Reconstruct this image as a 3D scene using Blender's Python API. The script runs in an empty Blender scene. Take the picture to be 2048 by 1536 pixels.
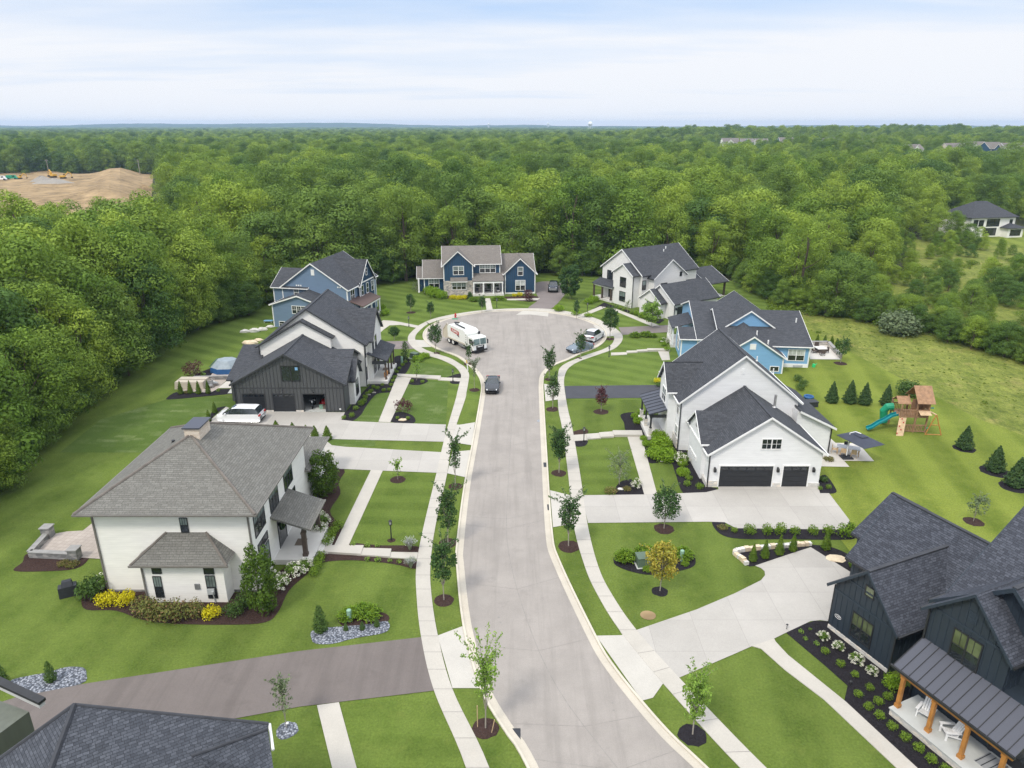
import bpy, math, random
import numpy as np
from mathutils import Vector, Matrix
R = math.radians
rnd = random.Random(7)
scene = bpy.context.scene
COL = scene.collection

# ---------------------------------------------------------------- camera
F, PITCH, HC = 1420.0, R(20.04), 32.0        # focal length in px of the 2048 px wide photo, tilt, drone height
SP, CP = math.sin(PITCH), math.cos(PITCH)
cd = bpy.data.cameras.new('camera'); cam = bpy.data.objects.new('camera', cd); COL.objects.link(cam)
cam.location = (0, 0, HC); cam.rotation_euler = (R(90) - PITCH, 0, 0)
cd.sensor_width = 36; cd.lens = 36 * F / 2048; cd.clip_start = .5; cd.clip_end = 40000
scene.camera = cam

def G(u, v, z=0.0):
    """photo pixel -> world point (x, y) at height z"""
    xc, yc = (u - 1024) / F, (768 - v) / F
    t = (z - HC) / (yc * CP - SP)
    return (xc * t, (yc * SP + CP) * t)
def ZH(x, y, v):
    yc = (768 - v) / F
    return (yc * y * CP - y * SP) / (CP + yc * SP) + HC
def GS(pts, z=0.0): return [G(u, v, z) for u, v in pts]

# ---------------------------------------------------------------- materials
MATS = {}
def nt(name):
    m = bpy.data.materials.new(name); m.use_nodes = True
    n = m.node_tree; n.nodes.clear()
    o = n.nodes.new('ShaderNodeOutputMaterial'); b = n.nodes.new('ShaderNodeBsdfPrincipled')
    n.links.new(b.outputs[0], o.inputs[0])
    MATS[name] = m
    return m, n, b, o
def nd(n, t, **kw):
    x = n.nodes.new(t)
    for k, v in kw.items(): setattr(x, k, v)
    return x
def mixc(n, fac, a, b, bt='MIX'):
    m = nd(n, 'ShaderNodeMix', data_type='RGBA', blend_type=bt)
    for s, v in ((0, fac), (6, a), (7, b)):
        if hasattr(v, 'links') or hasattr(v, 'is_linked'): n.links.new(v, m.inputs[s])
        else: m.inputs[s].default_value = (v if s == 0 else (*v, 1) if len(v) == 3 else v)
    return m.outputs[2]
def math_(n, op, a, b=None, c=None):
    m = nd(n, 'ShaderNodeMath', operation=op)
    for i, v in enumerate((a, b, c)):
        if v is None: continue
        if hasattr(v, 'is_linked'): n.links.new(v, m.inputs[i])
        else: m.inputs[i].default_value = v
    return m.outputs[0]
def noise(n, vec, scale, detail=4, rough=.55):
    x = nd(n, 'ShaderNodeTexNoise'); x.inputs['Scale'].default_value = scale
    x.inputs['Detail'].default_value = detail; x.inputs['Roughness'].default_value = rough
    if vec is not None: n.links.new(vec, x.inputs['Vector'])
    return x.outputs['Fac']
def ramp(n, fac, lo, hi):
    m = nd(n, 'ShaderNodeMapRange'); n.links.new(fac, m.inputs[0])
    m.inputs[1].default_value = lo; m.inputs[2].default_value = hi
    return m.outputs[0]
def pos(n): return nd(n, 'ShaderNodeNewGeometry').outputs['Position']
def objc(n): return nd(n, 'ShaderNodeTexCoord').outputs['Object']
def mapv(n, vec, scale=(1, 1, 1), rot=0, loc=(0, 0, 0)):
    m = nd(n, 'ShaderNodeMapping'); n.links.new(vec, m.inputs[0])
    m.inputs[1].default_value = loc; m.inputs[2].default_value = (0, 0, rot); m.inputs[3].default_value = scale
    return m.outputs[0]
def bump(n, b, h, dist, strength=1.0):
    x = nd(n, 'ShaderNodeBump'); x.inputs['Distance'].default_value = dist; x.inputs['Strength'].default_value = strength
    n.links.new(h, x.inputs['Height']); n.links.new(x.outputs[0], b.inputs['Normal'])
def mul(c, k): return tuple(min(1, x * k) for x in c)

def plain(name, c, rough=.6, var=.12, sc=3.0, metal=0.0, spec=.4, bmp=0.0):
    m, n, b, o = nt(name)
    p = pos(n)
    f = noise(n, p, sc, 5)
    n.links.new(mixc(n, ramp(n, f, .3, .7), mul(c, 1 - var), mul(c, 1 + var)), b.inputs['Base Color'])
    b.inputs['Roughness'].default_value = rough; b.inputs['Metallic'].default_value = metal
    b.inputs['Specular IOR Level'].default_value = spec
    if bmp: bump(n, b, noise(n, p, sc * 8, 3), bmp)
    return m
def siding(name, c, pitch=.19, var=.05):
    """horizontal lap boards"""
    m, n, b, o = nt(name)
    p = objc(n); s = nd(n, 'ShaderNodeSeparateXYZ'); n.links.new(p, s.inputs[0])
    fr = math_(n, 'FRACT', math_(n, 'DIVIDE', s.outputs[2], pitch))
    st = noise(n, mapv(n, p, (.6, .6, 3)), 1.2, 4)
    col = mixc(n, ramp(n, st, .3, .7), mul(c, 1 - var), mul(c, 1 + var))
    line = math_(n, 'GREATER_THAN', fr, .93)  # shadow under each lap, put into the colour as a thin dark line
    n.links.new(mixc(n, math_(n, 'MULTIPLY', line, .14), col, mul(c, .45)), b.inputs['Base Color'])
    bump(n, b, math_(n, 'SUBTRACT', 1.0, fr), .012, .25)
    b.inputs['Roughness'].default_value = .55
    return m
def boards(name, c, var=.10):
    """painted vertical boards (the battens are geometry)"""
    m, n, b, o = nt(name)
    p = objc(n)
    f = noise(n, mapv(n, p, (2.2, 2.2, .35)), 1.5, 5)
    n.links.new(mixc(n, ramp(n, f, .3, .7), mul(c, 1 - var), mul(c, 1 + var)), b.inputs['Base Color'])
    b.inputs['Roughness'].default_value = .5
    return m
def shingle(name, c1, c2, c3, bw=.34, rh=.15, big=.25):
    m, n, b, o = nt(name)
    uv = nd(n, 'ShaderNodeUVMap').outputs[0]
    t = nd(n, 'ShaderNodeTexBrick'); n.links.new(uv, t.inputs['Vector'])
    t.offset = .37; t.squash = 1.35; t.squash_frequency = 3
    t.inputs['Scale'].default_value = 1; t.inputs['Brick Width'].default_value = bw; t.inputs['Row Height'].default_value = rh
    t.inputs['Mortar Size'].default_value = .012; t.inputs['Mortar Smooth'].default_value = .3; t.inputs['Bias'].default_value = -.1
    t.inputs['Color1'].default_value = (*c1, 1); t.inputs['Color2'].default_value = (*c2, 1); t.inputs['Mortar'].default_value = (*mul(c1, .45), 1)
    f = noise(n, uv, .55, 5); g = noise(n, uv, 9, 2)
    col = mixc(n, math_(n, 'MULTIPLY', ramp(n, f, .35, .7), big * 2), t.outputs['Color'], c3)
    col = mixc(n, .35, col, mixc(n, ramp(n, g, .3, .7), (.25, .25, .25), (.78, .78, .78)), 'OVERLAY')
    n.links.new(col, b.inputs['Base Color'])
    s = nd(n, 'ShaderNodeSeparateXYZ'); n.links.new(uv, s.inputs[0])
    h = math_(n, 'FRACT', math_(n, 'DIVIDE', s.outputs[1], rh))
    bump(n, b, math_(n, 'ADD', math_(n, 'SUBTRACT', 1.0, h), math_(n, 'MULTIPLY', g, .6)), .02, .7)
    b.inputs['Roughness'].default_value = .85; b.inputs['Specular IOR Level'].default_value = .25
    return m
def masonry(name, cols, sc=2.2, mortar=(.42, .41, .39)):
    m, n, b, o = nt(name)
    p = mapv(n, objc(n), (1, 1, 1.9))
    v = nd(n, 'ShaderNodeTexVoronoi'); n.links.new(p, v.inputs['Vector']); v.inputs['Scale'].default_value = sc
    e = nd(n, 'ShaderNodeTexVoronoi', feature='DISTANCE_TO_EDGE'); n.links.new(p, e.inputs['Vector']); e.inputs['Scale'].default_value = sc
    s = nd(n, 'ShaderNodeSeparateColor'); n.links.new(v.outputs['Color'], s.inputs[0])
    c = mixc(n, s.outputs[0], cols[0], cols[1]); c = mixc(n, math_(n, 'GREATER_THAN', s.outputs[1], .65), c, cols[2])
    c = mixc(n, math_(n, 'LESS_THAN', e.outputs['Distance'], .04), c, mortar)
    n.links.new(c, b.inputs['Base Color']); b.inputs['Roughness'].default_value = .85
    bump(n, b, ramp(n, e.outputs['Distance'], 0, .12), .03, .6)
    return m
def brickm(name, c1, c2, mortar):
    m, n, b, o = nt(name)
    p = objc(n)
    s = nd(n, 'ShaderNodeSeparateXYZ'); n.links.new(p, s.inputs[0])
    cmb = nd(n, 'ShaderNodeCombineXYZ'); n.links.new(math_(n, 'ADD', s.outputs[0], s.outputs[1]), cmb.inputs[0]); n.links.new(s.outputs[2], cmb.inputs[1])
    t = nd(n, 'ShaderNodeTexBrick'); n.links.new(cmb.outputs[0], t.inputs['Vector'])
    t.inputs['Scale'].default_value = 1; t.inputs['Brick Width'].default_value = .26; t.inputs['Row Height'].default_value = .1
    t.inputs['Mortar Size'].default_value = .012
    t.inputs['Color1'].default_value = (*c1, 1); t.inputs['Color2'].default_value = (*c2, 1); t.inputs['Mortar'].default_value = (*mortar, 1)
    n.links.new(t.outputs['Color'], b.inputs['Base Color']); b.inputs['Roughness'].default_value = .9
    return m
def pane_mat(name, c, blind=None):
    """window glass; with a drawn blind behind the upper sash when blind is given"""
    m, n, b, o = nt(name)
    p = objc(n)
    f = noise(n, p, .9, 3)
    col = mixc(n, ramp(n, f, .3, .7), mul(c, .6), mul(c, 1.5))
    n.links.new(col, b.inputs['Base Color'])
    b.inputs['Roughness'].default_value = .06; b.inputs['Specular IOR Level'].default_value = .7
    b.inputs['Coat Weight'].default_value = .4; b.inputs['Coat Roughness'].default_value = .03
    return m
def grass(name, c1, c2, ang=0, width=1.6, stripe=.12, patch=.5, dry=None, rough=0):
    m, n, b, o = nt(name)
    p = pos(n)
    big = noise(n, p, .07, 5, .6); mid = noise(n, p, .30, 6, .7); fine = noise(n, p, 7, 4, .7); vf = noise(n, mapv(n, p, (1, 2.2, 1), ang), 22, 2)
    col = mixc(n, ramp(n, mid, .34, .66), c1, c2)
    col = mixc(n, math_(n, 'MULTIPLY', ramp(n, noise(n, p, 1.3, 5, .7), .52, .72), .45), col, (c2[0] * 1.22, c2[1] * 1.06, c2[2] * 1.2))
    col = mixc(n, math_(n, 'MULTIPLY', ramp(n, big, .4, .65), patch), col, mul(c1, .72))
    if dry: col = mixc(n, math_(n, 'MULTIPLY', ramp(n, noise(n, p, .22, 6, .7), .54, .72), .65), col, dry)
    if stripe:
        r = mapv(n, p, (1, 1, 1), ang); s = nd(n, 'ShaderNodeSeparateXYZ'); n.links.new(r, s.inputs[0])
        w = math_(n, 'ADD', s.outputs[0], math_(n, 'MULTIPLY', noise(n, p, .25, 2), .5))
        sn = math_(n, 'SINE', math_(n, 'MULTIPLY', w, math.pi / width))
        col = mixc(n, math_(n, 'MULTIPLY', ramp(n, sn, -.5, .5), stripe * 2.2), col, mul(c2, 1.18))
    col = mixc(n, .75, col, mixc(n, ramp(n, fine, .25, .75), (.30, .30, .30), (.70, .70, .70)), 'OVERLAY')
    col = mixc(n, .5, col, mixc(n, ramp(n, vf, .25, .75), (.32, .32, .32), (.68, .68, .68)), 'OVERLAY')
    if rough:
        for sc_, k_ in ((.9, .8), (3.2, .7)): col = mixc(n, k_, col, mixc(n, ramp(n, noise(n, mapv(n, p, (1, .55, 1), ang), sc_, 5, .7), .32, .68), (.30, .32, .30), (.72, .68, .66)), 'OVERLAY')
    n.links.new(col, b.inputs['Base Color']); b.inputs['Roughness'].default_value = .95; b.inputs['Specular IOR Level'].default_value = .1
    bump(n, b, fine, .08, .5)
    return m
def paving(name, c, joint=0, var=.10, stain=(.35, .31, .26), ang=0, jc=.55, stn=.35, streak=0):
    m, n, b, o = nt(name)
    p = pos(n)
    f = noise(n, p, .35, 6, .65); g = noise(n, p, 14, 3, .7); st = noise(n, p, .16, 6, .7)
    col = mixc(n, ramp(n, f, .3, .7), mul(c, 1 - var), mul(c, 1 + var))
    col = mixc(n, math_(n, 'MULTIPLY', ramp(n, st, .58, .8), stn), col, stain)
    if streak:
        for sx, sy, lo_, hi_, k_ in ((.9, .05, .50, .66, .5), (2.6, .12, .55, .72, .35), (.5, .5, .60, .70, .45)): col = mixc(n, math_(n, 'MULTIPLY', ramp(n, noise(n, mapv(n, p, (sx, sy, 1)), 1.0, 5, .6), lo_, hi_), streak * k_), col, mul(c, .66))
    col = mixc(n, .30, col, mixc(n, ramp(n, g, .25, .75), (.36, .36, .36), (.64, .64, .64)), 'OVERLAY')
    if joint:
        t = nd(n, 'ShaderNodeTexBrick'); n.links.new(mapv(n, p, (1, 1, 1), ang), t.inputs['Vector'])
        t.offset = 0; t.inputs['Scale'].default_value = 1; t.inputs['Brick Width'].default_value = joint; t.inputs['Row Height'].default_value = joint
        t.inputs['Mortar Size'].default_value = .02; t.inputs['Mortar Smooth'].default_value = .5
        t.inputs['Color1'].default_value = (1, 1, 1, 1); t.inputs['Color2'].default_value = (.88, .88, .875, 1); t.inputs['Mortar'].default_value = (jc, jc, jc, 1)
        col = mixc(n, 1, col, t.outputs['Color'], 'MULTIPLY')
    n.links.new(col, b.inputs['Base Color']); b.inputs['Roughness'].default_value = .85; b.inputs['Specular IOR Level'].default_value = .25
    bump(n, b, g, .008, .5)
    return m
def mulch(name, c, sc=9):
    m, n, b, o = nt(name)
    p = pos(n); f = noise(n, p, sc, 4, .75); g = noise(n, p, .6, 4)
    col = mixc(n, ramp(n, f, .3, .7), mul(c, .45), mul(c, 1.6)); col = mixc(n, math_(n, 'MULTIPLY', ramp(n, g, .4, .7), .4), col, mul(c, 1.5))
    n.links.new(col, b.inputs['Base Color']); b.inputs['Roughness'].default_value = .95; b.inputs['Specular IOR Level'].default_value = .1
    bump(n, b, f, .08, .8)
    return m
def pebbles(name, c1, c2):
    m, n, b, o = nt(name)
    v = nd(n, 'ShaderNodeTexVoronoi'); n.links.new(pos(n), v.inputs['Vector']); v.inputs['Scale'].default_value = 8
    s = nd(n, 'ShaderNodeSeparateColor'); n.links.new(v.outputs['Color'], s.inputs[0])
    col = mixc(n, s.outputs[0], c1, c2); col = mixc(n, ramp(n, v.outputs['Distance'], .05, .12), col, mul(c1, .5))
    col = mixc(n, ramp(n, v.outputs['Distance'], .25, .7), mixc(n, s.outputs[0], c1, c2), mul(c1, .35))
    n.links.new(col, b.inputs['Base Color']); b.inputs['Roughness'].default_value = .8
    bump(n, b, math_(n, 'SUBTRACT', 1.0, v.outputs['Distance']), .05, .8)
    return m
def leaf(name, c1, c2, c3=None, trans=.3, sc=.5, osd=.5):
    """foliage: colour differs from tree to tree and from clump to clump"""
    m, n, b, o = nt(name)
    oi = nd(n, 'ShaderNodeObjectInfo'); p = pos(n)
    col = mixc(n, math_(n, 'MULTIPLY', oi.outputs['Random'], 1.0), c1, c2) if osd else c1
    f = noise(n, p, sc, 4, .6)
    col = mixc(n, ramp(n, f, .35, .68), mixc(n, .45, col, mul(c1, .7)), col) if osd else mixc(n, ramp(n, f, .32, .68), c1, c2)
    if c3: col = mixc(n, math_(n, 'GREATER_THAN', nd(n, 'ShaderNodeNewGeometry').outputs['Random Per Island'], .80), col, c3)
    rp = nd(n, 'ShaderNodeNewGeometry').outputs['Random Per Island']
    col = mixc(n, .5, col, mixc(n, rp, (.40, .40, .40), (.62, .62, .62)), 'OVERLAY')
    n.links.new(col, b.inputs['Base Color']); b.inputs['Roughness'].default_value = .7; b.inputs['Specular IOR Level'].default_value = .2
    t = nd(n, 'ShaderNodeBsdfTranslucent'); n.links.new(col, t.inputs[0])
    mx = nd(n, 'ShaderNodeMixShader'); mx.inputs[0].default_value = trans
    n.links.new(b.outputs[0], mx.inputs[1]); n.links.new(t.outputs[0], mx.inputs[2]); n.links.new(mx.outputs[0], o.inputs[0])
    return m

# ---------------------------------------------------------------- mesh builder
class MB:
    def __init__(s): s.v = []; s.f = []; s.m = []
    def poly(s, pts, mi=0):
        i = len(s.v); s.v += [tuple(p) for p in pts]; s.f.append(tuple(range(i, i + len(pts)))); s.m.append(mi)
    def hexa(s, p, mi=0):
        """8 points: bottom ring 0-3 counter-clockwise, top ring 4-7"""
        i = len(s.v); s.v += [tuple(q) for q in p]
        for f in ((3, 2, 1, 0), (4, 5, 6, 7), (0, 1, 5, 4), (1, 2, 6, 5), (2, 3, 7, 6), (3, 0, 4, 7)):
            s.f.append(tuple(i + k for k in f)); s.m.append(mi)
    def box(s, x0, y0, z0, x1, y1, z1, mi=0):
        if x0 > x1: x0, x1 = x1, x0
        if y0 > y1: y0, y1 = y1, y0
        s.hexa([(x0, y0, z0), (x1, y0, z0), (x1, y1, z0), (x0, y1, z0), (x0, y0, z1), (x1, y0, z1), (x1, y1, z1), (x0, y1, z1)], mi)
    def prism(s, pts, d, mi=0):
        """polygon pts extruded by vector d"""
        i = len(s.v); n = len(pts); d = Vector(d)
        s.v += [tuple(p) for p in pts] + [tuple(Vector(p) + d) for p in pts]
        s.f.append(tuple(i + k for k in range(n))[::-1]); s.f.append(tuple(i + n + k for k in range(n))); s.m += [mi, mi]
        for k in range(n):
            j = (k + 1) % n; s.f.append((i + k, i + j, i + n + j, i + n + k)); s.m.append(mi)
    def slab(s, pts, t, mi=0, me=None):
        """roof plane: top polygon pts, thickness t along its normal"""
        n = Vector((0, 0, 0)); P = [Vector(p) for p in pts]
        for k in range(len(P)):
            a, b = P[k], P[(k + 1) % len(P)]; n += a.cross(b)
        n.normalize()
        if n.z < 0: P.reverse(); n = -n
        i = len(s.v); m = len(P)
        s.v += [tuple(p) for p in P] + [tuple(p - n * t) for p in P]
        s.f.append(tuple(i + k for k in range(m))); s.m.append(mi)
        s.f.append(tuple(i + m + k for k in range(m))[::-1]); s.m.append(mi if me is None else me)
        for k in range(m):
            j = (k + 1) % m; s.f.append((i + j, i + k, i + m + k, i + m + j)); s.m.append(mi if me is None else me)
    def tube(s, pts, r, seg=8, mi=0, cap=True):
        P = [Vector(p) for p in pts]; rs = r if isinstance(r, (list, tuple)) else [r] * len(P)
        i = len(s.v); ref = None
        for k, p in enumerate(P):
            d = (P[min(k + 1, len(P) - 1)] - P[max(k - 1, 0)]).normalized()
            a = d.cross(Vector((0, 0, 1)) if abs(d.z) < .95 else Vector((1, 0, 0))).normalized()
            if ref is not None and a.dot(ref) < 0: a = -a
            ref = a; b = d.cross(a)
            for q in range(seg):
                t = 2 * math.pi * q / seg; s.v.append(tuple(p + (a * math.cos(t) + b * math.sin(t)) * rs[k]))
        for k in range(len(P) - 1):
            for q in range(seg):
                q2 = (q + 1) % seg; A = i + k * seg; s.f.append((A + q, A + q2, A + seg + q2, A + seg + q)); s.m.append(mi)
        if cap:
            s.f.append(tuple(i + q for q in range(seg))[::-1]); e = i + (len(P) - 1) * seg
            s.f.append(tuple(e + q for q in range(seg))); s.m += [mi, mi]
    def cyl(s, x, y, z0, z1, r, r2=None, seg=12, mi=0): s.tube([(x, y, z0), (x, y, z1)], [r, r if r2 is None else r2], seg, mi)
    def ball(s, c, r, seg=10, rings=6, mi=0):
        rr = r if isinstance(r, (tuple, list)) else (r, r, r); i = len(s.v)
        for k in range(rings + 1):
            t = math.pi * k / rings
            for q in range(seg):
                a = 2 * math.pi * q / seg
                s.v.append((c[0] + rr[0] * math.sin(t) * math.cos(a), c[1] + rr[1] * math.sin(t) * math.sin(a), c[2] + rr[2] * math.cos(t)))
        for k in range(rings):
            for q in range(seg):
                q2 = (q + 1) % seg; s.f.append((i + k * seg + q, i + (k + 1) * seg + q, i + (k + 1) * seg + q2, i + k * seg + q2)); s.m.append(mi)
    def build(s, name, mats, parent=None, smooth=False, uv=False):
        me = bpy.data.meshes.new(name); me.from_pydata(s.v, [], s.f)
        if not isinstance(mats, (list, tuple)): mats = [mats]
        for m in mats: me.materials.append(MATS[m] if isinstance(m, str) else m)
        me.polygons.foreach_set('material_index', s.m)
        if smooth: me.polygons.foreach_set('use_smooth', [True] * len(s.f))
        if uv:
            l = me.uv_layers.new(name='UVMap'); me.update()
            for p in me.polygons:
                n = p.normal; e = Vector((0, 0, 1)).cross(n)
                e = e.normalized() if e.length > 1e-4 else Vector((1, 0, 0)); f = n.cross(e)
                for li in p.loop_indices:
                    c = me.vertices[me.loops[li].vertex_index].co; l.data[li].uv = (c.dot(e), c.dot(f))
        o = bpy.data.objects.new(name, me); COL.objects.link(o)
        if parent is not None: o.parent = parent
        return o
def tag(o, label=None, cat=None, group=None, kind=None):
    if label: o['label'] = label
    if cat: o['category'] = cat
    if group: o['group'] = group
    if kind: o['kind'] = kind
    return o
def empty(name, x, y, z=0, ang=0, label=None, cat=None, group=None):
    o = bpy.data.objects.new(name, None); COL.objects.link(o); o.empty_display_size = .3
    o.location = (x, y, z); o.rotation_euler = (0, 0, ang)
    return tag(o, label, cat, group)
def copy_tree(o, parent=None):
    c = o.copy(); COL.objects.link(c)
    if parent is not None: c.parent = parent
    for k in list(KIDS.get(o, o.children)): copy_tree(k, c)
    return c
KIDS = {}
ORD = 'first second third fourth fifth sixth seventh eighth ninth tenth eleventh twelfth thirteenth fourteenth fifteenth'.split()
# ---------------------------------------------------------------- the materials of this place
plain('white_trim', (.78, .78, .77), .5, .05); plain('black_trim', (.025, .026, .028), .45, .15); plain('charcoal_trim', (.045, .047, .05), .5, .1)
plain('navy_trim', (.028, .04, .055), .5, .1); plain('grey_metal', (.35, .36, .37), .4, .1, metal=.6); plain('dark_gutter', (.09, .085, .08), .5, .1)
plain('taupe_gutter', (.16, .15, .135), .5, .1)
plain('door_black', (.022, .024, .028), .4, .15); plain('soffit', (.5, .5, .49), .6, .05)
siding('white_siding', (.83, .815, .775)); siding('cool_white_siding', (.76, .765, .77)); siding('blue_grey_siding', (.15, .22, .32)); siding('light_blue_siding', (.19, .38, .60))
boards('charcoal_boards', (.072, .075, .078)); boards('navy_boards', (.016, .060, .125)); boards('midnight_boards', (.024, .034, .047)); boards('white_boards', (.76, .76, .75)); boards('dark_teal_boards', (.02, .05, .085))
boards('olive_wall', (.105, .115, .09))
plain('white_brick', (.72, .71, .69), .8, .08, 6, bmp=.02)
shingle('grey_shingle', (.135, .132, .119), (.180, .177, .160), (.130, .124, .110), .46, .18, .15)
shingle('slate_shingle', (.044, .047, .054), (.074, .078, .088), (.052, .055, .064), .40, .17, .2)
shingle('blue_slate_shingle', (.040, .044, .056), (.085, .093, .115), (.055, .060, .076), .26, .145, .12)
shingle('near_slate_shingle', (.045, .050, .061), (.088, .096, .114), (.05, .055, .068), .24, .14, .10)
shingle('brown_grey_shingle', (.16, .145, .13), (.21, .19, .17), (.15, .135, .125), .4, .17)
plain('ridge_cap', (.145, .128, .112), .9, .2, 2); plain('dark_ridge_cap', (.045, .048, .056), .9, .2, 2)
m, n, b, o = nt('seam_metal'); b.inputs['Base Color'].default_value = (.075, .078, .095, 1); b.inputs['Roughness'].default_value = .38; b.inputs['Metallic'].default_value = .35
m, n, b, o = nt('brown_metal_roof'); b.inputs['Base Color'].default_value = (.12, .075, .065, 1); b.inputs['Roughness'].default_value = .4; b.inputs['Metallic'].default_value = .3
masonry('ledge_stone', ((.42, .39, .35), (.26, .245, .23), (.56, .50, .43)), 2.2); masonry('pale_stone', ((.62, .60, .56), (.5, .48, .45), (.68, .62, .54)), 2.6, (.55, .54, .52))
masonry('grey_block', ((.22, .22, .215), (.15, .15, .15), (.29, .28, .27)), 2.0, (.22, .215, .21)); plain('coping', (.27, .265, .255), .85, .15, 2); brickm('tan_brick', (.52, .40, .29), (.66, .56, .45), (.6, .57, .52))
pane_mat('pane_dark', (.018, .022, .026)); pane_mat('pane_blind', (.16, .20, .19)); pane_mat('pane_green', (.10, .12, .06)); pane_mat('pane_light', (.42, .44, .43)); pane_mat('car_glass', (.02, .028, .032)); pane_mat('car_glass_light', (.16, .22, .24))
plain('cedar', (.42, .185, .045), .55, .2, 2); plain('brown_wood', (.085, .062, .05), .7, .2, 3); plain('play_wood', (.30, .175, .10), .75, .25, 3); plain('pale_wood', (.50, .36, .22), .7, .2, 4)
plain('porch_slab', (.60, .585, .55), .8, .06, 1.2); plain('cool_slab', (.47, .48, .46), .8, .08, 1.2); plain('white_paint', (.80, .80, .80), .4, .04); plain('white_plastic', (.78, .79, .80), .35, .04)
plain('teal_plastic', (.006, .19, .21), .35, .1); plain('green_plastic', (.01, .25, .13), .4, .1); plain('bright_green', (.03, .5, .16), .4, .1); plain('utility_green', (.085, .125, .085), .5, .1); plain('pale_green', (.22, .36, .27), .5, .08)
plain('navy_fabric', (.045, .052, .075), .85, .1, 2); plain('black_plastic', (.028, .030, .036), .55, .15, 5); plain('tan_cover', (.45, .40, .33), .8, .1, 2); plain('tent_blue', (.02, .09, .24), .6, .15, 2); plain('tent_grey', (.26, .31, .35), .6, .12, 2)
plain('rubber', (.016, .016, .017), .85, .2); plain('alloy', (.42, .43, .45), .35, .1, metal=.7); plain('red_lens', (.35, .012, .012), .25, .1); plain('clear_lens', (.75, .78, .82), .15, .05); plain('plate', (.75, .78, .8), .5, .05)
plain('red_paint', (.42, .018, .02), .45, .1); plain('orange', (.65, .16, .03), .6, .1); plain('yellow_paint', (.62, .40, .03), .5, .1); plain('machine_yellow', (.58, .34, .04), .55, .15)
plain('copper_mat', (.16, .13, .10), .9, .1, 6); plain('mat_grey', (.30, .31, .32), .9, .12, 6); plain('steel_pipe', (.40, .40, .41), .4, .15, metal=.5); plain('galvanised', (.40, .42, .42), .5, .1)
plain('limestone', (.60, .50, .36), .85, .25, 1.5, bmp=.04); plain('grey_rock', (.36, .34, .31), .9, .25, 2, bmp=.06); plain('white_rock', (.62, .60, .57), .9, .15, 2, bmp=.05)
plain('bark', (.10, .075, .055), .9, .3, 4, bmp=.03); plain('pale_bark', (.30, .27, .23), .85, .2, 5); plain('petal', (.78, .76, .66), .7, .12, 6); plain('lavender_petal', (.42, .42, .46), .7, .1, 6)
for nm, c, r in (('car_black', (.012, .014, .018), .25), ('car_grey', (.12, .155, .19), .25), ('car_white', (.74, .75, .77), .25), ('car_navy', (.012, .016, .032), .2), ('truck_white', (.74, .75, .72), .4), ('truck_cream', (.50, .45, .36), .6)):
    m, n, b, o = nt(nm); b.inputs['Base Color'].default_value = (*c, 1); b.inputs['Roughness'].default_value = r; b.inputs['Coat Weight'].default_value = .5; b.inputs['Coat Roughness'].default_value = .08

grass('rough_ground', (.060, .082, .017), (.085, .105, .024), stripe=0, dry=(.16, .14, .06))
L1, L2 = (.070, .110, .018), (.122, .166, .034)
grass('lawn_grass', L1, L2, R(8), 2.2, .15); grass('lawn_striped', (.074, .118, .019), (.112, .160, .032), R(-60), 1.5, .23); grass('lawn_striped_steep', (.062, .110, .012), (.094, .148, .018), R(38), 1.3, .28)
grass('lawn_cross', (.072, .114, .018), (.116, .162, .032), R(92), 1.3, .15);
grass('lawn_right', (.096, .136, .018), (.168, .204, .036), R(12), 2.6, .22); grass('lawn_strip', (.078, .122, .015), (.12, .17, .025), 0, 1, 0)
grass('meadow_grass', (.100, .138, .026), (.185, .212, .052), R(20), 2.4, .10, .5, (.30, .26, .10), rough=1)
paving('road_surface', (.29, .266, .243), 0, .11, (.31, .29, .27), streak=.8); paving('gutter_concrete', (.47, .43, .36), 0, .1, (.36, .30, .22), stn=.5); paving('kerb_concrete', (.52, .48, .40), 0, .1, (.4, .35, .27))
paving('walk_concrete', (.43, .405, .36), 0, .08, (.40, .34, .26), stn=.45); paving('drive_concrete', (.41, .39, .36), 3.1, .06, (.40, .37, .33), jc=.74); paving('apron_concrete', (.44, .42, .38), 0, .06, (.52, .48, .42))
paving('drive_asphalt', (.19, .165, .158), 0, .10, (.23, .20, .19)); paving('drive_black', (.060, .062, .072), 0, .15, (.08, .08, .088)); paving('drive_brown', (.150, .130, .121), 0, .08, (.185, .16, .15), streak=.7)
paving('paver_patio', (.40, .35, .31), .42, .14, (.36, .32, .29), R(8), .7); paving('patio_concrete', (.55, .52, .475), 2.4, .05, jc=.8); plain('joint', (.235, .22, .205), .9, .2)
mulch('brown_mulch', (.045, .028, .024)); mulch('black_mulch', (.020, .018, .021)); pebbles('river_gravel', (.14, .16, .20), (.40, .42, .47)); mulch('bare_dirt', (.25, .180, .100), .12); plain('gravel_heap', (.26, .24, .21), .9, .1, 1)
mulch('forest_floor', (.040, .045, .020), 2)

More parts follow.
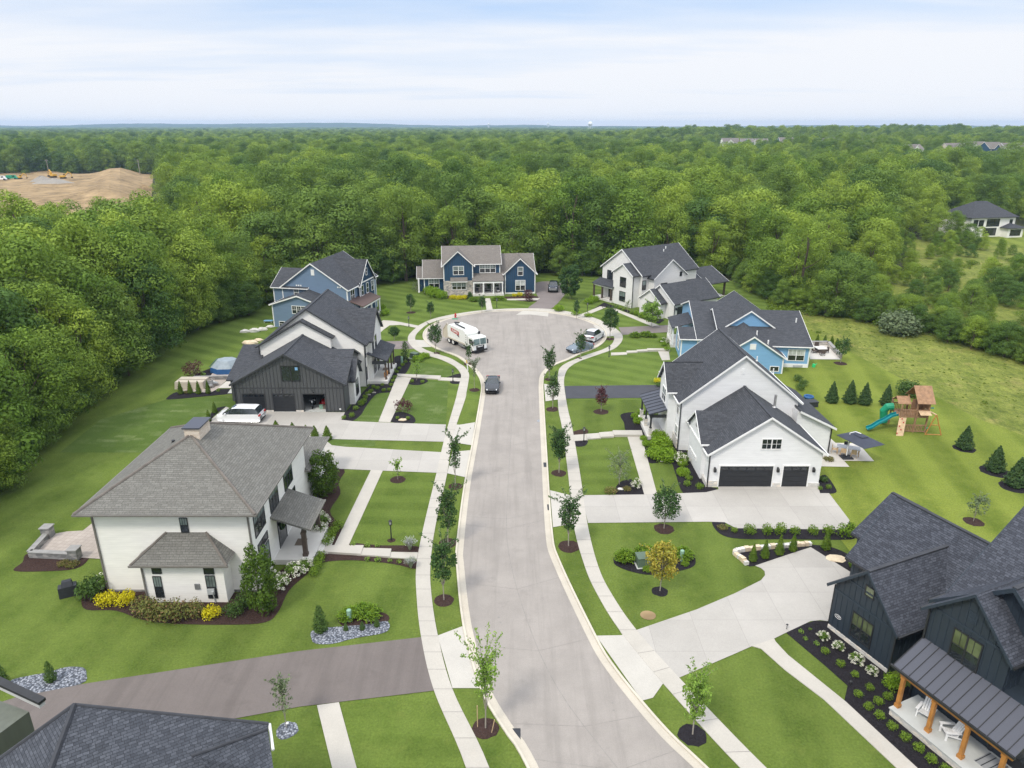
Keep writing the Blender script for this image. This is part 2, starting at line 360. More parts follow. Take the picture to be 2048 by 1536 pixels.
leaf('wood_leaf', (.135, .235, .030), (.335, .440, .058), None, .26, .22)
leaf('wood_leaf_dark', (.088, .170, .034), (.215, .315, .050), None, .26, .22)
leaf('far_leaf', (.045, .085, .03), (.08, .13, .045), None, .2, .02)
leaf('street_leaf', (0.039, 0.090, 0.027), (0.075, 0.144, 0.036), None, .25, 1.2, 0); leaf('light_leaf', (0.165, 0.285, 0.045), (0.255, 0.390, 0.068), None, .3, 1.2, 0); leaf('yellow_leaf', (0.345, 0.315, 0.045), (0.495, 0.405, 0.068), (0.255, 0.285, 0.045), .3, 1.5, 0)
leaf('purple_leaf', (0.075, 0.027, 0.033), (0.128, 0.042, 0.048), (0.150, 0.075, 0.068), .25, 2, 0); leaf('box_leaf', (.125, .215, .022), (.205, .31, .034), None, .2, 3, 0); leaf('bright_leaf', (0.158, 0.277, 0.018), (0.240, 0.375, 0.030), None, .25, 2, 0)
leaf('juniper_leaf', (0.098, 0.188, 0.015), (0.173, 0.270, 0.022), None, .2, 2, 0); leaf('gold_leaf', (0.495, 0.465, 0.012), (0.690, 0.600, 0.015), None, .2, 3, 0); leaf('bronze_leaf', (0.112, 0.143, 0.033), (0.195, 0.188, 0.053), (0.240, 0.150, 0.075), .2, 3, 0)
leaf('yew_leaf', (0.054, 0.105, 0.024), (0.090, 0.158, 0.033), None, .2, 2, 0); leaf('arbor_leaf', (0.075, 0.143, 0.015), (0.143, 0.217, 0.024), None, .2, 2, 0); leaf('spruce_leaf', (0.042, 0.090, 0.030), (0.078, 0.135, 0.045), None, .15, 2, 0)
leaf('hydrangea_leaf', (0.105, 0.188, 0.030), (0.165, 0.262, 0.045), None, .25, 3, 0); leaf('silver_leaf', (.12, .17, .08), (.19, .235, .125), None, .2, 1, 0); leaf('blade_leaf', (0.255, 0.315, 0.195), (0.405, 0.450, 0.315), None, .3, 3, 0)
leaf('column_leaf', (.060, .115, .014), (.105, .175, .022), None, .2, 2, 0); leaf('weed_leaf', (0.128, 0.203, 0.024), (0.210, 0.285, 0.033), None, .3, .4, 1)

# ---------------------------------------------------------------- ground sheets
def smooth_line(p, k=6, closed=False):
    """Catmull-Rom through the points"""
    out = []; N = len(p)
    for i in range(N if closed else N - 1):
        q = [Vector((*(p[j % N] if closed else p[max(0, min(N - 1, j))]), 0)) for j in (i - 1, i, i + 1, i + 2)]
        for s in range(k):
            t = s / k
            v = .5 * ((2 * q[1]) + (q[2] - q[0]) * t + (2 * q[0] - 5 * q[1] + 4 * q[2] - q[3]) * t * t + (3 * q[1] - q[0] - 3 * q[2] + q[3]) * t ** 3)
            out.append((v.x, v.y))
    if not closed: out.append(tuple(p[-1]))
    return out
def sheet(name, pts, z, m, kind='structure', smooth=0, px=True, h=0.0, parent=None):
    if px: pts = GS(pts)
    if smooth: pts = smooth_line(pts, smooth, True)
    a = sum(pts[i][0] * pts[(i + 1) % len(pts)][1] - pts[(i + 1) % len(pts)][0] * pts[i][1] for i in range(len(pts)))
    if a < 0: pts = pts[::-1]
    b = MB()
    if h: b.prism([(x, y, z - h) for x, y in pts], (0, 0, h))
    else: b.poly([(x, y, z) for x, y in pts])
    o = b.build(name, m, parent)
    if kind: o['kind'] = kind
    return o
def strip(name, A, Bp, z, m, kind='structure', parent=None):
    """ribbon between two polylines with as many points each; z may be a pair"""
    b = MB(); za, zb = z if isinstance(z, tuple) else (z, z)
    for i in range(len(A) - 1):
        q = [(*A[i], za), (*Bp[i], zb), (*Bp[i + 1], zb), (*A[i + 1], za)]
        nz = (Vector(q[1]) - Vector(q[0])).cross(Vector(q[2]) - Vector(q[0])).z
        b.poly(q if nz > 0 else q[::-1])
    o = b.build(name, m, parent)
    if kind: o['kind'] = kind
    return o
def resample(p, n):
    d = [0]
    for i in range(1, len(p)): d.append(d[-1] + math.dist(p[i], p[i - 1]))
    out = []; j = 0
    for k in range(n):
        t = d[-1] * k / (n - 1)
        while j < len(p) - 2 and d[j + 1] < t: j += 1
        s = (t - d[j]) / max(1e-9, d[j + 1] - d[j]); out.append(tuple(p[j][c] + (p[j + 1][c] - p[j][c]) * s for c in (0, 1)))
    return out
def offs(p, d):
    """offset an open line to its left by d"""
    out = []
    for i in range(len(p)):
        a, b = p[max(0, i - 1)], p[min(len(p) - 1, i + 1)]; t = Vector((b[0] - a[0], b[1] - a[1])).normalized()
        out.append((p[i][0] - t.y * d, p[i][1] + t.x * d))
    return out

b = MB(); X = 9000
b.poly([(-X, -300, -.02), (X, -300, -.02), (X, 14000, -.02), (-X, 14000, -.02)])
tag(b.build('ground', 'forest_floor'), kind='structure')
# lawns and meadow
def sod(name, c1, c2, ang):
    m, n, b, o = nt(name); pp = pos(n)
    t = nd(n, 'ShaderNodeTexBrick'); n.links.new(mapv(n, pp, (1, 1, 1), ang), t.inputs['Vector']); t.offset = .43; t.inputs['Scale'].default_value = 1; t.inputs['Brick Width'].default_value = 2.3; t.inputs['Row Height'].default_value = .62; t.inputs['Mortar Size'].default_value = .0; t.inputs['Bias'].default_value = -.35
    t.inputs['Color1'].default_value = (*c1, 1); t.inputs['Color2'].default_value = (*c2, 1); t.inputs['Mortar'].default_value = (*c1, 1)
    col = mixc(n, ramp(n, noise(n, pp, .35, 5, .65), .42, .62), c1, t.outputs['Color']); col = mixc(n, math_(n, 'MULTIPLY', ramp(n, noise(n, pp, .8, 5, .7), .5, .7), .5), col, mul(c1, .8))
    fine = noise(n, pp, 8, 4, .7); col = mixc(n, .8, col, mixc(n, ramp(n, fine, .25, .75), (.30, .30, .30), (.70, .70, .70)), 'OVERLAY')
    n.links.new(col, b.inputs['Base Color']); b.inputs['Roughness'].default_value = .95; b.inputs['Specular IOR Level'].default_value = .1; bump(n, b, fine, .08, .5)
sod('lawn_patchy', (.074, .118, .024), (.165, .205, .082), R(4))
sheet('lawn', [(-56, 20), (-52, 57), (-54, 65), (-56, 80), (-58, 95), (-58, 116), (-54, 128), (-50, 138), (-36, 138), (-36, 84), (-24, 84), (-10, 84), (8, 84), (34, 95), (58, 86), (60, 20)], 0, 'lawn_grass', px=False)
sheet('lawn', [(-36, 94), (-58, 94), (-58, 116), (-54, 128), (-48, 140), (-30, 153), (-19, 159), (5, 162), (17, 162), (45, 162), (56, 130), (61, 121), (50, 100), (38, 82), (10, 82), (-30, 82)], .004, 'lawn_striped', px=False)
sheet('lawn', [(27, 20), (27, 110), (44, 119), (49, 118), (51, 100), (54, 76), (62, 58), (75, 20)], .008, 'lawn_right', px=False, smooth=0)
sheet('meadow', [(44, 119), (50, 128), (58, 122), (66, 116), (74, 106), (84, 98), (100, 90), (110, 70), (90, 20), (75, 20), (62, 58), (54, 76), (51, 100), (49, 118)], .006, 'meadow_grass', px=False)
sheet('meadow', [(62, 128), (80, 158), (110, 178), (125, 190), (150, 203), (210, 205), (200, 110), (140, 100), (90, 104), (72, 118)], .006, 'meadow_grass', px=False, smooth=4)
sheet('meadow', [(84, 150), (95, 148), (130, 170), (150, 196), (128, 206), (120, 214), (110, 200)], .003, 'meadow_grass', px=False)
sheet('lawn', [(128, 205), (150, 232), (240, 262), (250, 205), (150, 196)], .01, 'lawn_right', px=False)
sheet('lawn', [(450, 842), (750, 838), (750, 893), (450, 888)], .012, 'lawn_patchy', smooth=0)
sheet('lawn', GS([(840, 757), (897, 765), (892, 848), (760, 843), (800, 760)]), .012, 'lawn_patchy', px=False)
sheet('lawn', GS([(700, 760), (797, 752), (757, 843), (680, 842)]), .016, 'lawn_patchy', px=False)
sheet('lawn', GS([(830, 725), (905, 732), (915, 760), (815, 752)]), .012, 'lawn_patchy', px=False)
sheet('lawn', GS([(330, 800), (478, 790), (476, 826), (422, 850), (360, 905), (120, 905), (200, 840)]), .012, 'lawn_patchy', px=False)
sheet('lawn', GS([(765, 943), (873, 948), (838, 1094), (696, 1090)]), .012, 'lawn_cross', px=False)
sheet('lawn', GS([(1152, 877), (1255, 875), (1290, 990), (1168, 990)]), .012, 'lawn_cross', px=False)
sheet('lawn', GS([(680, 1405), (867, 1384), (930, 1536), (711, 1536)]), .012, 'lawn_cross', px=False)
from mathutils import noise as mn
def DZ(x, y):
    """heaped ground of the earthworks"""
    a = mn.noise(Vector((x * .018, y * .018, 3))) * 2.6 + mn.noise(Vector((x * .06, y * .06, 7))) * 1.1
    bank = 4.5 * math.exp(-((x + .49 * y + 14) / 16) ** 2) * (1 if y > 300 else 0)
    return max(.02, 1.2 + a + bank) * min(1, max(0, (y - 300) / 30)) * min(1, max(0, (-.485 * y - 6 - x) / 20)) + .01
db = MB(); rows = []
for j in range(46):
    y = 140 + j * 8.2; xl, xr = -.80 * y, (-.47 * y - 8 if y > 300 else -.49 * y - 2); rows.append([(xl + (xr - xl) * i / 22, y) for i in range(23)])
for j in range(45):
    for i in range(22): db.poly([(*q_, DZ(*q_)) for q_ in (rows[j][i], rows[j][i + 1], rows[j + 1][i + 1], rows[j + 1][i])])
tag(db.build('bare_ground', 'bare_dirt', None, True), kind='structure')

# street: kerb and pavement lines read from the photo
LO = [(1053, 1536), (1007, 1462), (960, 1379), (925, 1253), (912, 1130), (912, 1093), (926.7, 976), (945, 880), (959, 800), (962, 775), (958, 757), (944, 738), (915, 715), (880, 697), (857, 682)]
RO = [(1415, 1536), (1330, 1455), (1231, 1336), (1187.6, 1263), (1120, 1122), (1105.4, 1064), (1095, 917), (1088, 800), (1087, 766), (1091, 748), (1108, 732), (1140, 719), (1172, 707), (1195, 694)]
cc, cr = (.45, 112.2), 15.0
lo, ro = GS(LO), GS(RO)
lo = [(lo[0][0] + 3.5, lo[0][1] - 10)] + lo[:13]; ro = [(ro[0][0] + 5, ro[0][1] - 8)] + ro[:12]
a0 = math.atan2(lo[-1][1] - cc[1], lo[-1][0] - cc[0]); a1 = math.atan2(ro[-1][1] - cc[1], ro[-1][0] - cc[0])
a0 = a0 % (2 * math.pi); a1 = a1 % (2 * math.pi) - 2 * math.pi
arc = [(cc[0] + cr * math.cos(a), cc[1] + cr * math.sin(a)) for a in [a0 + (a1 - a0) * i / 48 for i in range(1, 48)] if a1 < a - .15 < a0 - .3]
kerb_line = smooth_line(lo + arc + ro[::-1], 4)
kerb_line = resample(kerb_line, 320)
road_in = offs(kerb_line, -.62)
rd = sheet('road', kerb_line, .012, 'road_surface', px=False)
strip('gutter', offs(kerb_line, -.14), road_in, (.03, .022), 'gutter_concrete')
kb = strip('kerb', kerb_line, offs(kerb_line, -.15), .11, 'kerb_concrete')
kb2 = MB()
for P, z0 in ((offs(kerb_line, -.15), .012), (kerb_line, 0)):
    for i in range(len(P) - 1): kb2.poly([(*P[i], z0), (*P[i + 1], z0), (*P[i + 1], .11), (*P[i], .11)])
kb2.build('kerb_face', 'kerb_concrete', kb)
# pavement joints of the road: a centre joint and cross joints
jb = MB(); half = 0
ci = [i for i in range(320) if kerb_line[i][1] < 98]; nl = max(i for i in ci if i < 160); nr = min(i for i in ci if i > 160)
left, right = resample(road_in[:nl], 60), resample(road_in[nr:][::-1], 60)
cen = smooth_line([((a[0] + c[0]) / 2 + .15, (a[1] + c[1]) / 2) for a, c in list(zip(left, right))[::6]] + [(.5, 104), (.6, 126)], 5)
def ribbon(mb, P, w, z):
    A, Bq = offs(P, w / 2), offs(P, -w / 2)
    for i in range(len(P) - 1): mb.poly([(*Bq[i], z), (*Bq[i + 1], z), (*A[i + 1], z), (*A[i], z)])
ribbon(jb, cen, .035, .017)
for k in (2, 5, 8, 10, 15, 20, 26, 27, 33, 38, 43, 49, 55): ribbon(jb, [left[k], cen[min(len(cen) - 1, int(k / 6 * 5))], right[k]], .03, .018)
jb.build('joint', 'joint', rd)
# dark spots, patches and a manhole in the carriageway
sp = MB()
for u, v, r in ((991, 954, .08), (989, 978, .06), (988, 1003, .06), (1057, 1054, .08), (998, 1235, .09), (1001, 1245, .07), (1225, 1406, .08), (1227, 1421, .07)):
    x, y = G(u, v); sp.poly([(x + r * math.cos(t) * rnd.uniform(.6, 1.3), y + r * math.sin(t) * rnd.uniform(.6, 1.3), .019) for t in [k * math.pi / 5 for k in range(10)]])
sp.build('tar_spot', 'joint', rd)
x, y = G(1080, 842); mh = MB(); mh.cyl(x, y, .0, .021, .36, seg=20); tag(mh.build('manhole_cover', 'grey_metal'), 'round grey manhole cover in the road near the right kerb', 'manhole cover')
dr = MB(); x, y = G(1034, 1470); dr.box(x - .25, y - .5, .012, x + .2, y + .45, .024); tag(dr.build('storm_drain', 'black_plastic'), 'dark storm drain grate in the gutter below the light green street tree', 'storm drain')
x, y = G(1098, 1015); dr = MB(); dr.box(x - .15, y - .5, .02, x + .15, y + .5, .036); tag(dr.build('storm_drain', 'black_plastic'), 'dark storm drain grate in the right gutter by the white house driveway', 'storm drain')
x, y = G(1089, 930); dr = MB(); dr.box(x - .1, y - .5, .02, x + .2, y + .5, .036); tag(dr.build('storm_drain', 'black_plastic'), 'dark storm drain grate in the right gutter beside the vase shaped tree', 'storm drain')

# footpath round the whole street, both edges from the photo
FI = [(978.5, 1536), (905, 1379), (876, 1273), (863, 1190), (861, 1130), (871, 1052), (894.5, 946.5), (906, 873), (930, 800), (933, 785), (937, 763), (938, 748), (931, 736), (920, 728), (901, 717), (877, 709), (852, 700), (838, 691), (831, 681), (832, 670), (843, 658), (857, 648), (884.5, 638.7), (923, 630), (970, 624), (1026, 621), (1062, 621), (1097, 624), (1153, 634), (1188, 646), (1215, 660), (1227, 672), (1228, 680), (1222, 690), (1206, 699), (1177, 709), (1138, 724), (1121, 735), (1116.5, 746), (1115, 763), (1115.5, 785), (1117, 820), (1124.5, 858.6), (1136, 946.5), (1147, 1049), (1170, 1134.6), (1196.7, 1193), (1239, 1260.6), (1325, 1366), (1480, 1536)]
FO = [(932, 1536), (867, 1379), (842, 1273), (833, 1190), (833, 1130), (847.6, 1052), (873, 946.5), (890, 873), (911, 800), (914.5, 785), (920, 763), (922, 750), (914.5, 738), (902.7, 729), (878, 718), (850, 710), (833, 701), (822, 692), (816, 681.6), (818, 670), (832, 656), (843, 648), (868, 637.5), (906, 629), (953, 622), (1000, 618.2), (1056, 617), (1106, 619), (1155, 627), (1194, 638), (1225, 653), (1243, 668), (1245, 679), (1239, 689), (1226, 699), (1198, 709), (1159, 723), (1139, 735), (1131, 747), (1128, 763), (1130, 785), (1136, 820), (1145, 858.6), (1160, 946.5), (1175, 1049), (1197, 1134.6), (1226, 1193), (1273, 1260.6), (1358, 1356), (1532, 1536)]
A, Bq = GS(FI), GS(FO)
A = [(A[0][0] + 1.6, A[0][1] - 6)] + A + [(A[-1][0] + 3, A[-1][1] - 5)]; Bq = [(Bq[0][0] + 1.6, Bq[0][1] - 6)] + Bq + [(Bq[-1][0] + 3, Bq[-1][1] - 5)]
A, Bq = smooth_line(A, 6), smooth_line(Bq, 6)
fp = strip('footpath', A, Bq, .045, 'walk_concrete')
mid = [((a[0] + c[0]) / 2, (a[1] + c[1]) / 2) for a, c in zip(A, Bq)]
jb = MB(); acc = 0
for i in range(1, len(mid)):
    acc += math.dist(mid[i], mid[i - 1])
    if acc > 1.5: acc = 0; ribbon(jb, [A[i], Bq[i]], .035, .05)
jb.build('joint', 'joint', fp)
ed = MB()
for P in (A, Bq):
    for i in range(len(P) - 1): ed.poly([(*P[i], -.01), (*P[i + 1], -.01), (*P[i + 1], .045), (*P[i], .045)])
ed.build('path_edge', 'walk_concrete', fp)

# driveways, aprons, garden walks
D = .035
sheet('driveway', [(478, 822.6), (560, 824), (690, 825), (683, 840), (707, 843), (757, 845), (892, 849.5), (889, 884), (640, 878), (520, 872), (420, 862), (424, 838), (452, 814)], D, 'drive_concrete')
sheet('driveway_apron', [(906, 849), (919, 850), (950, 845), (944, 891), (905, 885)], D, 'apron_concrete')
sheet('driveway', [(560, 880), (655, 884), (664, 891), (690, 894), (885, 905), (873, 946), (742, 941), (677, 938), (560, 934)], D, 'drive_concrete')
sheet('driveway_apron', [(894.5, 947), (931, 955), (941, 901), (905, 904)], D, 'apron_concrete')
sheet('driveway', [(1636, 968), (1637, 976), (1640, 987), (1658, 987), (1699, 1041), (1690, 1060), (1472, 1057), (1449, 1045), (1416, 1044), (1176, 1046.5), (1163, 991), (1287, 989.5), (1361, 987), (1412, 985), (1437, 979), (1434, 968)], D, 'drive_concrete')
sheet('driveway_apron', [(1100, 981), (1140, 991), (1151, 1047), (1106, 1055)], D, 'apron_concrete')
sheet('driveway', [(1273, 1260.6), (1393, 1219.6), (1470, 1187), (1504, 1170), (1522, 1161), (1530, 1151), (1529, 1143), (1522, 1137), (1510, 1132), (1575, 1110), (1621.5, 1095), (1703, 1146), (1664, 1260), (1656, 1243), (1640, 1241), (1621, 1243), (1574, 1265), (1548, 1278), (1504, 1293), (1470, 1308), (1356, 1357)], D, 'drive_concrete')
sheet('driveway_apron', [(1239, 1261), (1273, 1261), (1358, 1356), (1325, 1369), (1306, 1396), (1284, 1402), (1192, 1272), (1245, 1271)], D - .004, 'apron_concrete')
sheet('driveway', [(842, 1275), (600, 1302.6), (170, 1368), (30, 1396), (-60, 1425), (-60, 1560), (300, 1470), (458, 1440), (600, 1414), (868, 1382)], D, 'drive_brown')
sheet('driveway_apron', [(875, 1272), (925, 1253), (962, 1377), (905, 1377)], D, 'apron_concrete')
sheet('driveway', [(1071, 566), (1110, 563), (1127, 569), (1133, 580), (1124, 597), (1096, 621), (1055, 618.5), (1077, 600), (1073, 588)], D, 'drive_asphalt', smooth=3)
sheet('driveway_apron', [(1052, 618), (1098, 621), (1096, 633.5), (1060, 629.5), (1032, 630)], D, 'apron_concrete')
sheet('driveway', [(1237, 655), (1345, 650), (1345, 664), (1244, 670)], D, 'drive_asphalt')
sheet('driveway_apron', [(1186, 651), (1206, 650.5), (1231, 664), (1230, 672), (1208, 674)], D, 'apron_concrete')
sheet('driveway', [(1129, 772.5), (1340, 770), (1300, 796), (1132, 797.5)], D, 'drive_black')
sheet('driveway_apron', [(1088, 768), (1117, 772), (1118, 799), (1091, 803)], D, 'apron_concrete')
sheet('driveway', [(770, 683), (816, 682), (828, 698), (775, 699)], D, 'drive_asphalt')
sheet('driveway_apron', [(828, 680), (857, 681), (866, 694), (838, 695)], D, 'apron_concrete')
W = .05
def walk(pts, z=W, smooth=0, mat='walk_concrete'): return sheet('garden_path', pts, z, mat, smooth=smooth, h=z + .01)
walk([(742, 940.6), (765.5, 942), (696.7, 1093), (668, 1093)]); walk([(794, 752), (824, 753), (780.5, 845), (757, 844)])
walk([(1254.7, 873.6), (1283, 873.6), (1314, 988.5), (1288.5, 989.6)]); walk([(634, 1411.6), (678, 1405.6), (725, 1580), (675, 1580)])
walk([(1504, 1293), (1548, 1278), (1551, 1284), (1576, 1311), (1691, 1404), (1870, 1570), (1828, 1570), (1648, 1400), (1569, 1340), (1522, 1298)])
walk([(970, 597), (980, 597), (985.6, 620), (973, 620)]); walk([(1014, 598), (1080, 596.5), (1075, 601), (1014, 600.5)])
walk([(759, 667), (768, 659), (779, 651), (801, 650), (833, 656), (838, 652), (803, 645), (785, 642), (766, 641), (758, 648)])
walk([(1152, 633), (1200, 613), (1212, 615), (1160, 636)]); walk([(1222, 619), (1230, 617), (1318, 651), (1305, 653.5)]); walk([(1315, 701), (1337, 700), (1340, 720), (1324, 721)])
for k, p in enumerate(([(836, 1106), (778, 1105), (775, 1116), (834, 1119)], [(783, 1100), (722, 1098), (715, 1112), (780, 1116)], [(728, 1094.5), (655, 1094.5), (641, 1107), (722, 1112)],
        [(923, 757), (878, 755.5), (876, 761), (921, 763.5)], [(882, 753), (794, 749), (796, 754), (880, 760)],
        [(1174, 869), (1146, 871), (1148, 883), (1176, 881)], [(1200, 868), (1172, 870), (1174, 880), (1202, 878)], [(1226, 866), (1198, 868), (1200, 877), (1228, 876)], [(1283, 865), (1225, 865), (1227, 874), (1285, 874)],
        [(1254, 705), (1222, 706), (1222, 711.5), (1254, 709.5)], [(1275, 702.5), (1253, 703), (1253, 707), (1275, 706)], [(1296, 700.5), (1273, 702), (1273, 705), (1296, 704)], [(1338, 700), (1294, 700), (1294, 703.5), (1340, 703)])):
    st = [0, 1, 2, 0, 1, 0, 1, 2, 3, 0, 1, 2, 3][k]; sheet('path_step', p, .07 + .07 * st, 'walk_concrete', h=.08 + .07 * st)
# patios
sheet('patio', [(62, 1110), (91, 1072), (133, 1064), (166, 1062), (186, 1046), (212, 1060), (206, 1119)], .05, 'paver_patio')
sheet('patio', [(418, 756), (432.5, 738), (480, 738), (466, 758)], .06, 'paver_patio'); sheet('patio', [(436, 777), (458, 759), (482, 759), (478, 777)], .06, 'patio_concrete')
sheet('patio', [(360, 782), (384, 760), (456, 758), (434, 779), (420, 786)], .03, 'paver_patio'); sheet('patio', [(455, 787), (462, 778), (480, 778), (480, 787)], .04, 'cool_slab')
sheet('patio', [(1620, 719), (1681, 719.5), (1655, 690), (1615, 690)], .05, 'patio_concrete')
sheet('patio', GS([(1640, 933.5), (1699, 934.5), (1688, 922.5), (1748, 923), (1716, 887), (1671, 886.5), (1656, 873), (1636, 873)]), .05, 'patio_concrete', px=False)
# mulch and gravel beds
def bed(pts, mat='black_mulch', z=.026, smooth=4, name='mulch_bed'): return sheet(name, pts, z, mat, smooth=smooth)
def ring(u, v, r, mat='brown_mulch', name='mulch_bed'):
    x, y = G(u, v); pts = [(x + r * math.cos(t) * rnd.uniform(.92, 1.08), y + r * math.sin(t) * rnd.uniform(.92, 1.08)) for t in [k * math.pi / 9 for k in range(18)]]
    b = MB(); c = (x, y, .07)
    for k in range(18): b.poly([(*pts[k], .01), (*pts[(k + 1) % 18], .01), c])
    return tag(b.build(name, mat), kind='structure')
bed([(163, 1200), (173, 1220), (232, 1222), (285, 1240), (352, 1248), (458, 1250), (531, 1245), (558, 1222), (578, 1182), (614, 1149), (640, 1127), (690, 1121), (740, 1123), (790, 1129), (832, 1138), (833, 1122), (780, 1117), (720, 1112), (645, 1108), (600, 1115), (480, 1185), (300, 1180), (215, 1170), (175, 1180)], 'brown_mulch')
bed([(700, 1086), (760, 1091), (800, 1091), (838, 1094), (836, 1106), (782, 1103), (726, 1098), (697, 1094)], 'brown_mulch', smooth=3)
bed([(620, 935), (688, 938), (677, 965), (681, 988), (660, 1022), (676, 1045), (684, 1055), (668, 1093), (640, 1090), (600, 1040)], 'brown_mulch', smooth=3)
bed([(28, 1142), (45, 1125), (62, 1106), (170, 1106), (176, 1120), (150, 1138), (90, 1143)], 'brown_mulch')
bed([(678, 1246), (682, 1232), (720, 1226), (766, 1226), (779, 1238), (760, 1250), (700, 1256)], 'brown_mulch', .03)
bed([(623, 1278), (628, 1260), (690, 1253), (730, 1250), (772, 1243), (779, 1256), (765, 1267), (709, 1277), (666, 1288), (633, 1288)], 'river_gravel', .034, name='gravel_bed')
bed([(20, 1363), (60, 1352), (93, 1346), (133, 1335), (166, 1336), (173, 1349), (163, 1368), (66, 1391), (25, 1388)], 'river_gravel', .034, name='gravel_bed')
ring(574, 1461, .62, 'river_gravel', 'gravel_bed')
bed([(675, 828), (677, 838), (690, 843), (704, 843), (722, 830), (733, 812), (754, 788), (785, 783), (797, 758), (786, 750), (760, 752), (735, 775), (712, 800), (690, 825)])
bed([(780, 843), (783, 829), (803, 824), (826, 832), (830, 845), (810, 847)]); bed([(815, 762), (826, 756), (848, 757), (856, 763), (840, 770), (820, 769)])
bed([(783, 748), (808, 750), (822, 724), (805, 712), (788, 716)]); bed([(333, 797), (345, 799), (420, 792), (465, 787), (470, 779), (436, 779), (400, 786), (355, 784)])
bed([(378, 762), (390, 750), (431, 733), (436, 735), (418, 757), (398, 760)]); bed([(422, 850), (425, 836), (440, 822), (452, 813), (430, 818), (418, 836)])
bed([(896, 754), (920, 747), (924, 755), (896, 755.5)], smooth=3); bed([(900, 763), (920, 762), (924, 767), (905, 768)], smooth=3)
bed([(1277, 874), (1293, 924), (1338, 923), (1350, 945), (1366, 986), (1400, 987), (1422, 985), (1434, 977), (1411, 965), (1365, 890), (1320, 862), (1295, 862)])
bed([(1242, 829), (1277, 826), (1300, 850), (1290, 863), (1254, 863), (1248, 846)]); bed([(1232, 989.5), (1238, 966), (1261, 959), (1284, 965), (1288.5, 989.5)], smooth=3)
bed([(1147, 863), (1172, 858), (1175, 867), (1148, 870)], 'brown_mulch', smooth=3); bed([(1150, 882), (1175, 881), (1170, 892), (1151, 893)], smooth=3)
bed([(1612, 977), (1630, 962), (1650, 950), (1670, 975), (1671, 986), (1648, 988), (1626, 986)])
bed([(1424, 1044), (1449, 1044), (1472, 1056), (1660, 1057), (1672, 1047), (1698, 1043), (1714, 1062), (1710, 1077), (1680, 1080), (1583, 1079), (1481, 1078), (1440, 1068)])
bed([(1227, 1123), (1236, 1112), (1300, 1108), (1364, 1110), (1386, 1110), (1391, 1120), (1388, 1132), (1364, 1141), (1305, 1150), (1264, 1144), (1235, 1133)])
bed([(1466, 1109), (1481, 1120), (1493, 1131), (1512, 1132), (1575, 1110), (1621, 1094), (1616, 1090), (1539, 1096), (1481, 1103)], smooth=2); bed([(1621, 1095), (1640, 1091), (1660, 1094), (1683, 1102), (1705, 1115), (1722, 1135), (1700, 1145)], smooth=2)
bed([(1572, 1266), (1603, 1250), (1630, 1242), (1657, 1243), (1775, 1340), (1850, 1400), (1800, 1430), (2000, 1600), (1904, 1570), (1838, 1540), (1760, 1470), (1688, 1404), (1695, 1372), (1650, 1332)], smooth=0)
for u, v, r in ((971, 1457, .75), (888, 1201, .72), (896, 1086, .72), (910.6, 973, .68), (795.7, 959.7, .8), (1117.7, 946.5, .75), (1137, 1093, .9), (1104, 819, .75), (1105.7, 817, .6), (1098, 759, .6), (1202, 823.7, .9), (1327.7, 1058, .85), (1319.7, 1183, .6), (1385, 1470, .8), (1946.6, 1043.5, .8), (1928.5, 897, 1.1), (1990, 943, 1.35), (2029, 974, 1.3), (783, 1081, .35), (822, 625, .9), (1219.6, 678, .8), (1160.5, 717, .7), (1681, 727, .9), (949, 780, .7), (938, 728, .8), (871, 707, .7)):
    ring(u, v, r, 'black_mulch' if u in (1319.7, 1385, 1928.5, 1990, 2029) else 'brown_mulch')
x, y = G(1296, 1231); dp = MB(); dp.poly([(x + .55 * math.cos(t), y + .5 * math.sin(t), .03) for t in [k * math.pi / 7 for k in range(14)]]); tag(dp.build('bare_ground', 'bare_dirt'), kind='structure')
bed([(930, 595), (985, 600), (972, 601), (900, 597), (850, 590), (846, 585), (900, 588)], 'brown_mulch', smooth=0); bed([(1004, 594), (1070, 592), (1085, 598), (1072, 603), (1040, 602)], 'brown_mulch', smooth=2); bed([(1170, 628), (1180, 622), (1208, 605), (1260, 622), (1330, 640), (1318, 648), (1230, 616), (1196, 614)], 'black_mulch', smooth=0)
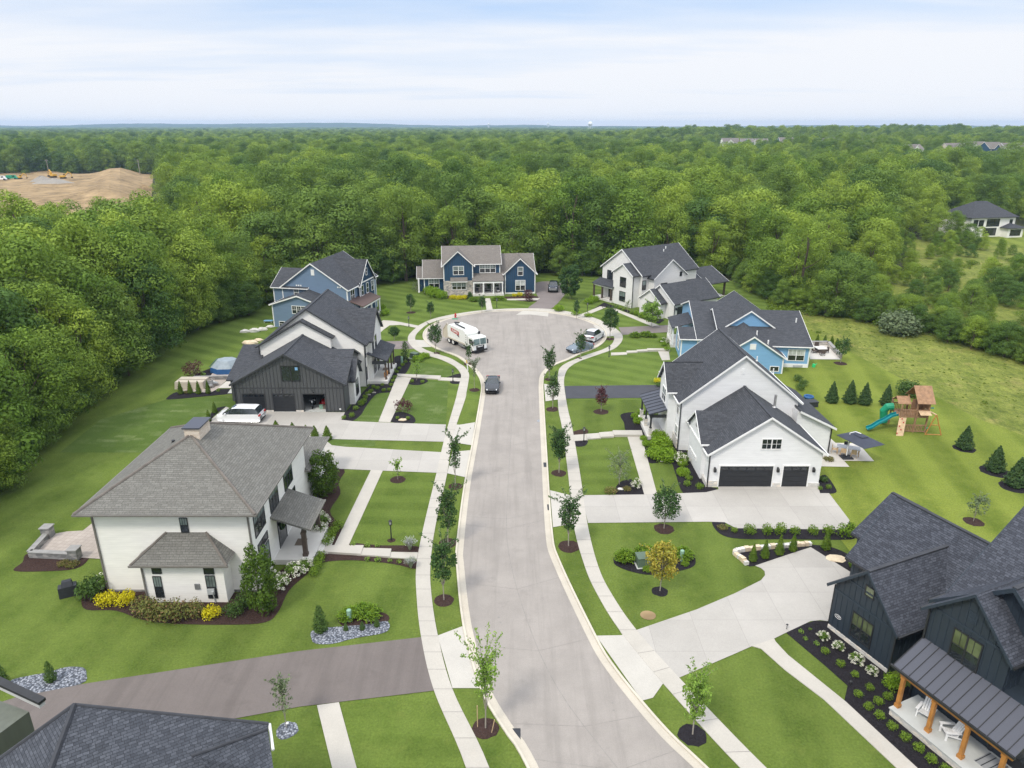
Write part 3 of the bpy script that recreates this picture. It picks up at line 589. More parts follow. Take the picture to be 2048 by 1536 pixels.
# ---------------------------------------------------------------- houses
class House:
    def __init__(s, name, label, x, y, deg=0, cat='house', wall='white_siding', roof='slate_shingle', trim='white_trim', gutter='white_trim', cap=None, wframe='white_trim'):
        s.root = empty(name, x, y, 0, R(deg), label, cat); s.o = (x, y); s.a = R(deg)
        s.parts = {}; s.W, s.RF, s.T, s.GU, s.cap, s.wf = wall, roof, trim, gutter, cap, wframe
        s.ca, s.sa = math.cos(s.a), math.sin(s.a)
    ONE = ('batten', 'roof_seam', 'mat_stripe', 'trim')
    def part(s, name, mat):
        s.n = getattr(s, 'n', 0) + 1
        return s.parts.setdefault((name, mat, s.gid if name in s.ONE[:3] + ('roof', 'ridge_cap') else s.n), MB())
    gid = 0
    def loc(s, p):
        dx, dy = p[0] - s.o[0], p[1] - s.o[1]; return (dx * s.ca + dy * s.sa, -dx * s.sa + dy * s.ca)
    def px(s, u, v, z=0): return s.loc(G(u, v, z))
    def hit(s, f, off, u, v):
        """photo pixel on the wall plane f at off -> (coordinate along the wall, height)"""
        c = s.loc((0, 0)); xc, yc = (u - 1024) / F, (768 - v) / F
        d = (xc, yc * SP + CP, yc * CP - SP); dl = (d[0] * s.ca + d[1] * s.sa, -d[0] * s.sa + d[1] * s.ca)
        k = 0 if f[1] == 'x' else 1; t = (off - c[k]) / dl[k]
        return c[1 - k] + dl[1 - k] * t, HC + d[2] * t
    def gable(s, ax, a, z, b, wall=None, roof=None, oh=.35, rk=.3, zb=-.05, trim=None, bat=None, corner=None, walls=True, ends=(1, 1), t=.14, fas=.2, caps=True):
        """ridge along ax; a = (low, ridge, high) across it; z = (eave, ridge, eave) of the wall top; b = extent along it"""
        s.gid += 1; wall, roof, trim = wall or s.W, roof or s.RF, trim or s.T
        P = (lambda A, B, Z: (A, B, Z)) if ax == 'y' else (lambda A, B, Z: (B, A, Z))
        (a0, ar, a1), (z0, zr, z1), (b0, b1) = a, z, b
        prof = [(a0, zb), (a1, zb), (a1, z1), (ar, zr), (a0, z0)]
        if ar in (a0, a1): prof = [(a0, zb), (a1, zb), (a1, z1), (a0, z0)]
        if walls: s.part('wall', wall).prism([P(A, b0, Z) for A, Z in prof], Vector(P(0, b1 - b0, 0)))
        rf = s.part('roof', roof)
        B0, B1 = b0 - rk, b1 + rk
        for (ae, ze, sg) in ((a0, z0, -1), (a1, z1, 1)):
            if abs(ae - ar) < .01: continue
            sl = (zr - ze) / abs(ar - ae); ex, ez = ae + sg * oh, ze - oh * sl + t; rz = zr + t
            rf.slab([P(ex, B0, ez), P(ex, B1, ez), P(ar, B1, rz), P(ar, B0, rz)], t * .92)
            g0, g1 = sorted((ex, ex + sg * .11)); q0, q1 = P(g0, B0 + .02, ez - .15), P(g1, B1 - .02, ez - .02); s.part('gutter', s.GU).box(*q0, *q1)
            for be, o in ((B0, -1), (B1, 1)):
                if not ends[0 if o < 0 else 1]: continue
                lo = [P(ex, be, ez + .015), P(ar, be, rz + .015), P(ar, be, rz - fas), P(ex, be, ez - fas)]
                s.part('trim', trim).prism(lo, Vector(P(0, o * .045, 0)))
        if s.cap and caps: 
            q0, q1 = P(ar - .12, B0, zr + t - .06), P(ar + .12, B1, zr + t + .035); s.part('ridge_cap', s.cap).box(*q0, *q1)
        if bat:
            bm = s.part('batten', bat); st = .42
            for be, o in ((b0, -1), (b1, 1)):
                if not ends[0 if o < 0 else 1]: continue
                k = a0 + .2
                while k < a1 - .1:
                    zt = z0 + (zr - z0) * (k - a0) / max(.01, ar - a0) if k < ar else z1 + (zr - z1) * (a1 - k) / max(.01, a1 - ar)
                    q0, q1 = P(k - .03, be, zb), P(k + .03, be + o * .028, zt - .03); bm.box(*q0, *q1); k += st
            for ae, ze, o in ((a0, z0, -1), (a1, z1, 1)):
                k = b0 + .2
                while k < b1 - .1:
                    q0, q1 = P(ae, k - .03, zb), P(ae + o * .028, k + .03, ze - .03); bm.box(*q0, *q1); k += st
        if corner:
            for ae, ze, o in ((a0, z0, -1), (a1, z1, 1)):
                for be, p in ((b0, -1), (b1, 1)):
                    q0, q1 = P(ae - .1, be - .1, zb), P(ae + .1, be + .1, ze - .02)
                    q0, q1 = P(ae + o * .03 - o * .17, be + p * .03 - p * .17, zb), P(ae + o * .03, be + p * .03, ze - .03); s.part('corner_board', corner).box(*q0, *q1)
    def shed(s, pts, roof=None, t=.14, edge=None):
        """one roof plane given by its corners in local coordinates"""
        s.part('roof', roof or s.RF).slab(pts, t)
    def hip(s, x0, x1, y0, y1, ze, r0, r1, zr, oh=.4, roof=None, cap=None, t=.16, walls=True, wall=None, zb=-.05):
        s.gid += 1
        if walls: s.part('wall', wall or s.W).box(x0, y0, zb, x1, y1, ze)
        X0, X1, Y0, Y1 = x0 - oh, x1 + oh, y0 - oh, y1 + oh; rf = s.part('roof', roof or s.RF)
        A, B_, C, D_ = (X0, Y0, ze), (X1, Y0, ze), (X1, Y1, ze), (X0, Y1, ze); p, q = (*r0, zr), (*r1, zr)
        top = lambda v: (v[0], v[1], v[2] + t)
        i = len(rf.v); rf.v += [A, B_, C, D_] + [top(v) for v in (A, B_, C, D_, p, q)]
        if abs(r1[1] - r0[1]) > abs(r1[0] - r0[0]): F_ = [(4, 5, 8), (5, 6, 9, 8), (6, 7, 9), (7, 4, 8, 9)]
        else: F_ = [(4, 5, 9, 8), (5, 6, 9), (6, 7, 8, 9), (7, 4, 8)]
        for f in F_ + [(3, 2, 1, 0), (0, 1, 5, 4), (1, 2, 6, 5), (2, 3, 7, 6), (3, 0, 4, 7)]: rf.f.append(tuple(i + k for k in f)); rf.m.append(0)
        g = s.part('gutter', s.GU)
        g.box(X0 - .1, Y0 - .1, ze + .02, X1 + .1, Y0 - .002, ze + t - .02); g.box(X0 - .1, Y1 + .002, ze + .02, X1 + .1, Y1 + .1, ze + t - .02)
        g.box(X0 - .1, Y0, ze + .02, X0 - .002, Y1, ze + t - .02); g.box(X1 + .002, Y0, ze + .02, X1 + .1, Y1, ze + t - .02)
        if cap:
            c = s.part('ridge_cap', cap); near = lambda v: p if (Vector(v) - Vector(p)).length < (Vector(v) - Vector(q)).length else q
            for v in (A, B_, C, D_): c.tube([(v[0], v[1], v[2] + t), (near(v)[0], near(v)[1], zr + t)], .11, 6)
            c.tube([(p[0], p[1], zr + t), (q[0], q[1], zr + t)], .11, 6)
    def onwall(s, f, off):
        """frame of a wall: function (c, out, z) -> local point, c along the wall"""
        sg = -1 if f[0] == '-' else 1
        return (lambda c, o, z: (off + sg * o, c, z)) if f[1] == 'x' else (lambda c, o, z: (c, off + sg * o, z))
    def win(s, f, off, c, z, w, h, cols=2, rows=0, pane='pane_dark', frame=None, sash=True, upper=None, bars=0, board=.09, name='window', label=None):
        """window centred at c, sill at z; cols sashes side by side, rows of glazing bars in the upper half"""
        if upper is None and sash and pane == 'pane_dark' and rnd.random() < .38: upper = 'pane_blind'
        Q = s.onwall(f, off); m = MB(); fr = frame or s.wf
        def bx(c0, c1, z0, z1, o0, o1):
            p, q = Q(c0, o0, z0), Q(c1, o1, z1); m.box(*p, *q)
        x0, x1, z1 = c - w / 2, c + w / 2, z + h
        bx(x0 - board, x0, z - board, z1 + board, -.01, .06); bx(x1, x1 + board, z - board, z1 + board, -.01, .06)
        bx(x0, x1, z - board, z, -.01, .065); bx(x0, x1, z1, z1 + board, -.01, .065)
        cw = w / cols
        for k in range(1, cols): bx(x0 + k * cw - .05, x0 + k * cw + .05, z, z1, -.01, .052)
        if sash: bx(x0, x1, z + h * .5 - .03, z + h * .5 + .03, -.01, .05)
        for k in range(cols):
            for j in range(1, bars + 1):
                xx = x0 + k * cw + cw * j / (bars + 1); bx(xx - .015, xx + .015, z + h * .5 if sash else z, z1, -.01, .046)
        for j in range(1, rows + 1):
            zz = z + h * (.5 if sash else 0) + (h * .5 if sash else h) * j / (rows + 1); bx(x0, x1, zz - .015, zz + .015, -.01, .045)
        o = m.build(name, fr, s.root)
        if label: o['label'] = label
        g = MB(); zs = z + h * .5 if upper else z1
        p, q = Q(x0, .004, z), Q(x1, .034, zs); g.box(*p, *q, 0)
        if upper: p, q = Q(x0, .004, zs), Q(x1, .034, z1); g.box(*p, *q, 1)
        g.build('pane', [pane] + ([upper] if upper else []), o)
        return o
    def pwin(s, f, off, p0, p1, **kw):
        """window whose glass spans two photo pixels (top left, bottom right)"""
        c0, za = s.hit(f, off, *p0); c1, zb = s.hit(f, off, *p1)
        return s.win(f, off, (c0 + c1) / 2, min(za, zb), abs(c1 - c0), abs(za - zb), **kw)
    def door(s, f, off, c, w, h, mat='door_black', frame=None, z=0, glass=True, name='front_door'):
        Q = s.onwall(f, off); m = MB(); fr = MB()
        m.box(*Q(c - w / 2, -.01, z), *Q(c + w / 2, .035, z + h))
        for a, b_, z0, z1 in ((c - w / 2 - .1, c - w / 2, z, z + h + .1), (c + w / 2, c + w / 2 + .1, z, z + h + .1), (c - w / 2, c + w / 2, z + h, z + h + .1)): fr.box(*Q(a, -.01, z0), *Q(b_, .055, z1))
        o = m.build(name, mat, s.root); fr.build('door_frame', frame or s.T, o)
        if glass:
            g = MB(); g.box(*Q(c - w * .3, .03, z + h * .3), *Q(c + w * .3, .045, z + h * .9)); g.build('pane', 'pane_dark', o)
        k = MB(); k.ball(Q(c + w * .38, .07, z + 1), .045, 8, 5); k.build('handle', 'grey_metal', o)
        return o
    def garage_door(s, f, off, c, w, h, mat='door_black', frame=None, pan='pane_dark', rows=4, z=0.02, lights=6):
        Q = s.onwall(f, off); m = MB(); fr = MB(); hh = h / rows
        for k in range(rows):
            m.box(*Q(c - w / 2, -.01, z + k * hh + .02), *Q(c + w / 2, .03, z + (k + 1) * hh - .02))
        m.box(*Q(c - w / 2, -.01, z), *Q(c + w / 2, .015, z + h))
        for a, b_, z0, z1 in ((c - w / 2 - .12, c - w / 2, z, z + h + .12), (c + w / 2, c + w / 2 + .12, z, z + h + .12), (c - w / 2, c + w / 2, z + h, z + h + .12)): fr.box(*Q(a, -.01, z0), *Q(b_, .07, z1))
        o = m.build('garage_door', mat, s.root); fr.build('door_frame', frame or s.T, o)
        if lights:
            g = MB(); lw = w / lights
            for k in range(lights): g.box(*Q(c - w / 2 + (k + .12) * lw, .025, z + h - hh * .75), *Q(c - w / 2 + (k + .88) * lw, .038, z + h - hh * .25))
            g.build('pane', pan, o)
        return o
    def sconce(s, f, off, c, z):
        Q = s.onwall(f, off); m = MB(); m.box(*Q(c - .08, 0, z - .05), *Q(c + .08, .05, z + .3)); m.box(*Q(c - .11, .05, z - .12), *Q(c + .11, .28, z + .2)); m.tube([Q(c, .16, z + .2), Q(c, .16, z + .36)], [.14, .03], 8)
        m.build('wall_lamp', 'black_trim', s.root)
    def spout(s, x, y, z0, mat=None):
        m = s.part('downspout', mat or s.GU); m.box(x - .05, y - .05, 0, x + .05, y + .05, z0)
    def post(s, x, y, z0, z1, w=.16, mat='brown_wood', base=0, bmat=None, name='porch_post'):
        m = MB(); m.box(x - w / 2, y - w / 2, z0 + base, x + w / 2, y + w / 2, z1); m.box(x - w / 2 - .04, y - w / 2 - .04, z0 + base, x + w / 2 + .04, y + w / 2 + .04, z0 + base + .22); m.box(x - w / 2 - .03, y - w / 2 - .03, z1 - .16, x + w / 2 + .03, y + w / 2 + .03, z1 - .004)
        o = m.build(name, mat, s.root)
        if base: q = MB(); q.box(x - w, y - w, z0, x + w, y + w, z0 + base); q.box(x - w - .05, y - w - .05, z0 + base, x + w + .05, y + w + .05, z0 + base + .07); q.build('pier', bmat, o)
        return o
    def vent(s, f, off, c, z, w=.4, h=.55, mat='white_trim'):
        Q = s.onwall(f, off); m = MB(); m.box(*Q(c - w / 2, -.01, z), *Q(c + w / 2, .04, z + h))
        for k in range(5): m.box(*Q(c - w / 2 + .05, .04, z + h * (k + .3) / 5.4), *Q(c + w / 2 - .05, .055, z + h * (k + .75) / 5.4))
        m.build('gable_vent', mat, s.root)
    def pipe(s, x, y, z0, z1, r=.06, mat='white_trim'):
        m = MB(); m.cyl(x, y, z0, z1, r, seg=10); m.cyl(x, y, z0 - .02, z0 + .12, r * 1.9, r * 1.2, seg=10); m.build('vent_pipe', mat, s.root)
    def done(s):
        for (nm, mat, _), m in s.parts.items(): m.build(nm, mat, s.root, uv='shingle' in mat or nm == 'roof')

# --- H7: pale siding house with the two garage doors on the right
h = House('white_house', 'pale lap sided house with two charcoal garage doors and dark gabled roofs', 23.55, 59.5, 0, wall='cool_white_siding', cap='dark_ridge_cap')
h.gable('y', (-5.15, 0, 5.25), (3.55, 7.05, 3.55), (0, 9), bat=None)                       # garage wing
h.gable('x', (1.6, 4.1, 6.6), (3.95, 5.95, 3.95), (-5.5, -1.0), caps=False)            # cross gable over its street side
h.gable('y', (-6.2, -.25, 5.7), (5.55, 10.35, 5.55), (8.0, 17.5))                          # main house
h.gable('x', (10.4, 12.6, 14.8), (5.9, 8.1, 5.9), (-7.0, 0), caps=False)
h.part('wall', 'cool_white_siding').prism([(5.2, 6.6, -.05), (8.8, 6.6, -.05), (8.8, 6.6, 3.2), (5.2, 6.6, 5.0)], (0, 10.4, 0))     # lean-to at the back
h.shed([(5.4, 6.2, 5.15), (5.4, 17.2, 5.15), (9.2, 17.2, 3.25), (9.2, 6.2, 3.25)]); tq = h.part('trim', 'white_trim'); tq.prism([(5.3, 6.2, 5.17), (9.2, 6.2, 3.27), (9.2, 6.2, 3.05), (5.3, 6.2, 4.95)], (0, -.045, 0))
Q = h.px
h.garage_door('-y', 0, -1.68, 4.95, 2.15); h.garage_door('-y', 0, 2.94, 2.36, 2.15, lights=3)
for c in (-4.65, 1.22, 4.55): h.sconce('-y', 0, c, 1.75)
h.win('-y', 0, .35, 3.95, 1.75, .95, cols=2, rows=1, bars=1, sash=False); h.vent('-y', 8.0, -.3, 8.4, .35, .6, 'cool_white_siding')
h.pwin('-x', -5.5, (1380, 893), (1392, 920), cols=2, rows=1, bars=1); h.win('-x', -5.5, 4.1, 4.3, .7, .75, cols=1, sash=False)
h.win('-x', -6.2, 9.2, 3.6, .9, 1.6, cols=1); h.win('-x', -6.2, 9.2, .7, .9, 1.6, cols=1); h.win('-x', -7.0, 12.6, 3.8, 1.6, 1.5, cols=2); h.win('-x', -7.0, 12.6, 6.3, .6, .7, cols=1, sash=False); h.win('-x', -6.2, 15.6, 3.7, 1.2, 1.5, cols=1)
h.part('stone_base', 'pale_stone').box(-5.2, -.05, -.05, -4.25, .0 - .001, .62); 
for x0, x1 in ((-5.22, -4.27), (.92, 1.64), (4.24, 5.3)): h.part('stone_base', 'pale_stone').box(x0, -.09, -.05, x1, -.003, .42)
h.part('stone_base', 'pale_stone').box(-5.27 - .06, -.09, -.05, -5.155, 2.9, .5); h.part('stone_base', 'pale_stone').box(-6.3, 8.4, -.05, -6.203, 12.5, 1.1)
h.part('porch_roof', 'seam_metal').slab([(-8.9, 10.6, 2.95), (-8.9, 16.6, 2.95), (-6.2, 16.6, 3.75), (-6.2, 10.6, 3.75)], .1)
for k in range(8): h.part('roof_seam', 'black_trim').prism([(-8.9, 10.62 + k * .855, 2.955), (-6.21, 10.62 + k * .855, 3.755), (-6.21, 10.62 + k * .855, 3.79), (-8.9, 10.62 + k * .855, 2.99)], (0, .03, 0))
h.part('porch_beam', 'black_trim').box(-8.75, 10.7, 2.55, -8.55, 16.5, 2.84); h.part('porch_beam', 'black_trim').box(-8.55, 10.7, 2.55, -6.21, 10.9, 2.84); h.part('porch_floor', 'porch_slab').box(-8.95, 10.6, -.05, -6.205, 16.6, .42)
for y in (10.9, 13.6, 16.3): h.post(-8.6, y, .42, 2.56, .17, 'black_trim', .75, 'pale_stone')
h.door('-x', -6.2, 13.4, 1.0, 2.15, z=.42); h.spout(-5.22, -.06, 3.4, 'black_trim'); h.spout(-6.26, 7.93, 5.4, 'black_trim'); h.spout(8.86, 6.53, 3.1, 'black_trim'); h.spout(5.32, -.06, .1)
h.pipe(2.6, 6.2, 5.6, 6.9, .13, 'steel_pipe'); h.pipe(2.2, 11.5, 8.7, 9.2); h.pipe(3.7, 10.5, 7.6, 8.2)
h.done(); H7 = h

# --- H1: cream house with the grey hip roof, lower left
h = House('cream_house', 'cream two storey house with grey hip roof and brick chimney', -29.4, 43.5, 0, roof='grey_shingle', gutter='taupe_gutter', trim='white_trim', wframe='black_trim')
h.hip(0, 11.0, 0, 13.4, 6.7, (5.1, 5.6), (5.1, 7.9), 9.85, oh=.75, cap='ridge_cap')
h.part('wall', 'white_siding').prism([(3.45, 0, -.05), (3.45, -1.25, -.05), (9.15, -1.25, -.05), (9.15, 0, -.05)], (0, 0, 3.3))
rf = h.part('roof', 'grey_shingle'); E0, E1, E2, E3 = (2.95, .0, 3.35), (2.95, -1.65, 3.35), (9.65, -1.65, 3.35), (9.65, 0, 3.35); T0, T1 = (5.0, .0, 5.0), (7.8, .0, 5.0)
rf.poly([E1, E2, T1, T0]); rf.poly([E0, E1, T0]); rf.poly([E2, E3, T1]); rf.poly([E0, E3, E2, E1])
for p, q in ((E1, T0), (E2, T1)): h.part('ridge_cap', 'ridge_cap').tube([p, q], .09, 6)
h.part('gutter', 'taupe_gutter').box(2.85, -1.76, 3.23, 9.75, -1.655, 3.36); h.spout(3.5, -1.31, 3.25, 'taupe_gutter'); h.spout(.0, -.06, 6.6, 'taupe_gutter'); h.spout(10.9, -.06, 6.6, 'taupe_gutter')
for c0, c1 in (((306, 1153), (328.5, 1193)), ((411, 1151.5), (435.5, 1195))): h.pwin('-y', -1.25, c0, c1, cols=1, upper='pane_blind', bars=2, frame='black_trim', board=.04)
for c0, c1 in (((303.5, 1133), (323, 1146)), ((407.5, 1134.5), (428, 1147))): h.pwin('-y', -1.25, c0, c1, cols=1, sash=False, bars=0, board=.04)
h.pwin('-y', 0, (359, 1036), (378, 1064), cols=1, upper='pane_blind', bars=2, board=.04)
X1 = 11.0
for yc, w in ((1.65, 2.1), (4.95, 1.9), (8.6, 2.1)): h.win('+x', X1, yc, 4.15, w, 2.15, cols=3, upper='pane_blind', bars=1, board=.05)
h.win('+x', X1, 1.75, .9, 2.0, 1.7, cols=2, upper='pane_blind', board=.05); h.win('+x', X1, 1.75, 2.85, 2.0, .55, cols=2, sash=False, board=.05); h.win('+x', X1, 8.9, .8, 2.0, 1.7, cols=2, board=.05); h.win('+x', X1, 8.9, 2.75, 2.0, .6, cols=2, sash=False, board=.05)
h.door('+x', X1, 5.9, 1.7, 2.3, z=.42, mat='pane_dark', frame='black_trim')
wr = MB(); wr.tube([(X1 + .1, 5.9 + .33 * math.cos(t), 2.0 + .33 * math.sin(t)) for t in [k * math.pi / 8 for k in range(17)]], .07, 6); wr.build('wreath', 'yew_leaf', h.root)
h.part('porch_roof', 'grey_shingle').slab([(13.9, 3.7, 2.95), (13.9, 8.3, 2.95), (11.0, 8.3, 4.0), (11.0, 3.7, 4.0)], .16); h.part('gutter', 'taupe_gutter').box(13.905, 3.65, 2.82, 14.02, 8.35, 2.95); h.part('porch_beam', 'brown_wood').box(13.2, 3.9, 2.5, 13.45, 8.1, 2.8)
for y in (4.05, 7.95): h.post(13.3, y, .42, 2.52, .32)
h.part('porch_floor', 'porch_slab').box(11.0, 3.4, -.05, 14.0, 8.3, .42); h.part('porch_step', 'porch_slab').box(14.0, 4.8, -.05, 14.4, 7.2, .28); h.part('porch_step', 'porch_slab').box(14.4, 4.8, -.05, 14.8, 7.2, .14)
m = MB(); m.box(12.0, 5.4, .42, 12.8, 6.4, .436); m.build('door_mat', 'copper_mat', h.root)
h.hip(2.5, 11.0, 13.42, 19.8, 3.1, (6.8, 14.0), (6.8, 15.6), 4.7, oh=.38)
ch = MB(); ch.box(4.72, 5.45, 8.6, 5.85, 7.4, 10.56); ch.build('chimney', 'tan_brick', h.root); cp = MB(); cp.box(4.62, 5.33, 10.56, 5.97, 7.52, 10.66); cp.build('chimney_cap', 'seam_metal', h.root)
m = MB(); m.box(-.9, 2.5, 2.7, .0, 8.6, 2.95); m.build('porch_beam', 'brown_wood', h.root); h.post(-.7, 2.8, 0, 2.71, .28); h.post(-.7, 8.3, 0, 2.71, .28)
m = MB(); m.box(7.0, -1.33, 1.15, 7.35, -1.253, 1.6); m.build('dryer_vent', 'grey_metal', h.root); m = MB(); m.box(7.85, -1.38, .75, 8.35, -1.253, 1.2); m.cyl(8.25, -1.42, .9, 1.05, .09); m.tube([(8.2, -1.31, .75), (8.3, -1.31, .05)], .04, 6); m.build('electric_meter', 'galvanised', h.root)
h.part('stone_base', 'grey_block').box(-.02, -.02, -.05, 11.02, -.003, .18); h.pipe(3.3, 6.4, 8.9, 9.2, .12, 'black_trim')
h.done()

# --- H2: white and charcoal house with the open garage, left
h = House('white_charcoal_house', 'white and charcoal gabled house with three garage bays, one standing open, by the white minivan', -26.3, 78.05, 0, wall='charcoal_boards', trim='charcoal_trim', gutter='black_trim', wframe='black_trim', cap='dark_ridge_cap')
gw = h.part('wall', 'charcoal_boards')                                                      # garage front is built round the open bay
z0, zr = 3.6, 7.15
bays = [(-4.15, 2.55), (-.62, 2.55), (2.95, 2.55)]
gx0, gx1 = -6.3, 6.55
for x0, x1 in ((gx0, -5.43), (-2.87, -1.9), (.66, 1.67), (4.23, gx1)): gw.box(x0, 0, -.05, x1, .25, 2.25)
gw.prism([(gx0, 0, 2.25), (gx1, 0, 2.25), (gx1, 0, z0), (0, 0, zr), (gx0, 0, z0)], (0, .25, 0)); gw.box(gx0, .25, -.05, gx0 + .2, 9, z0); gw.box(gx1 - .2, .25, -.05, gx1, 9, z0); gw.prism([(gx0 + .2, 6.2, -.05), (gx1 - .2, 6.2, -.05), (gx1 - .2, 6.2, 3.5), (gx0 + .2, 6.2, 3.5)], (0, .2, 0))
h.part('garage_floor', 'cool_slab').box(gx0 + .2, .0, -.04, gx1 - .2, 6.2, .045)
h.gable('y', (gx0, 0, gx1), (z0, zr, z0), (0, 9), walls=False)
bt = h.part('batten', 'charcoal_trim'); k = gx0 + .2
while k < gx1:
    zt = z0 + (zr - z0) * (1 - abs(k) / 6.4); zb = 2.38 if any(abs(k - c) < w / 2 + .12 for c, w in bays) else -.05; bt.box(k - .03, -.028, zb, k + .03, 0, zt - .05); k += .42
bt.box(gx0, -.03, 2.95, gx1, 0, 3.08)
for c, w in bays[:2]: h.garage_door('-y', .06, c, w, 2.22, lights=4, rows=6)
m = MB(); c, w = bays[2]; m.box(c - w / 2 - .12, -.05, 0, c - w / 2, 0, 2.36); m.box(c + w / 2, -.05, 0, c + w / 2 + .12, 0, 2.36); m.box(c - w / 2, -.05, 2.25, c + w / 2, 0, 2.36); m.build('door_frame', 'charcoal_trim', h.root)
for c, w in bays:
    m = MB(); m.tube([(c, -.03, 2.75), (c, -.3, 2.85), (c, -.45, 2.75)], .03, 6); m.tube([(c, -.45, 2.8), (c, -.45, 2.62)], [.05, .2], 10); m.build('barn_lamp', 'black_trim', h.root)
h.win('-y', 0, .55, 3.95, 2.05, 1.75, cols=2, sash=False, pane='pane_dark', board=.08)
m = MB(); m.box(1.1, -.075, 5.25, 1.42, -.056, 5.6); m.build('window_sticker', 'light_blue_siding', h.root)
for x0, x1 in ((-2.87, -1.9), (.66, 1.67)): h.part('stone_base', 'pale_stone').box(x0 + .05, -.06, -.05, x1 - .05, -.03, .25)
h.gable('x', (.5, 5.5, 10.5), (3.6, 6.0, 3.6), (0, gx1), walls=False, caps=False)
gw.prism([(gx1 - .2, .5, z0), (gx1 - .2, 10.5, z0), (gx1 - .2, 5.5, 6.0)], (.2, 0, 0))
h.gable('x', (2.4, 4.1, 5.8), (3.4, 5.45, 3.4), (gx1 - .3, 7.2), wall='white_brick', caps=False, rk=.3)
h.win('+x', 7.2, 4.1, .8, 1.3, 1.8, cols=2)
# main white body with two front gables
h.gable('y', (-5.6, .55, 7.4), (5.8, 10.3, 5.8), (8.7, 19.5), wall='white_siding')
h.gable('y', (-5.65, -.1, 3.4), (5.8, 9.0, 7.0), (7.9, 8.7), wall='white_siding', ends=(1, 0), caps=False)
h.gable('x', (10.7, 14.2, 17.7), (5.8, 9.0, 5.8), (2, 7.95), wall='white_brick', caps=False)
h.win('+x', 7.95, 11.6, 3.9, .9, 1.6, cols=1); h.win('+x', 7.95, 13.6, 3.9, .9, 1.6, cols=1); h.win('+x', 7.4, 9.1, 3.9, .7, 1.5, cols=1); h.win('+x', 7.4, 9.1, .9, .7, 1.5, cols=1); h.win('+x', 7.95, 12.2, .9, 1.3, 1.7, cols=2)
h.part('porch_roof', 'slate_shingle').slab([(10.0, 10.0, 3.1), (10.0, 17.2, 3.1), (7.4, 17.2, 4.1), (7.4, 10.0, 4.1)], .15); h.part('porch_beam', 'charcoal_trim').box(9.55, 10.2, 2.55, 9.8, 17.0, 2.95); h.part('porch_beam', 'charcoal_trim').box(7.96, 10.2, 2.55, 9.55, 10.4, 2.95)
for y in (10.4, 12.6, 14.8, 16.9): h.post(9.67, y, .4, 2.56, .18, 'brown_wood')
h.part('porch_floor', 'porch_slab').box(7.42, 9.6, -.05, 10.0, 17.2, .4); h.door('+x', 7.95, 14.6, 1.1, 2.2, z=.4, frame='black_trim'); m = MB(); m.box(8.5, 14.0, .4, 9.2, 15.2, .415); m.build('door_mat', 'copper_mat', h.root)
for k, y in enumerate((11.3, 12.0)): 
    m = MB(); m.cyl(9.45, y, .4, .72, .16, .2, 10); m.ball((9.45, y, .9), .24, 8, 6); m.build('porch_planter', 'cedar', h.root)
# low rear wing
h.gable('x', (3.5, 10, 16.5), (2.9, 5.2, 2.9), (-8.1, -5.65), wall='charcoal_boards', caps=False)
h.spout(gx1 - .02, -.06, 3.5, 'black_trim'); h.spout(7.46, 8.63, 5.7, 'black_trim'); h.spout(gx0 + .02, -.06, 3.5, 'black_trim'); h.spout(-5.66, 7.84, 5.7, 'black_trim')
m = MB(); m.box(gx1 - .7, -.06, .3, gx1 - .5, 0, .45); m.build('outlet_box', 'white_plastic', h.root)
h.done(); H2 = h
# --- H3: grey blue house with the navy street gable, far left
h = House('grey_blue_house', 'grey blue two storey house with navy street gable and brown metal porch roof', -39.8, 115.78, -12, wall='blue_grey_siding')
h.gable('y', (-.7, 5.1, 11.3), (5.95, 10.05, 5.95), (4.5, 17), corner='white_trim')
h.gable('x', (4.52, 8.6, 13), (5.9, 8.3, 5.9), (-2.4, 4), caps=False, corner='white_trim')
h.gable('x', (8.6, 11.8, 15), (5.95, 9.7, 5.95), (5, 11.8), wall='navy_boards', bat='navy_trim', caps=False, corner='white_trim')
h.gable('y', (-.3, 4.5, 9.3), (3.9, 5.5, 3.9), (0, 5), corner='white_trim')
h.part('porch_roof', 'brown_metal_roof').slab([(14.0, 4.6, 3.1), (14.0, 12.6, 3.1), (11.4, 12.6, 3.95), (11.4, 4.6, 3.95)], .12); h.part('porch_beam', 'white_trim').box(13.7, 4.8, 2.7, 13.9, 12.4, 2.98); h.part('porch_floor', 'porch_slab').box(11.3, 4.6, -.05, 13.9, 12.6, .4)
for y in (5, 8.6, 12.2): h.post(13.75, y, .4, 2.72, .2, 'white_trim')
h.pwin('-y', 0, (584, 612), (612, 628), cols=3, rows=1, bars=1); h.pwin('-y', 0, (559, 643), (570, 652), cols=1); h.pwin('-y', 4.5, (588, 577), (598, 594), cols=1, bars=1, upper='pane_blind')
h.vent('-y', 4.5, 5.3, 8.1, .6, 1.0); h.part('trim', 'white_trim').box(11.79, 8.6, 6.0, 11.86, 15, 6.22)
for y in (9.6, 11.8, 14): h.win('+x', 11.8, y, 3.9, .85, 1.7, cols=1)
h.win('+x', 11.8, 11.8, 7.1, .55, 1.1, cols=1); h.win('+x', 11.3, 6.5, 3.6, 1.5, 1.9, cols=2); h.door('+x', 11.8, 10.5, 1, 2.1, z=.4)
for c in (2.0, 2.4, 2.8, 9.6, 10.0): m = MB(); m.box(c, 4.42, 6.15, c + .22, 4.497, 6.38); m.build('soffit_vent', 'white_trim', h.root)
h.done()

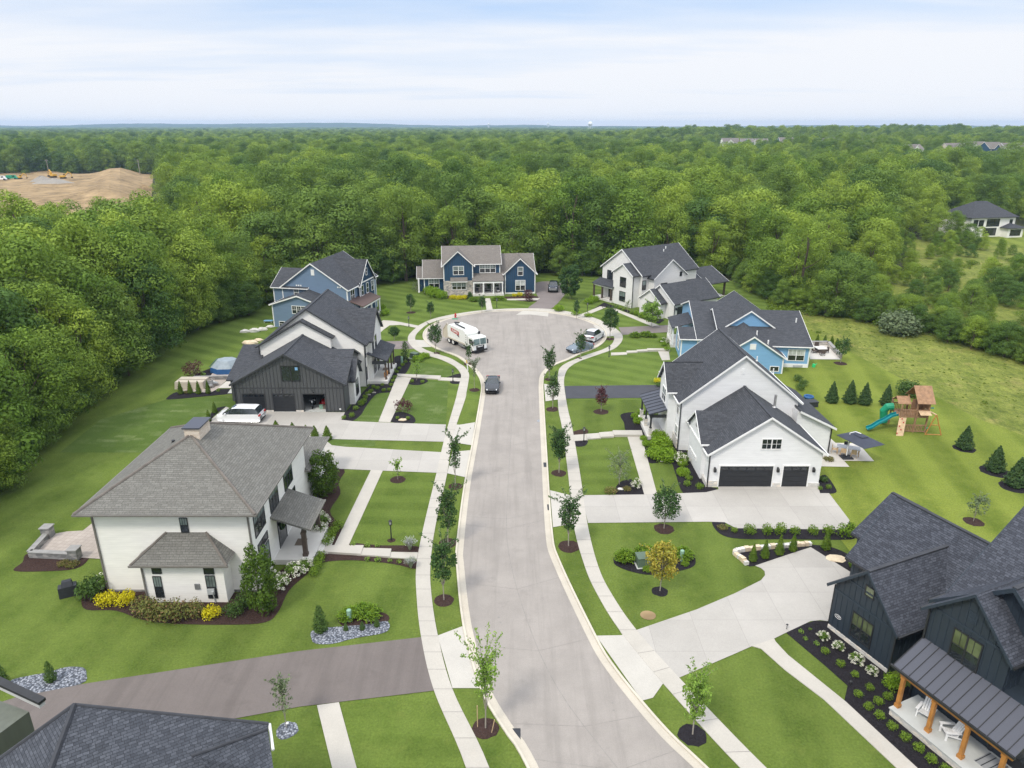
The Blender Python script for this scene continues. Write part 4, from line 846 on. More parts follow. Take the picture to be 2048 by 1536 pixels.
# --- H4: navy house closing the street
h = House('navy_house', 'navy board and batten house with taupe roof closing the end of the street', -1.41, 140.67, 5, wall='navy_boards', roof='brown_grey_shingle')
h.gable('x', (1.0, 5.2, 9.4), (6.1, 8.85, 6.1), (-12.2, -.9), bat='navy_trim', corner='white_trim')
h.gable('y', (-12.2, -9.3, -6.4), (6.05, 8.7, 6.05), (-.4, 5), bat='navy_trim', corner='white_trim', caps=False)
h.gable('y', (0, 3.05, 6.1), (4.2, 7.05, 4.2), (0, 6), bat='navy_trim', corner='white_trim', caps=False)
h.gable('x', (1.6, 5.8, 10), (4.2, 7.05, 4.2), (-1, 6.0), caps=False)
h.gable('x', (2.6, 7.0, 11.4), (3.1, 5.8, 3.1), (-16.2, -12.1), corner='white_trim', caps=False); h.gable('x', (4.0, 6.0, 8.0), (2.9, 4.6, 2.9), (-17.4, -16.2), caps=False)
h.part('stone_front', 'ledge_stone').box(-12.25, -.5, -.05, -6.35, -.405, 2.95); h.part('stone_front', 'ledge_stone').box(-6.2, .93, -.05, -.95, .995, 2.9)
h.part('bay_roof', 'brown_grey_shingle').slab([(-10.9, -1.2, 3.0), (-7.5, -1.2, 3.0), (-7.5, -.45, 3.65), (-10.9, -.45, 3.65)], .1); h.part('trim', 'white_trim').box(-10.9, -1.2, 2.78, -7.5, -.51, 2.93)
h.part('porch_roof', 'brown_grey_shingle').slab([(-6.6, -1.5, 3.0), (-.3, -1.5, 3.0), (-.3, .98, 4.15), (-6.6, .98, 4.15)], .12); h.part('porch_beam', 'white_trim').box(-6.45, -1.4, 2.55, -.45, -1.15, 2.9); h.part('porch_floor', 'porch_slab').box(-6.5, -1.5, -.05, -.3, .92, .4)
for x in (-6.3, -4.4, -2.4, -.6): h.post(x, -1.27, .4, 2.57, .24, 'white_trim')
h.door('-y', .93, -3.4, 1.3, 2.1, z=.4, mat='pane_dark'); h.win('-y', .93, -5.4, 1.3, .8, 1.2, cols=1); h.win('-y', .93, -1.6, 1.3, .8, 1.2, cols=1)
h.win('-y', -.4, -9.25, 4.2, 2.0, 1.6, cols=2, upper='pane_blind'); h.win('-y', -.5, -9.2, 1.25, 2.7, 1.25, cols=3, rows=1, bars=1); h.win('-y', 1.0, -3.4, 4.25, 3.1, 1.6, cols=3, rows=1, bars=1)
h.win('-y', 0, 3.1, 3.75, .95, 1.6, cols=1, upper='pane_blind'); h.win('-y', 0, 3.1, .75, 1.85, 1.95, cols=2, upper='pane_light'); h.win('-y', 2.6, -14.2, .9, 2.0, 1.9, cols=2, rows=1, bars=1); h.win('-x', -16.2, 4.5, .9, 1.2, 1.8, cols=2)
h.part('trim', 'white_trim').box(0, -.06, -.05, 6.1, -.003, .3); h.post(-17.3, 3.0, -.05, 2.9, .3, 'white_trim'); h.done()
for x, lb in ((-5.6, 'dark porch chair by the left column of the navy house porch'), (-1.4, 'dark porch chair with white cushion at the right of the navy house porch')):
    p = (h.o[0] + x * h.ca - .1 * -h.sa, h.o[1] + x * h.sa - .1 * h.ca); c = empty('porch_chair', p[0], p[1], .4, h.a, lb, 'chair')
    m = MB(); m.box(-.3, -.3, .32, .3, .3, .42); m.build('seat', 'black_plastic' if x < -3 else 'white_paint', c); m = MB(); m.box(-.3, .26, .42, .3, .34, .95); m.build('backrest', 'black_plastic', c)
    for sx in (-.27, .27):
        for sy in (-.27, .27): m = MB(); m.box(sx - .03, sy - .03, 0, sx + .03, sy + .03, .32); m.build('leg', 'black_plastic', c)

# --- H5: white farmhouse behind the cul-de-sac, right
h = House('white_farmhouse', 'white brick farmhouse with several gables and slate roof on the right side of the cul-de-sac', 21.97, 128.71, 33, wall='white_brick', gutter='black_trim', wframe='black_trim')
h.gable('x', (-.7, 4.95, 10.6), (6.1, 10.0, 6.1), (1.9, 16)); h.gable('x', (0, 2.65, 5.3), (6.1, 7.8, 6.1), (.2, 4), caps=False); h.gable('y', (3.5, 7.6, 11.7), (5.6, 8.6, 5.6), (-2.2, 5))
h.gable('x', (-10.6, -7.1, -3.6), (3.0, 5.6, 3.0), (.4, 11.2), trim='white_trim'); h.gable('x', (-8.6, -6.0, -3.4), (2.9, 4.75, 2.9), (-.9, .4), caps=False)
h.gable('x', (-2.4, 2.2, 6.8), (3.0, 5.3, 3.0), (11, 17)); h.gable('x', (-2.4, 2.2, 6.8), (3.0, 5.2, 3.0), (17.3, 23), walls=False, caps=False)
for y in (-2.2, 6.6): h.post(22.7, y, 0, 2.98, .3)
h.part('porch_beam', 'white_trim').box(17, -2.3, 2.7, 23, -2.1, 2.95); h.part('porch_floor', 'porch_slab').box(17, -2.4, -.05, 23, 6.8, .12)
h.part('porch_roof', 'slate_shingle').slab([(-.2, 5.0, 2.95), (-.2, 11.2, 2.95), (1.9, 11.2, 3.8), (1.9, 5.0, 3.8)], .12); h.part('porch_beam', 'white_trim').box(.0, 5.4, 2.6, .2, 11, 2.86); h.part('porch_floor', 'porch_slab').box(-.2, 5.3, -.05, 1.9, 11, .35)
for y in (5.7, 8.3, 10.8): h.post(.1, y, .35, 2.62, .28)
h.door('-x', 1.9, 8.0, 1.1, 2.1, z=.35); h.win('-x', 1.9, 8.3, 3.9, 1.5, 1.6, cols=2); h.win('-x', .2, 2.6, 3.6, 1.5, 1.7, cols=2); h.win('-x', .2, 2.6, .9, 1.5, 1.7, cols=2); h.win('-x', 1.9, 6.3, .9, .7, 1.5, cols=1)
h.win('-y', -.7, 2.4, 3.4, .8, 1.6, cols=1); h.win('-y', -2.2, 6.0, 3.9, 1.4, .5, cols=2, sash=False); h.win('-x', -.9, -6.0, .8, 1.4, 1.7, cols=2); h.win('-y', -2.2, 10.2, 5.4, .4, .7, cols=1, sash=False)
h.garage_door('-y', -10.6, 2.9, 3.6, 2.3, frame='white_trim'); h.sconce('-y', -10.6, .8, 1.9); h.spout(.3, -.06, 5.9); h.spout(.45, -10.66, 2.9); h.pipe(11, 3.5, 9.0, 9.5, .09); h.pipe(12, 4.0, 9.3, 9.9, .09); h.done()

# --- H6: light blue house, right
h = House('light_blue_house', 'light blue lap sided house with white trim and dark roof beside the stone edged patio', 41.48, 94.41, -6, wall='light_blue_siding')
h.gable('x', (0, 8.5, 17), (3.1, 5.95, 3.1), (-12, 0), corner='white_trim'); h.gable('y', (-12.4, -7.6, -2.7), (3.5, 6.85, 3.55), (4.2, 17)); h.gable('y', (-12.6, -8.5, -4.25), (2.3, 5.1, 2.3), (-3.1, 4.2), corner='white_trim')
h.gable('x', (2, 12.3, 21), (3.2, 6.2, 3.6), (-15, -8), caps=False); h.gable('x', (2, 4.9, 7.8), (3.15, 4.0, 3.15), (-17.4, -15), caps=False, corner='white_trim')
h.part('porch_roof', 'slate_shingle').slab([(-18.2, 7.5, 3.2), (-18.2, 14, 3.2), (-15.02, 14, 4.1), (-15.02, 7.5, 4.1)], .12); h.part('porch_floor', 'porch_slab').box(-18.1, 7.9, -.05, -15.01, 14, .4)
for y in (8.1, 11, 13.8): h.post(-17.9, y, .4, 3.05, .26, 'white_trim')
h.pwin('-y', 0, (1578, 699.5), (1606.5, 721), cols=2, bars=1, upper='pane_light'); h.vent('-y', -3.1, -8.5, 3.35, .8, .8); h.win('-x', -17.4, 4.9, .9, 2.2, 1.8, cols=2); h.pwin('-y', -3.1, (1541, 733), (1556, 742), cols=1, sash=False)
h.part('trim', 'white_trim').box(-4.2, -.06, -.05, 0, -.003, .55); h.pipe(-.8, 5.5, 4.9, 5.7, .09); h.pipe(-6.2, -1.6, 3.4, 4.3, .1); h.pipe(-7.4, .2, 4.4, 5.1, .09)
h.done(); H6 = h
m = MB(); m.tube([(.35 * math.cos(t), 0, .75 + .45 * math.sin(t)) for t in [k * math.pi / 8 for k in range(17)]], .07, 6); m.tube([(.27 * math.cos(t), .08, .75 + .36 * math.sin(t)) for t in [k * math.pi / 8 for k in range(17)]], .07, 6)
x, y = G(1606, 734); hr = empty('hose_reel', x, y, 0, 0, 'coiled pale garden hose on its reel against the light blue wall', 'hose reel'); m.build('hose', 'white_plastic', hr); m = MB(); m.box(-.06, -.1, 0, .06, .1, 1.1); m.build('stand', 'galvanised', hr)
x, y = G(1627, 734); wc = empty('watering_can', x, y, 0, .4, 'bright green watering can on the lawn by the light blue house', 'watering can'); m = MB(); m.cyl(0, 0, 0, .45, .24, .2); m.build('body', 'bright_green', wc); m = MB(); m.tube([(.2, 0, .1), (.55, 0, .5)], [.05, .035]); m.build('spout', 'bright_green', wc)

# --- H8: midnight blue farmhouse, lower right
h = House('midnight_house', 'midnight blue board and batten farmhouse with cedar porch posts and standing seam porch roof', 21.44, 39.56, -66.5, wall='midnight_boards', roof='blue_slate_shingle', trim='navy_trim', gutter='black_trim', wframe='black_trim', cap='dark_ridge_cap')
h.gable('y', (0, 2.32, 4.69), (3.6, 5.95, 3.4), (0, 8), bat='navy_trim', caps=True, rk=.35)
h.gable('x', (4.0, 7.8, 11.6), (3.3, 6.95, 3.3), (-2.2, 9), bat='navy_trim'); h.gable('x', (7.1, 10.4, 13.7), (3.1, 5.5, 3.1), (-4.5, -2.2), bat='navy_trim')
h.gable('y', (6.6, 8.85, 11.05), (6.45, 8.75, 6.45), (-.35, 6), bat='navy_trim', rk=.35, caps=False)
h.gable('y', (6.2, 9.9, 13.6), (6.3, 9.5, 6.3), (1.0, 12), bat='navy_trim', rk=.5, fas=.28); h.gable('x', (2.2, 7.4, 12.6), (6.2, 10.6, 6.2), (6.1, 18), bat='navy_trim')
h.part('wall', 'midnight_boards').box(4.5, 2.5, -.05, 9, 6, 3.2)
h.part('sill_band', 'pale_stone').box(-.03, -.06, -.05, 4.72, -.003, .3); h.part('band', 'navy_trim').box(-.02, -.045, 3.05, 4.7, 0, 3.2); h.part('band', 'navy_trim').box(.9, -.045, 4.35, 3.8, 0, 4.47); h.part('band', 'navy_trim').box(6.6, -.395, 6.4, 11.05, -.352, 6.55); h.part('wall', 'midnight_boards').box(11.05, -.349, -.05, 13.5, 1.6, 4.2)
h.pwin('-y', 0, (1708.8, 1224), (1737.7, 1294.7), cols=2, upper='pane_green', pane='pane_dark', bars=1, board=.07); h.pwin('-y', 0, (1734.7, 1171), (1746, 1198), cols=1, sash=False, pane='pane_green', board=.07)
h.pwin('-y', -.35, (1912, 1257), (1950, 1345), cols=2, upper='pane_green', bars=1, board=.08); h.vent('-y', -.35, 8.8, 6.9, .5, .7, 'navy_trim'); h.win('-y', 1.0, 12.6, 4.4, 1.2, 1.6, cols=2, upper='pane_green')
pl = MB(); pl.prism([(.62 + .27 * math.cos(t), -.06, 1.35 + .15 * math.sin(t)) for t in [k * math.pi / 12 for k in range(24)]], (0, .05, 0)); po = pl.build('house_number', 'door_black', h.root)
rg = MB(); rg.tube([(.62 + .25 * math.cos(t), -.066, 1.35 + .135 * math.sin(t)) for t in [k * math.pi / 12 for k in range(25)]], .012, 5); rg.build('plaque_rim', 'white_paint', po)
def text(body, size, name, mat, parent, M, ext=.004, bold=0, shear=0):
    cu = bpy.data.curves.new(name, 'FONT'); cu.body = body; cu.size = size; cu.extrude = ext; cu.align_x = 'CENTER'; cu.align_y = 'CENTER'; cu.offset = bold; cu.shear = shear
    t = bpy.data.objects.new(name, cu); COL.objects.link(t); bpy.context.view_layer.update()
    me = bpy.data.meshes.new_from_object(t.evaluated_get(bpy.context.evaluated_depsgraph_get())); bpy.data.objects.remove(t)
    me.materials.clear(); me.materials.append(MATS[mat]); o = bpy.data.objects.new(name, me); COL.objects.link(o); o.parent = parent; o.matrix_local = M; return o
text('7602', .17, 'digits', 'white_paint', po, Matrix.Translation((.62, -.066, 1.35)) @ Matrix.Rotation(R(90), 4, 'X'))
# porch
h.part('porch_roof', 'seam_metal').slab([(6.5, -2.45, 3.05), (13.4, -2.45, 3.05), (13.4, -.36, 4.3), (6.5, -.36, 4.3)], .1)
k = 6.5
while k < 13.4: h.part('roof_seam', 'black_trim').prism([(k, -2.45, 3.055), (k, -.36, 4.305), (k, -.36, 4.345), (k, -2.45, 3.095)], (.03, 0, 0)); k += .5
h.part('gutter', 'black_trim').box(6.4, -2.57, 2.92, 13.45, -2.455, 3.05); h.part('porch_beam', 'cedar').box(6.95, -2.36, 2.62, 13.3, -2.16, 2.9); h.part('porch_beam', 'cedar').box(6.95, -2.16, 2.62, 7.1, -.36, 2.9)
for x in (7.16, 9.09, 11.0, 12.9): h.post(x, -2.26, .5, 2.64, .2, 'cedar')
h.part('porch_floor', 'cool_slab').box(7.0, -2.75, .42, 14, -.352, .5); h.part('porch_base', 'pale_stone').box(7.05, -2.7, -.05, 14, -.4, .42)
h.door('-y', -.35, 12.7, 1.0, 2.2, z=.5, mat='door_black'); m = MB(); m.box(11.4, -1.75, .5, 13.6, -.5, .508); m.build('striped_mat', 'mat_grey', h.root); m = MB(); m.box(12.2, -1.2, .508, 13.1, -.6, .52); m.build('door_mat', 'copper_mat', h.root)
for k in range(7): h.part('mat_stripe', 'black_plastic').box(11.45 + k * .3, -1.75, .509, 11.5 + k * .3, -.5, .511)
m = MB(); m.box(-3.8, 7.05, .1, -2.6, 7.097, 2.3); m.build('side_door', 'cedar', h.root); h.sconce('-y', 7.1, -4.2, 1.8); h.spout(-.06, .05, 3.4); h.spout(4.75, -.06, 3.2); h.spout(6.55, -.41, 6.3)
h.part('outlet', 'white_plastic').box(9.7, -.39, 1.0, 9.82, -.352, 1.2)
h.done(); H8 = h

# --- H9: roofs at the lower left corner
h = House('slate_roof_house', 'house seen from above in the lower left corner, dark slate hip roof with olive wall', 0, 0, 0, wall='olive_wall', roof='near_slate_shingle', gutter='white_trim', trim='olive_wall')
def P9(u, v, z): return (*G(u, v, z), z)
A_, B_ = P9(149, 1409, 8.2), P9(537, 1447, 6.3); C_ = P9(547, 1530, 5.8); rf = h.part('roof', 'near_slate_shingle')
Lf = P9(-60, 1560, 5.6); M0 = (A_[0] + .6, A_[1] - 7.5, 5.0); C2 = (B_[0] + .15, B_[1] - 7.0, 4.4)
rf.slab([A_, B_, C2, M0], .14); rf.slab([A_, M0, Lf], .14)
h.part('ridge_cap', 'dark_ridge_cap').tube([A_, M0], .13, 6); h.part('ridge_cap', 'dark_ridge_cap').tube([A_, Lf], .09, 6); h.part('ridge_cap', 'dark_ridge_cap').tube([A_, B_], .07, 6)
cv0 = P9(383, 1512, 6.9); cv1 = P9(536, 1458, 6.35); cv2 = P9(548, 1545, 5.7); cv3 = P9(470, 1570, 5.6); rf.slab([cv0, cv1, cv2, cv3], .05); h.part('ridge_cap', 'dark_ridge_cap').tube([cv0, cv1], .07, 6)
g0, g1 = P9(539, 1448, 6.2), P9(546, 1500, 5.95); h.part('gutter', 'white_trim').tube([g0, g1], .07, 8)
x0, x1, y0, y1 = A_[0] - 1.5, B_[0] - .5, B_[1] - 8, B_[1] - 1.2
h.part('wall', 'olive_wall').prism([(A_[0] - .2, A_[1] - .7, -.05), (B_[0] - .45, B_[1] - .45, -.05), (B_[0] - .4, B_[1] - 6.8, -.05), (A_[0] + .4, A_[1] - 7.2, -.05)][::-1], (0, 0, 4.4))
w0, w1 = P9(-40, 1350, 6.6), P9(74, 1404, 5.7); f0 = Vector((w0[0], w0[1], 0)); f1 = Vector((w1[0] - .35, w1[1] - .2, 0)); dn = (f1 - f0).normalized(); nn = Vector((dn.y, -dn.x, 0))
q = [f0, f1, f1 + nn * 5.5 - dn * .2, f0 + nn * 5.5]
h.part('wall', 'olive_wall').prism([(p.x, p.y, -.05) for p in q][::-1], (0, 0, 5.35))
up = Vector((0, 0, 1)); e0, e1 = Vector(w0) - nn * .3, Vector(w1) - nn * .3 + dn * .1
tr = h.part('gutter', 'white_trim')
h.part('roof_edge', 'black_trim').prism([Vector(w0) - nn * .25, Vector(w1) - nn * .25 + dn * .3, Vector(w1) + nn * .12 + dn * .3, Vector(w0) + nn * .12], (0, 0, .16))
h.part('soffit', 'soffit').prism([Vector(w0) - nn * .2 - up * .22, Vector(w1) - nn * .2 + dn * .25 - up * .22, Vector(w1) + nn * .1 + dn * .25 - up * .22, Vector(w0) + nn * .1 - up * .22], (0, 0, .2))
h.done()

# --- H10 and the far houses
h = House('far_white_house', 'large white house with slate hip roof and tall windows among the right woods', 144.0, 218.2, 12, roof='slate_shingle', gutter='black_trim', wframe='black_trim', wall='white_siding')
h.hip(-6.2, 9.5, 0, 12, 5.7, (-.6, 6.0), (3.6, 6.0), 9.9, oh=.6); h.hip(5.0, 10.5, -2.6, 2, 2.7, (7.5, -.3), (8, -.3), 3.8, oh=.5)
for z in (.5, 3.2):
    h.win('-y', 0, 1.6 - (.6 if z < 1 else 0), z, 4.4, 2.1, cols=4, sash=False); h.win('-x', -6.2, 4, z, 1.5, 1.6, cols=1, sash=False)
h.win('-y', 0, -2.6, 3.3, 1.6, 1.7, cols=1, sash=False); h.win('-y', 0, -4.6, 3.4, 1.4, 1.7, cols=1, sash=False); h.win('-y', -2.6, 7.7, .6, 3.6, 1.7, cols=3, sash=False); h.win('-y', 0, 8, 3.4, .9, 1.6, cols=1); h.done()
FARH = []
far = [(1440, 281, 'white'), (1470, 280, 'grey'), (1497, 281, 'cream'), (1545, 281, 'grey'), (1563, 280, 'tan'), (1625, 281, 'white'), (1667, 281, 'grey'), (1705, 280, 'tan'), (1793, 305, 'white long'), (1812, 284, 'white'), (1870, 287, 'tan'), (1905, 288, 'white'), (1945, 287, 'navy'), (1962, 290, 'grey'), (1978, 298, 'cream'), (2005, 292, 'white'), (2030, 296, 'cream'), (2047, 300, 'tan'), (1300, 284, 'pale'), (1325, 284, 'tan'), (2075, 297, 'grey'), (1990, 286, 'tan')]
WM = dict(white='white_siding', cream='white_boards', grey='blue_grey_siding', tan='tan_brick', navy='navy_boards', pale='cool_white_siding')
KN = ['steep gabled', 'long low', 'wide gabled', 'dark roofed']
uo = sorted(f[0] for f in far if f[0] > 1790); um = sorted(f[0] for f in far if f[0] <= 1790)
ORDX = ORD
for i, (u, v, c) in enumerate(far):
    y = (565 if v > 286 else 770) + rnd.uniform(-18, 30); x = (u - 1024) / F * y * 1.0; k = i % 4; nm = c.split()[0]
    where = 'among the far trees near the right edge' if u > 1850 else 'among the far trees right of centre'
    hh = House('distant_house', f'{KN[k]} {nm} distant house, {ORD[(uo if u > 1790 else um).index(u)]} from the left in the far {"right cluster" if u > 1790 else "middle row"}', x, y, rnd.uniform(-25, 25), wall=WM[nm], roof='brown_grey_shingle')
    hh.root['group'] = 'houses of the far estate'; FARH.append(hh)
    w = rnd.uniform(6, 9); ze = rnd.uniform(5.5, 6.5); hh.gable('x', (0, 5, 10), (ze, ze + rnd.uniform(3, 4.5), ze), (-w, w), caps=False); hh.gable('y', (-w * .6, -w * .2, w * .2), (ze, ze + 3, ze), (-1.5, 5), caps=False)
    if k % 2: hh.gable('y', (w * .3, w * .65, w), (3.2, 6, 3.2), (-2, 4), caps=False)
    for q in (-.75, .1, .6): hh.win('-y', 0 if q > 0 else 0, w * q, 3.4 if q < .5 else 1, 1.4, 1.6, cols=2)
    hh.win('-y', -1.5, -w * .2, 3.3, 1.8, 1.6, cols=2); hh.done()
# ---------------------------------------------------------------- foliage
def cards(P, N, S, rg, asp=1.0, fold=.25, jit=.6):
    """leaf cards: centres P, facing N (+ jitter), half sizes S -> vertices, faces"""
    n = len(P); N = N + rg.normal(0, jit, (n, 3)); N /= np.linalg.norm(N, axis=1)[:, None] + 1e-9
    a = np.cross(N, rg.normal(0, 1, (n, 3))); a /= np.linalg.norm(a, axis=1)[:, None] + 1e-9; b = np.cross(N, a)
    S = np.broadcast_to(S, (n,))[:, None]
    V = np.empty((n, 4, 3)); V[:, 0] = P - a * S * asp; V[:, 1] = P - b * S * .62 + N * S * fold; V[:, 2] = P + a * S * asp; V[:, 3] = P + b * S * .62 + N * S * fold
    return V.reshape(-1, 3)
def card_mesh(name, Vs, mats, mis=None):
    V = np.concatenate(Vs); nf = len(V) // 4
    me = bpy.data.meshes.new(name); me.vertices.add(len(V)); me.vertices.foreach_set('co', V.astype(np.float32).ravel())
    me.loops.add(nf * 4); me.loops.foreach_set('vertex_index', np.arange(nf * 4, dtype=np.int32)); me.polygons.add(nf)
    me.polygons.foreach_set('loop_start', np.arange(0, nf * 4, 4, dtype=np.int32)); me.polygons.foreach_set('loop_total', np.full(nf, 4, dtype=np.int32))
    for m in mats: me.materials.append(MATS[m])
    if mis is not None: me.polygons.foreach_set('material_index', np.concatenate([np.full(len(v) // 4, k, dtype=np.int32) for v, k in zip(Vs, mis)]))
    me.update(); me.validate(); return me
def obj(name, me, parent=None):
    o = bpy.data.objects.new(name, me); COL.objects.link(o); o.parent = parent; return o
def unit(rg, n):
    v = rg.normal(0, 1, (n, 3)); return v / np.linalg.norm(v, axis=1)[:, None]
def lobes(rg, n, prof, z0, z1, rx, rlo, rhi):
    """lobe centres spread over the outside of a crown whose radius at relative height t is prof(t)"""
    L = []
    for k in range(n):
        t = (k + rg.random()) / n; a = k * 2.4 + rg.random() * 1.2; rr = prof(t) * rx * (.45 + .5 * rg.random() ** .5)
        L.append((math.cos(a) * rr, math.sin(a) * rr, z0 + (z1 - z0) * t, rlo + (rhi - rlo) * rg.random()))
    return np.array(L)
def crown(rg, L, per, size, jit=.55, flat=.8, low=.35, fold=.25):
    """leaf cards over every lobe, the underside sparser"""
    out = []
    for x, y, z, r in L:
        k = int(per * r * r); d = unit(rg, k); d = d[(d[:, 2] > -.25) | (rg.random(k) < low)]
        q = d * (r * (1 + rg.normal(0, .10, len(d)) - .35 * (rg.random(len(d)) < .25)))[:, None]; q[:, 2] *= flat
        out.append(cards(q + (x, y, z), d, size * (.65 + .7 * rg.random(len(d))), rg, 1.0, fold, jit))
    return np.concatenate(out)
def trunk_mb(h, r, limbs=(), wob=.1, seg=7):
    m = MB(); rr = random.Random(int(h * 100)); pts = [(rr.uniform(-wob, wob) * k, rr.uniform(-wob, wob) * k, h * k / 4) for k in range(5)]; pts[0] = (0, 0, -.1)
    m.tube(pts, [r, r * .82, r * .66, r * .5, r * .3], seg)
    for (x, y, z, t) in limbs:
        b = Vector(pts[int(t * 4)]); e = Vector((x, y, z)); mdp = b.lerp(e, .5) + Vector((0, 0, -.08 * (e - b).length)); m.tube([b, mdp, e], [r * .45, r * .3, r * .1], 5)
    return m

# woodland trees: eight crowns, each with its own habit
def wood_tree(seed, H, rx, prof, nl, rlo, rhi, size, per, mat, z0=.12, flat=.8):
    rg = np.random.default_rng(seed); L = lobes(rg, nl, prof, H * z0, H * .95, rx, rlo, rhi); L = np.vstack([L, [[0, 0, H * .9, rlo]]])
    me = card_mesh('crown', [crown(rg, L, per, size, .26, flat, .25)], [mat])
    lim = [(l[0] * .8, l[1] * .8, l[2], .3 + .45 * i / 8) for i, l in enumerate(L[::max(1, len(L) // 8)][:8])]
    tm = trunk_mb(H * .8, .02 * H, lim).build('trunk', 'bark', None); tme = tm.data; bpy.data.objects.remove(tm)
    return me, tme
broad = lambda t: math.sin(math.pi * (.12 + .80 * t)) ** .7; egg = lambda t: math.sin(math.pi * (.18 + .78 * t)) ** .9; spire = lambda t: (1.02 - t) ** .75; wall_ = lambda t: (1 - t ** 3) ** .6
PROTO = [wood_tree(1, 18, 4.9, broad, 24, 1.7, 2.9, 0.187, 120, 'wood_leaf', flat=.72), wood_tree(2, 19, 4.2, egg, 24, 1.5, 2.5, 0.174, 133, 'wood_leaf', flat=.75), wood_tree(3, 17, 5.2, wall_, 26, 1.7, 2.8, 0.194, 115, 'wood_leaf_dark', flat=.72),
         wood_tree(4, 20, 4.5, broad, 28, 1.4, 2.4, 0.174, 139, 'wood_leaf_dark', flat=.78), wood_tree(5, 16, 4.7, egg, 20, 1.7, 3.0, 0.200, 106, 'wood_leaf', flat=.68), wood_tree(6, 18, 3.8, spire, 26, 1.2, 2.3, 0.174, 133, 'wood_leaf'),
         wood_tree(7, 15, 5.0, wall_, 24, 1.5, 2.6, 0.187, 120, 'wood_leaf_dark', flat=.75), wood_tree(8, 18, 4.8, broad, 34, 1.1, 2.0, 0.156, 162, 'wood_leaf', flat=.8)]
PH = [18, 19, 17, 20, 16, 18, 15, 18]

def inpoly(x, y, P):
    c = False; j = len(P) - 1
    for i in range(len(P)):
        (xi, yi), (xj, yj) = P[i], P[j]
        if (yi > y) != (yj > y) and x < (xj - xi) * (y - yi) / (yj - yi) + xi: c = not c
        j = i
    return c
OPEN = [(-44, 20), (-47, 57), (-49.5, 65), (-51, 80), (-52, 100), (-53, 113), (-47, 123), (-46, 131), (-40, 137), (-31, 148), (-20, 155), (5, 158), (17, 158), (38, 161), (48, 156), (48, 140), (50, 130), (56, 122), (63, 116), (67, 109), (70, 101), (73, 93), (82, 84), (100, 70), (100, 20)]
MEAD = [(84, 152), (98, 172), (114, 178), (132, 184), (136, 204), (129, 212), (130, 236), (166, 246), (250, 240), (240, 205), (152, 203), (146, 182), (200, 178), (150, 160), (119, 160)]
DIRT = [(-420, 470), (-315, 508), (-228, 512), (-152, 322), (-76, 168), (-90, 150), (-140, 158), (-310, 330)]
def free(x, y, m=0):
    if inpoly(x, y, OPEN) or inpoly(x, y, MEAD) or inpoly(x, y, DIRT): return False
    if y < 62 and abs(x) < 100: return x < -47 or x > 78
    return True
# keep trees off the roofs near the edge and off the far houses
HOUSES = [(o.location.x, o.location.y) for o in COL.objects if o.type == 'EMPTY' and o.name.startswith('distant_house')]
def vis(x, y, mg=1.12): return y > 8 and abs(x) < mg * y * 1024 / F + 10
pts = []; wr_ = random.Random(11)
gy = 30
def hcap(x, y, s):
    """woods are lower near the right meadow and before the dirt field"""
    a = x / y; cap = 99
    if a < -.36 and y < 128: cap = 11 + .8 * max(0, -50 - x) + 4.5 * wr_.random()
    if a > .5 and 168 < y < 214: return min(s, (3 + 2.5 * wr_.random()) / 18)
    if a > .6 and 238 < y < 300: cap = 15
    if a > .52 and y < 214: cap = 4.5 + 2.5 * wr_.random()
    elif a > .44 and y < 150: cap = 8 + 4 * wr_.random()
    elif a > .30 and y < 165: cap = 12 + 5 * wr_.random()
    if -.72 < a < -.45 and 135 < y < 175: cap = 15.5 + 4 * wr_.random()
    return min(s, cap / 18)
def ss(a, b, x): t = min(1, max(0, (x - a) / (b - a))); return t * t * (3 - 2 * t)
def TZ(x, y):
    """the far estate stands on a gentle rise"""
    return 10.0 * ss(390, 540, y) * (1 - ss(1050, 1400, y)) * ss(90, 260, x) * (1 - ss(760, 1000, x))
def scatter(y0, y1, sp, jit, smin, smax, mg=1.12, nearonly=False):
    y = y0
    while y < y1:
        x = -y * .8 * mg - 12; 
        while x < y * .8 * mg + 12:
            px, py = x + wr_.uniform(-jit, jit) * sp, y + wr_.uniform(-jit, jit) * sp
            if vis(px, py, mg) and free(px, py):
                tz = TZ(px, py); sc_ = hcap(px, py, wr_.uniform(smin, smax))
                if tz > 2 and any(abs(px - hx * py / hy) < 13 and -130 < py - hy < 12 for hx, hy in HOUSES): sc_ *= wr_.choice((0, .22, .34, .4))
                elif tz > 2 and py < 900: sc_ *= .72
                if sc_ > .05: pts.append((px, py, sc_))
            x += sp
        y += sp * .9
for hh in FARH: hh.root.location.z = TZ(*hh.o) - .3
scatter(50, 170, 7.8, .42, .66, 1.2)
for k in range(130):
    px, py = wr_.uniform(-82, -47), wr_.uniform(48, 128)
    if free(px, py) and vis(px, py, 1.16): pts.append((px, py, hcap(px, py, wr_.uniform(.6, 1.1))))
for px, py, sc_ in ((126, 205, .48), (129, 208, .42), (133, 209, .36), (137, 210, .25), (122, 207, .6)): pts.append((px, py, sc_))
for k in range(120):
    px, py = wr_.uniform(80, 150), wr_.uniform(120, 206)
    if free(px, py): pts.append((px, py, wr_.uniform(.14, .30)))
scatter(170, 330, 9.0, .44, .60, 1.25); scatter(330, 700, 10.5, .45, .66, 1.25); scatter(700, 1300, 13, .45, .75, 1.25); scatter(1300, 2600, 17, .48, .7, 1.15, 1.06); scatter(2600, 5300, 34, .5, .7, 1.1, 1.04)
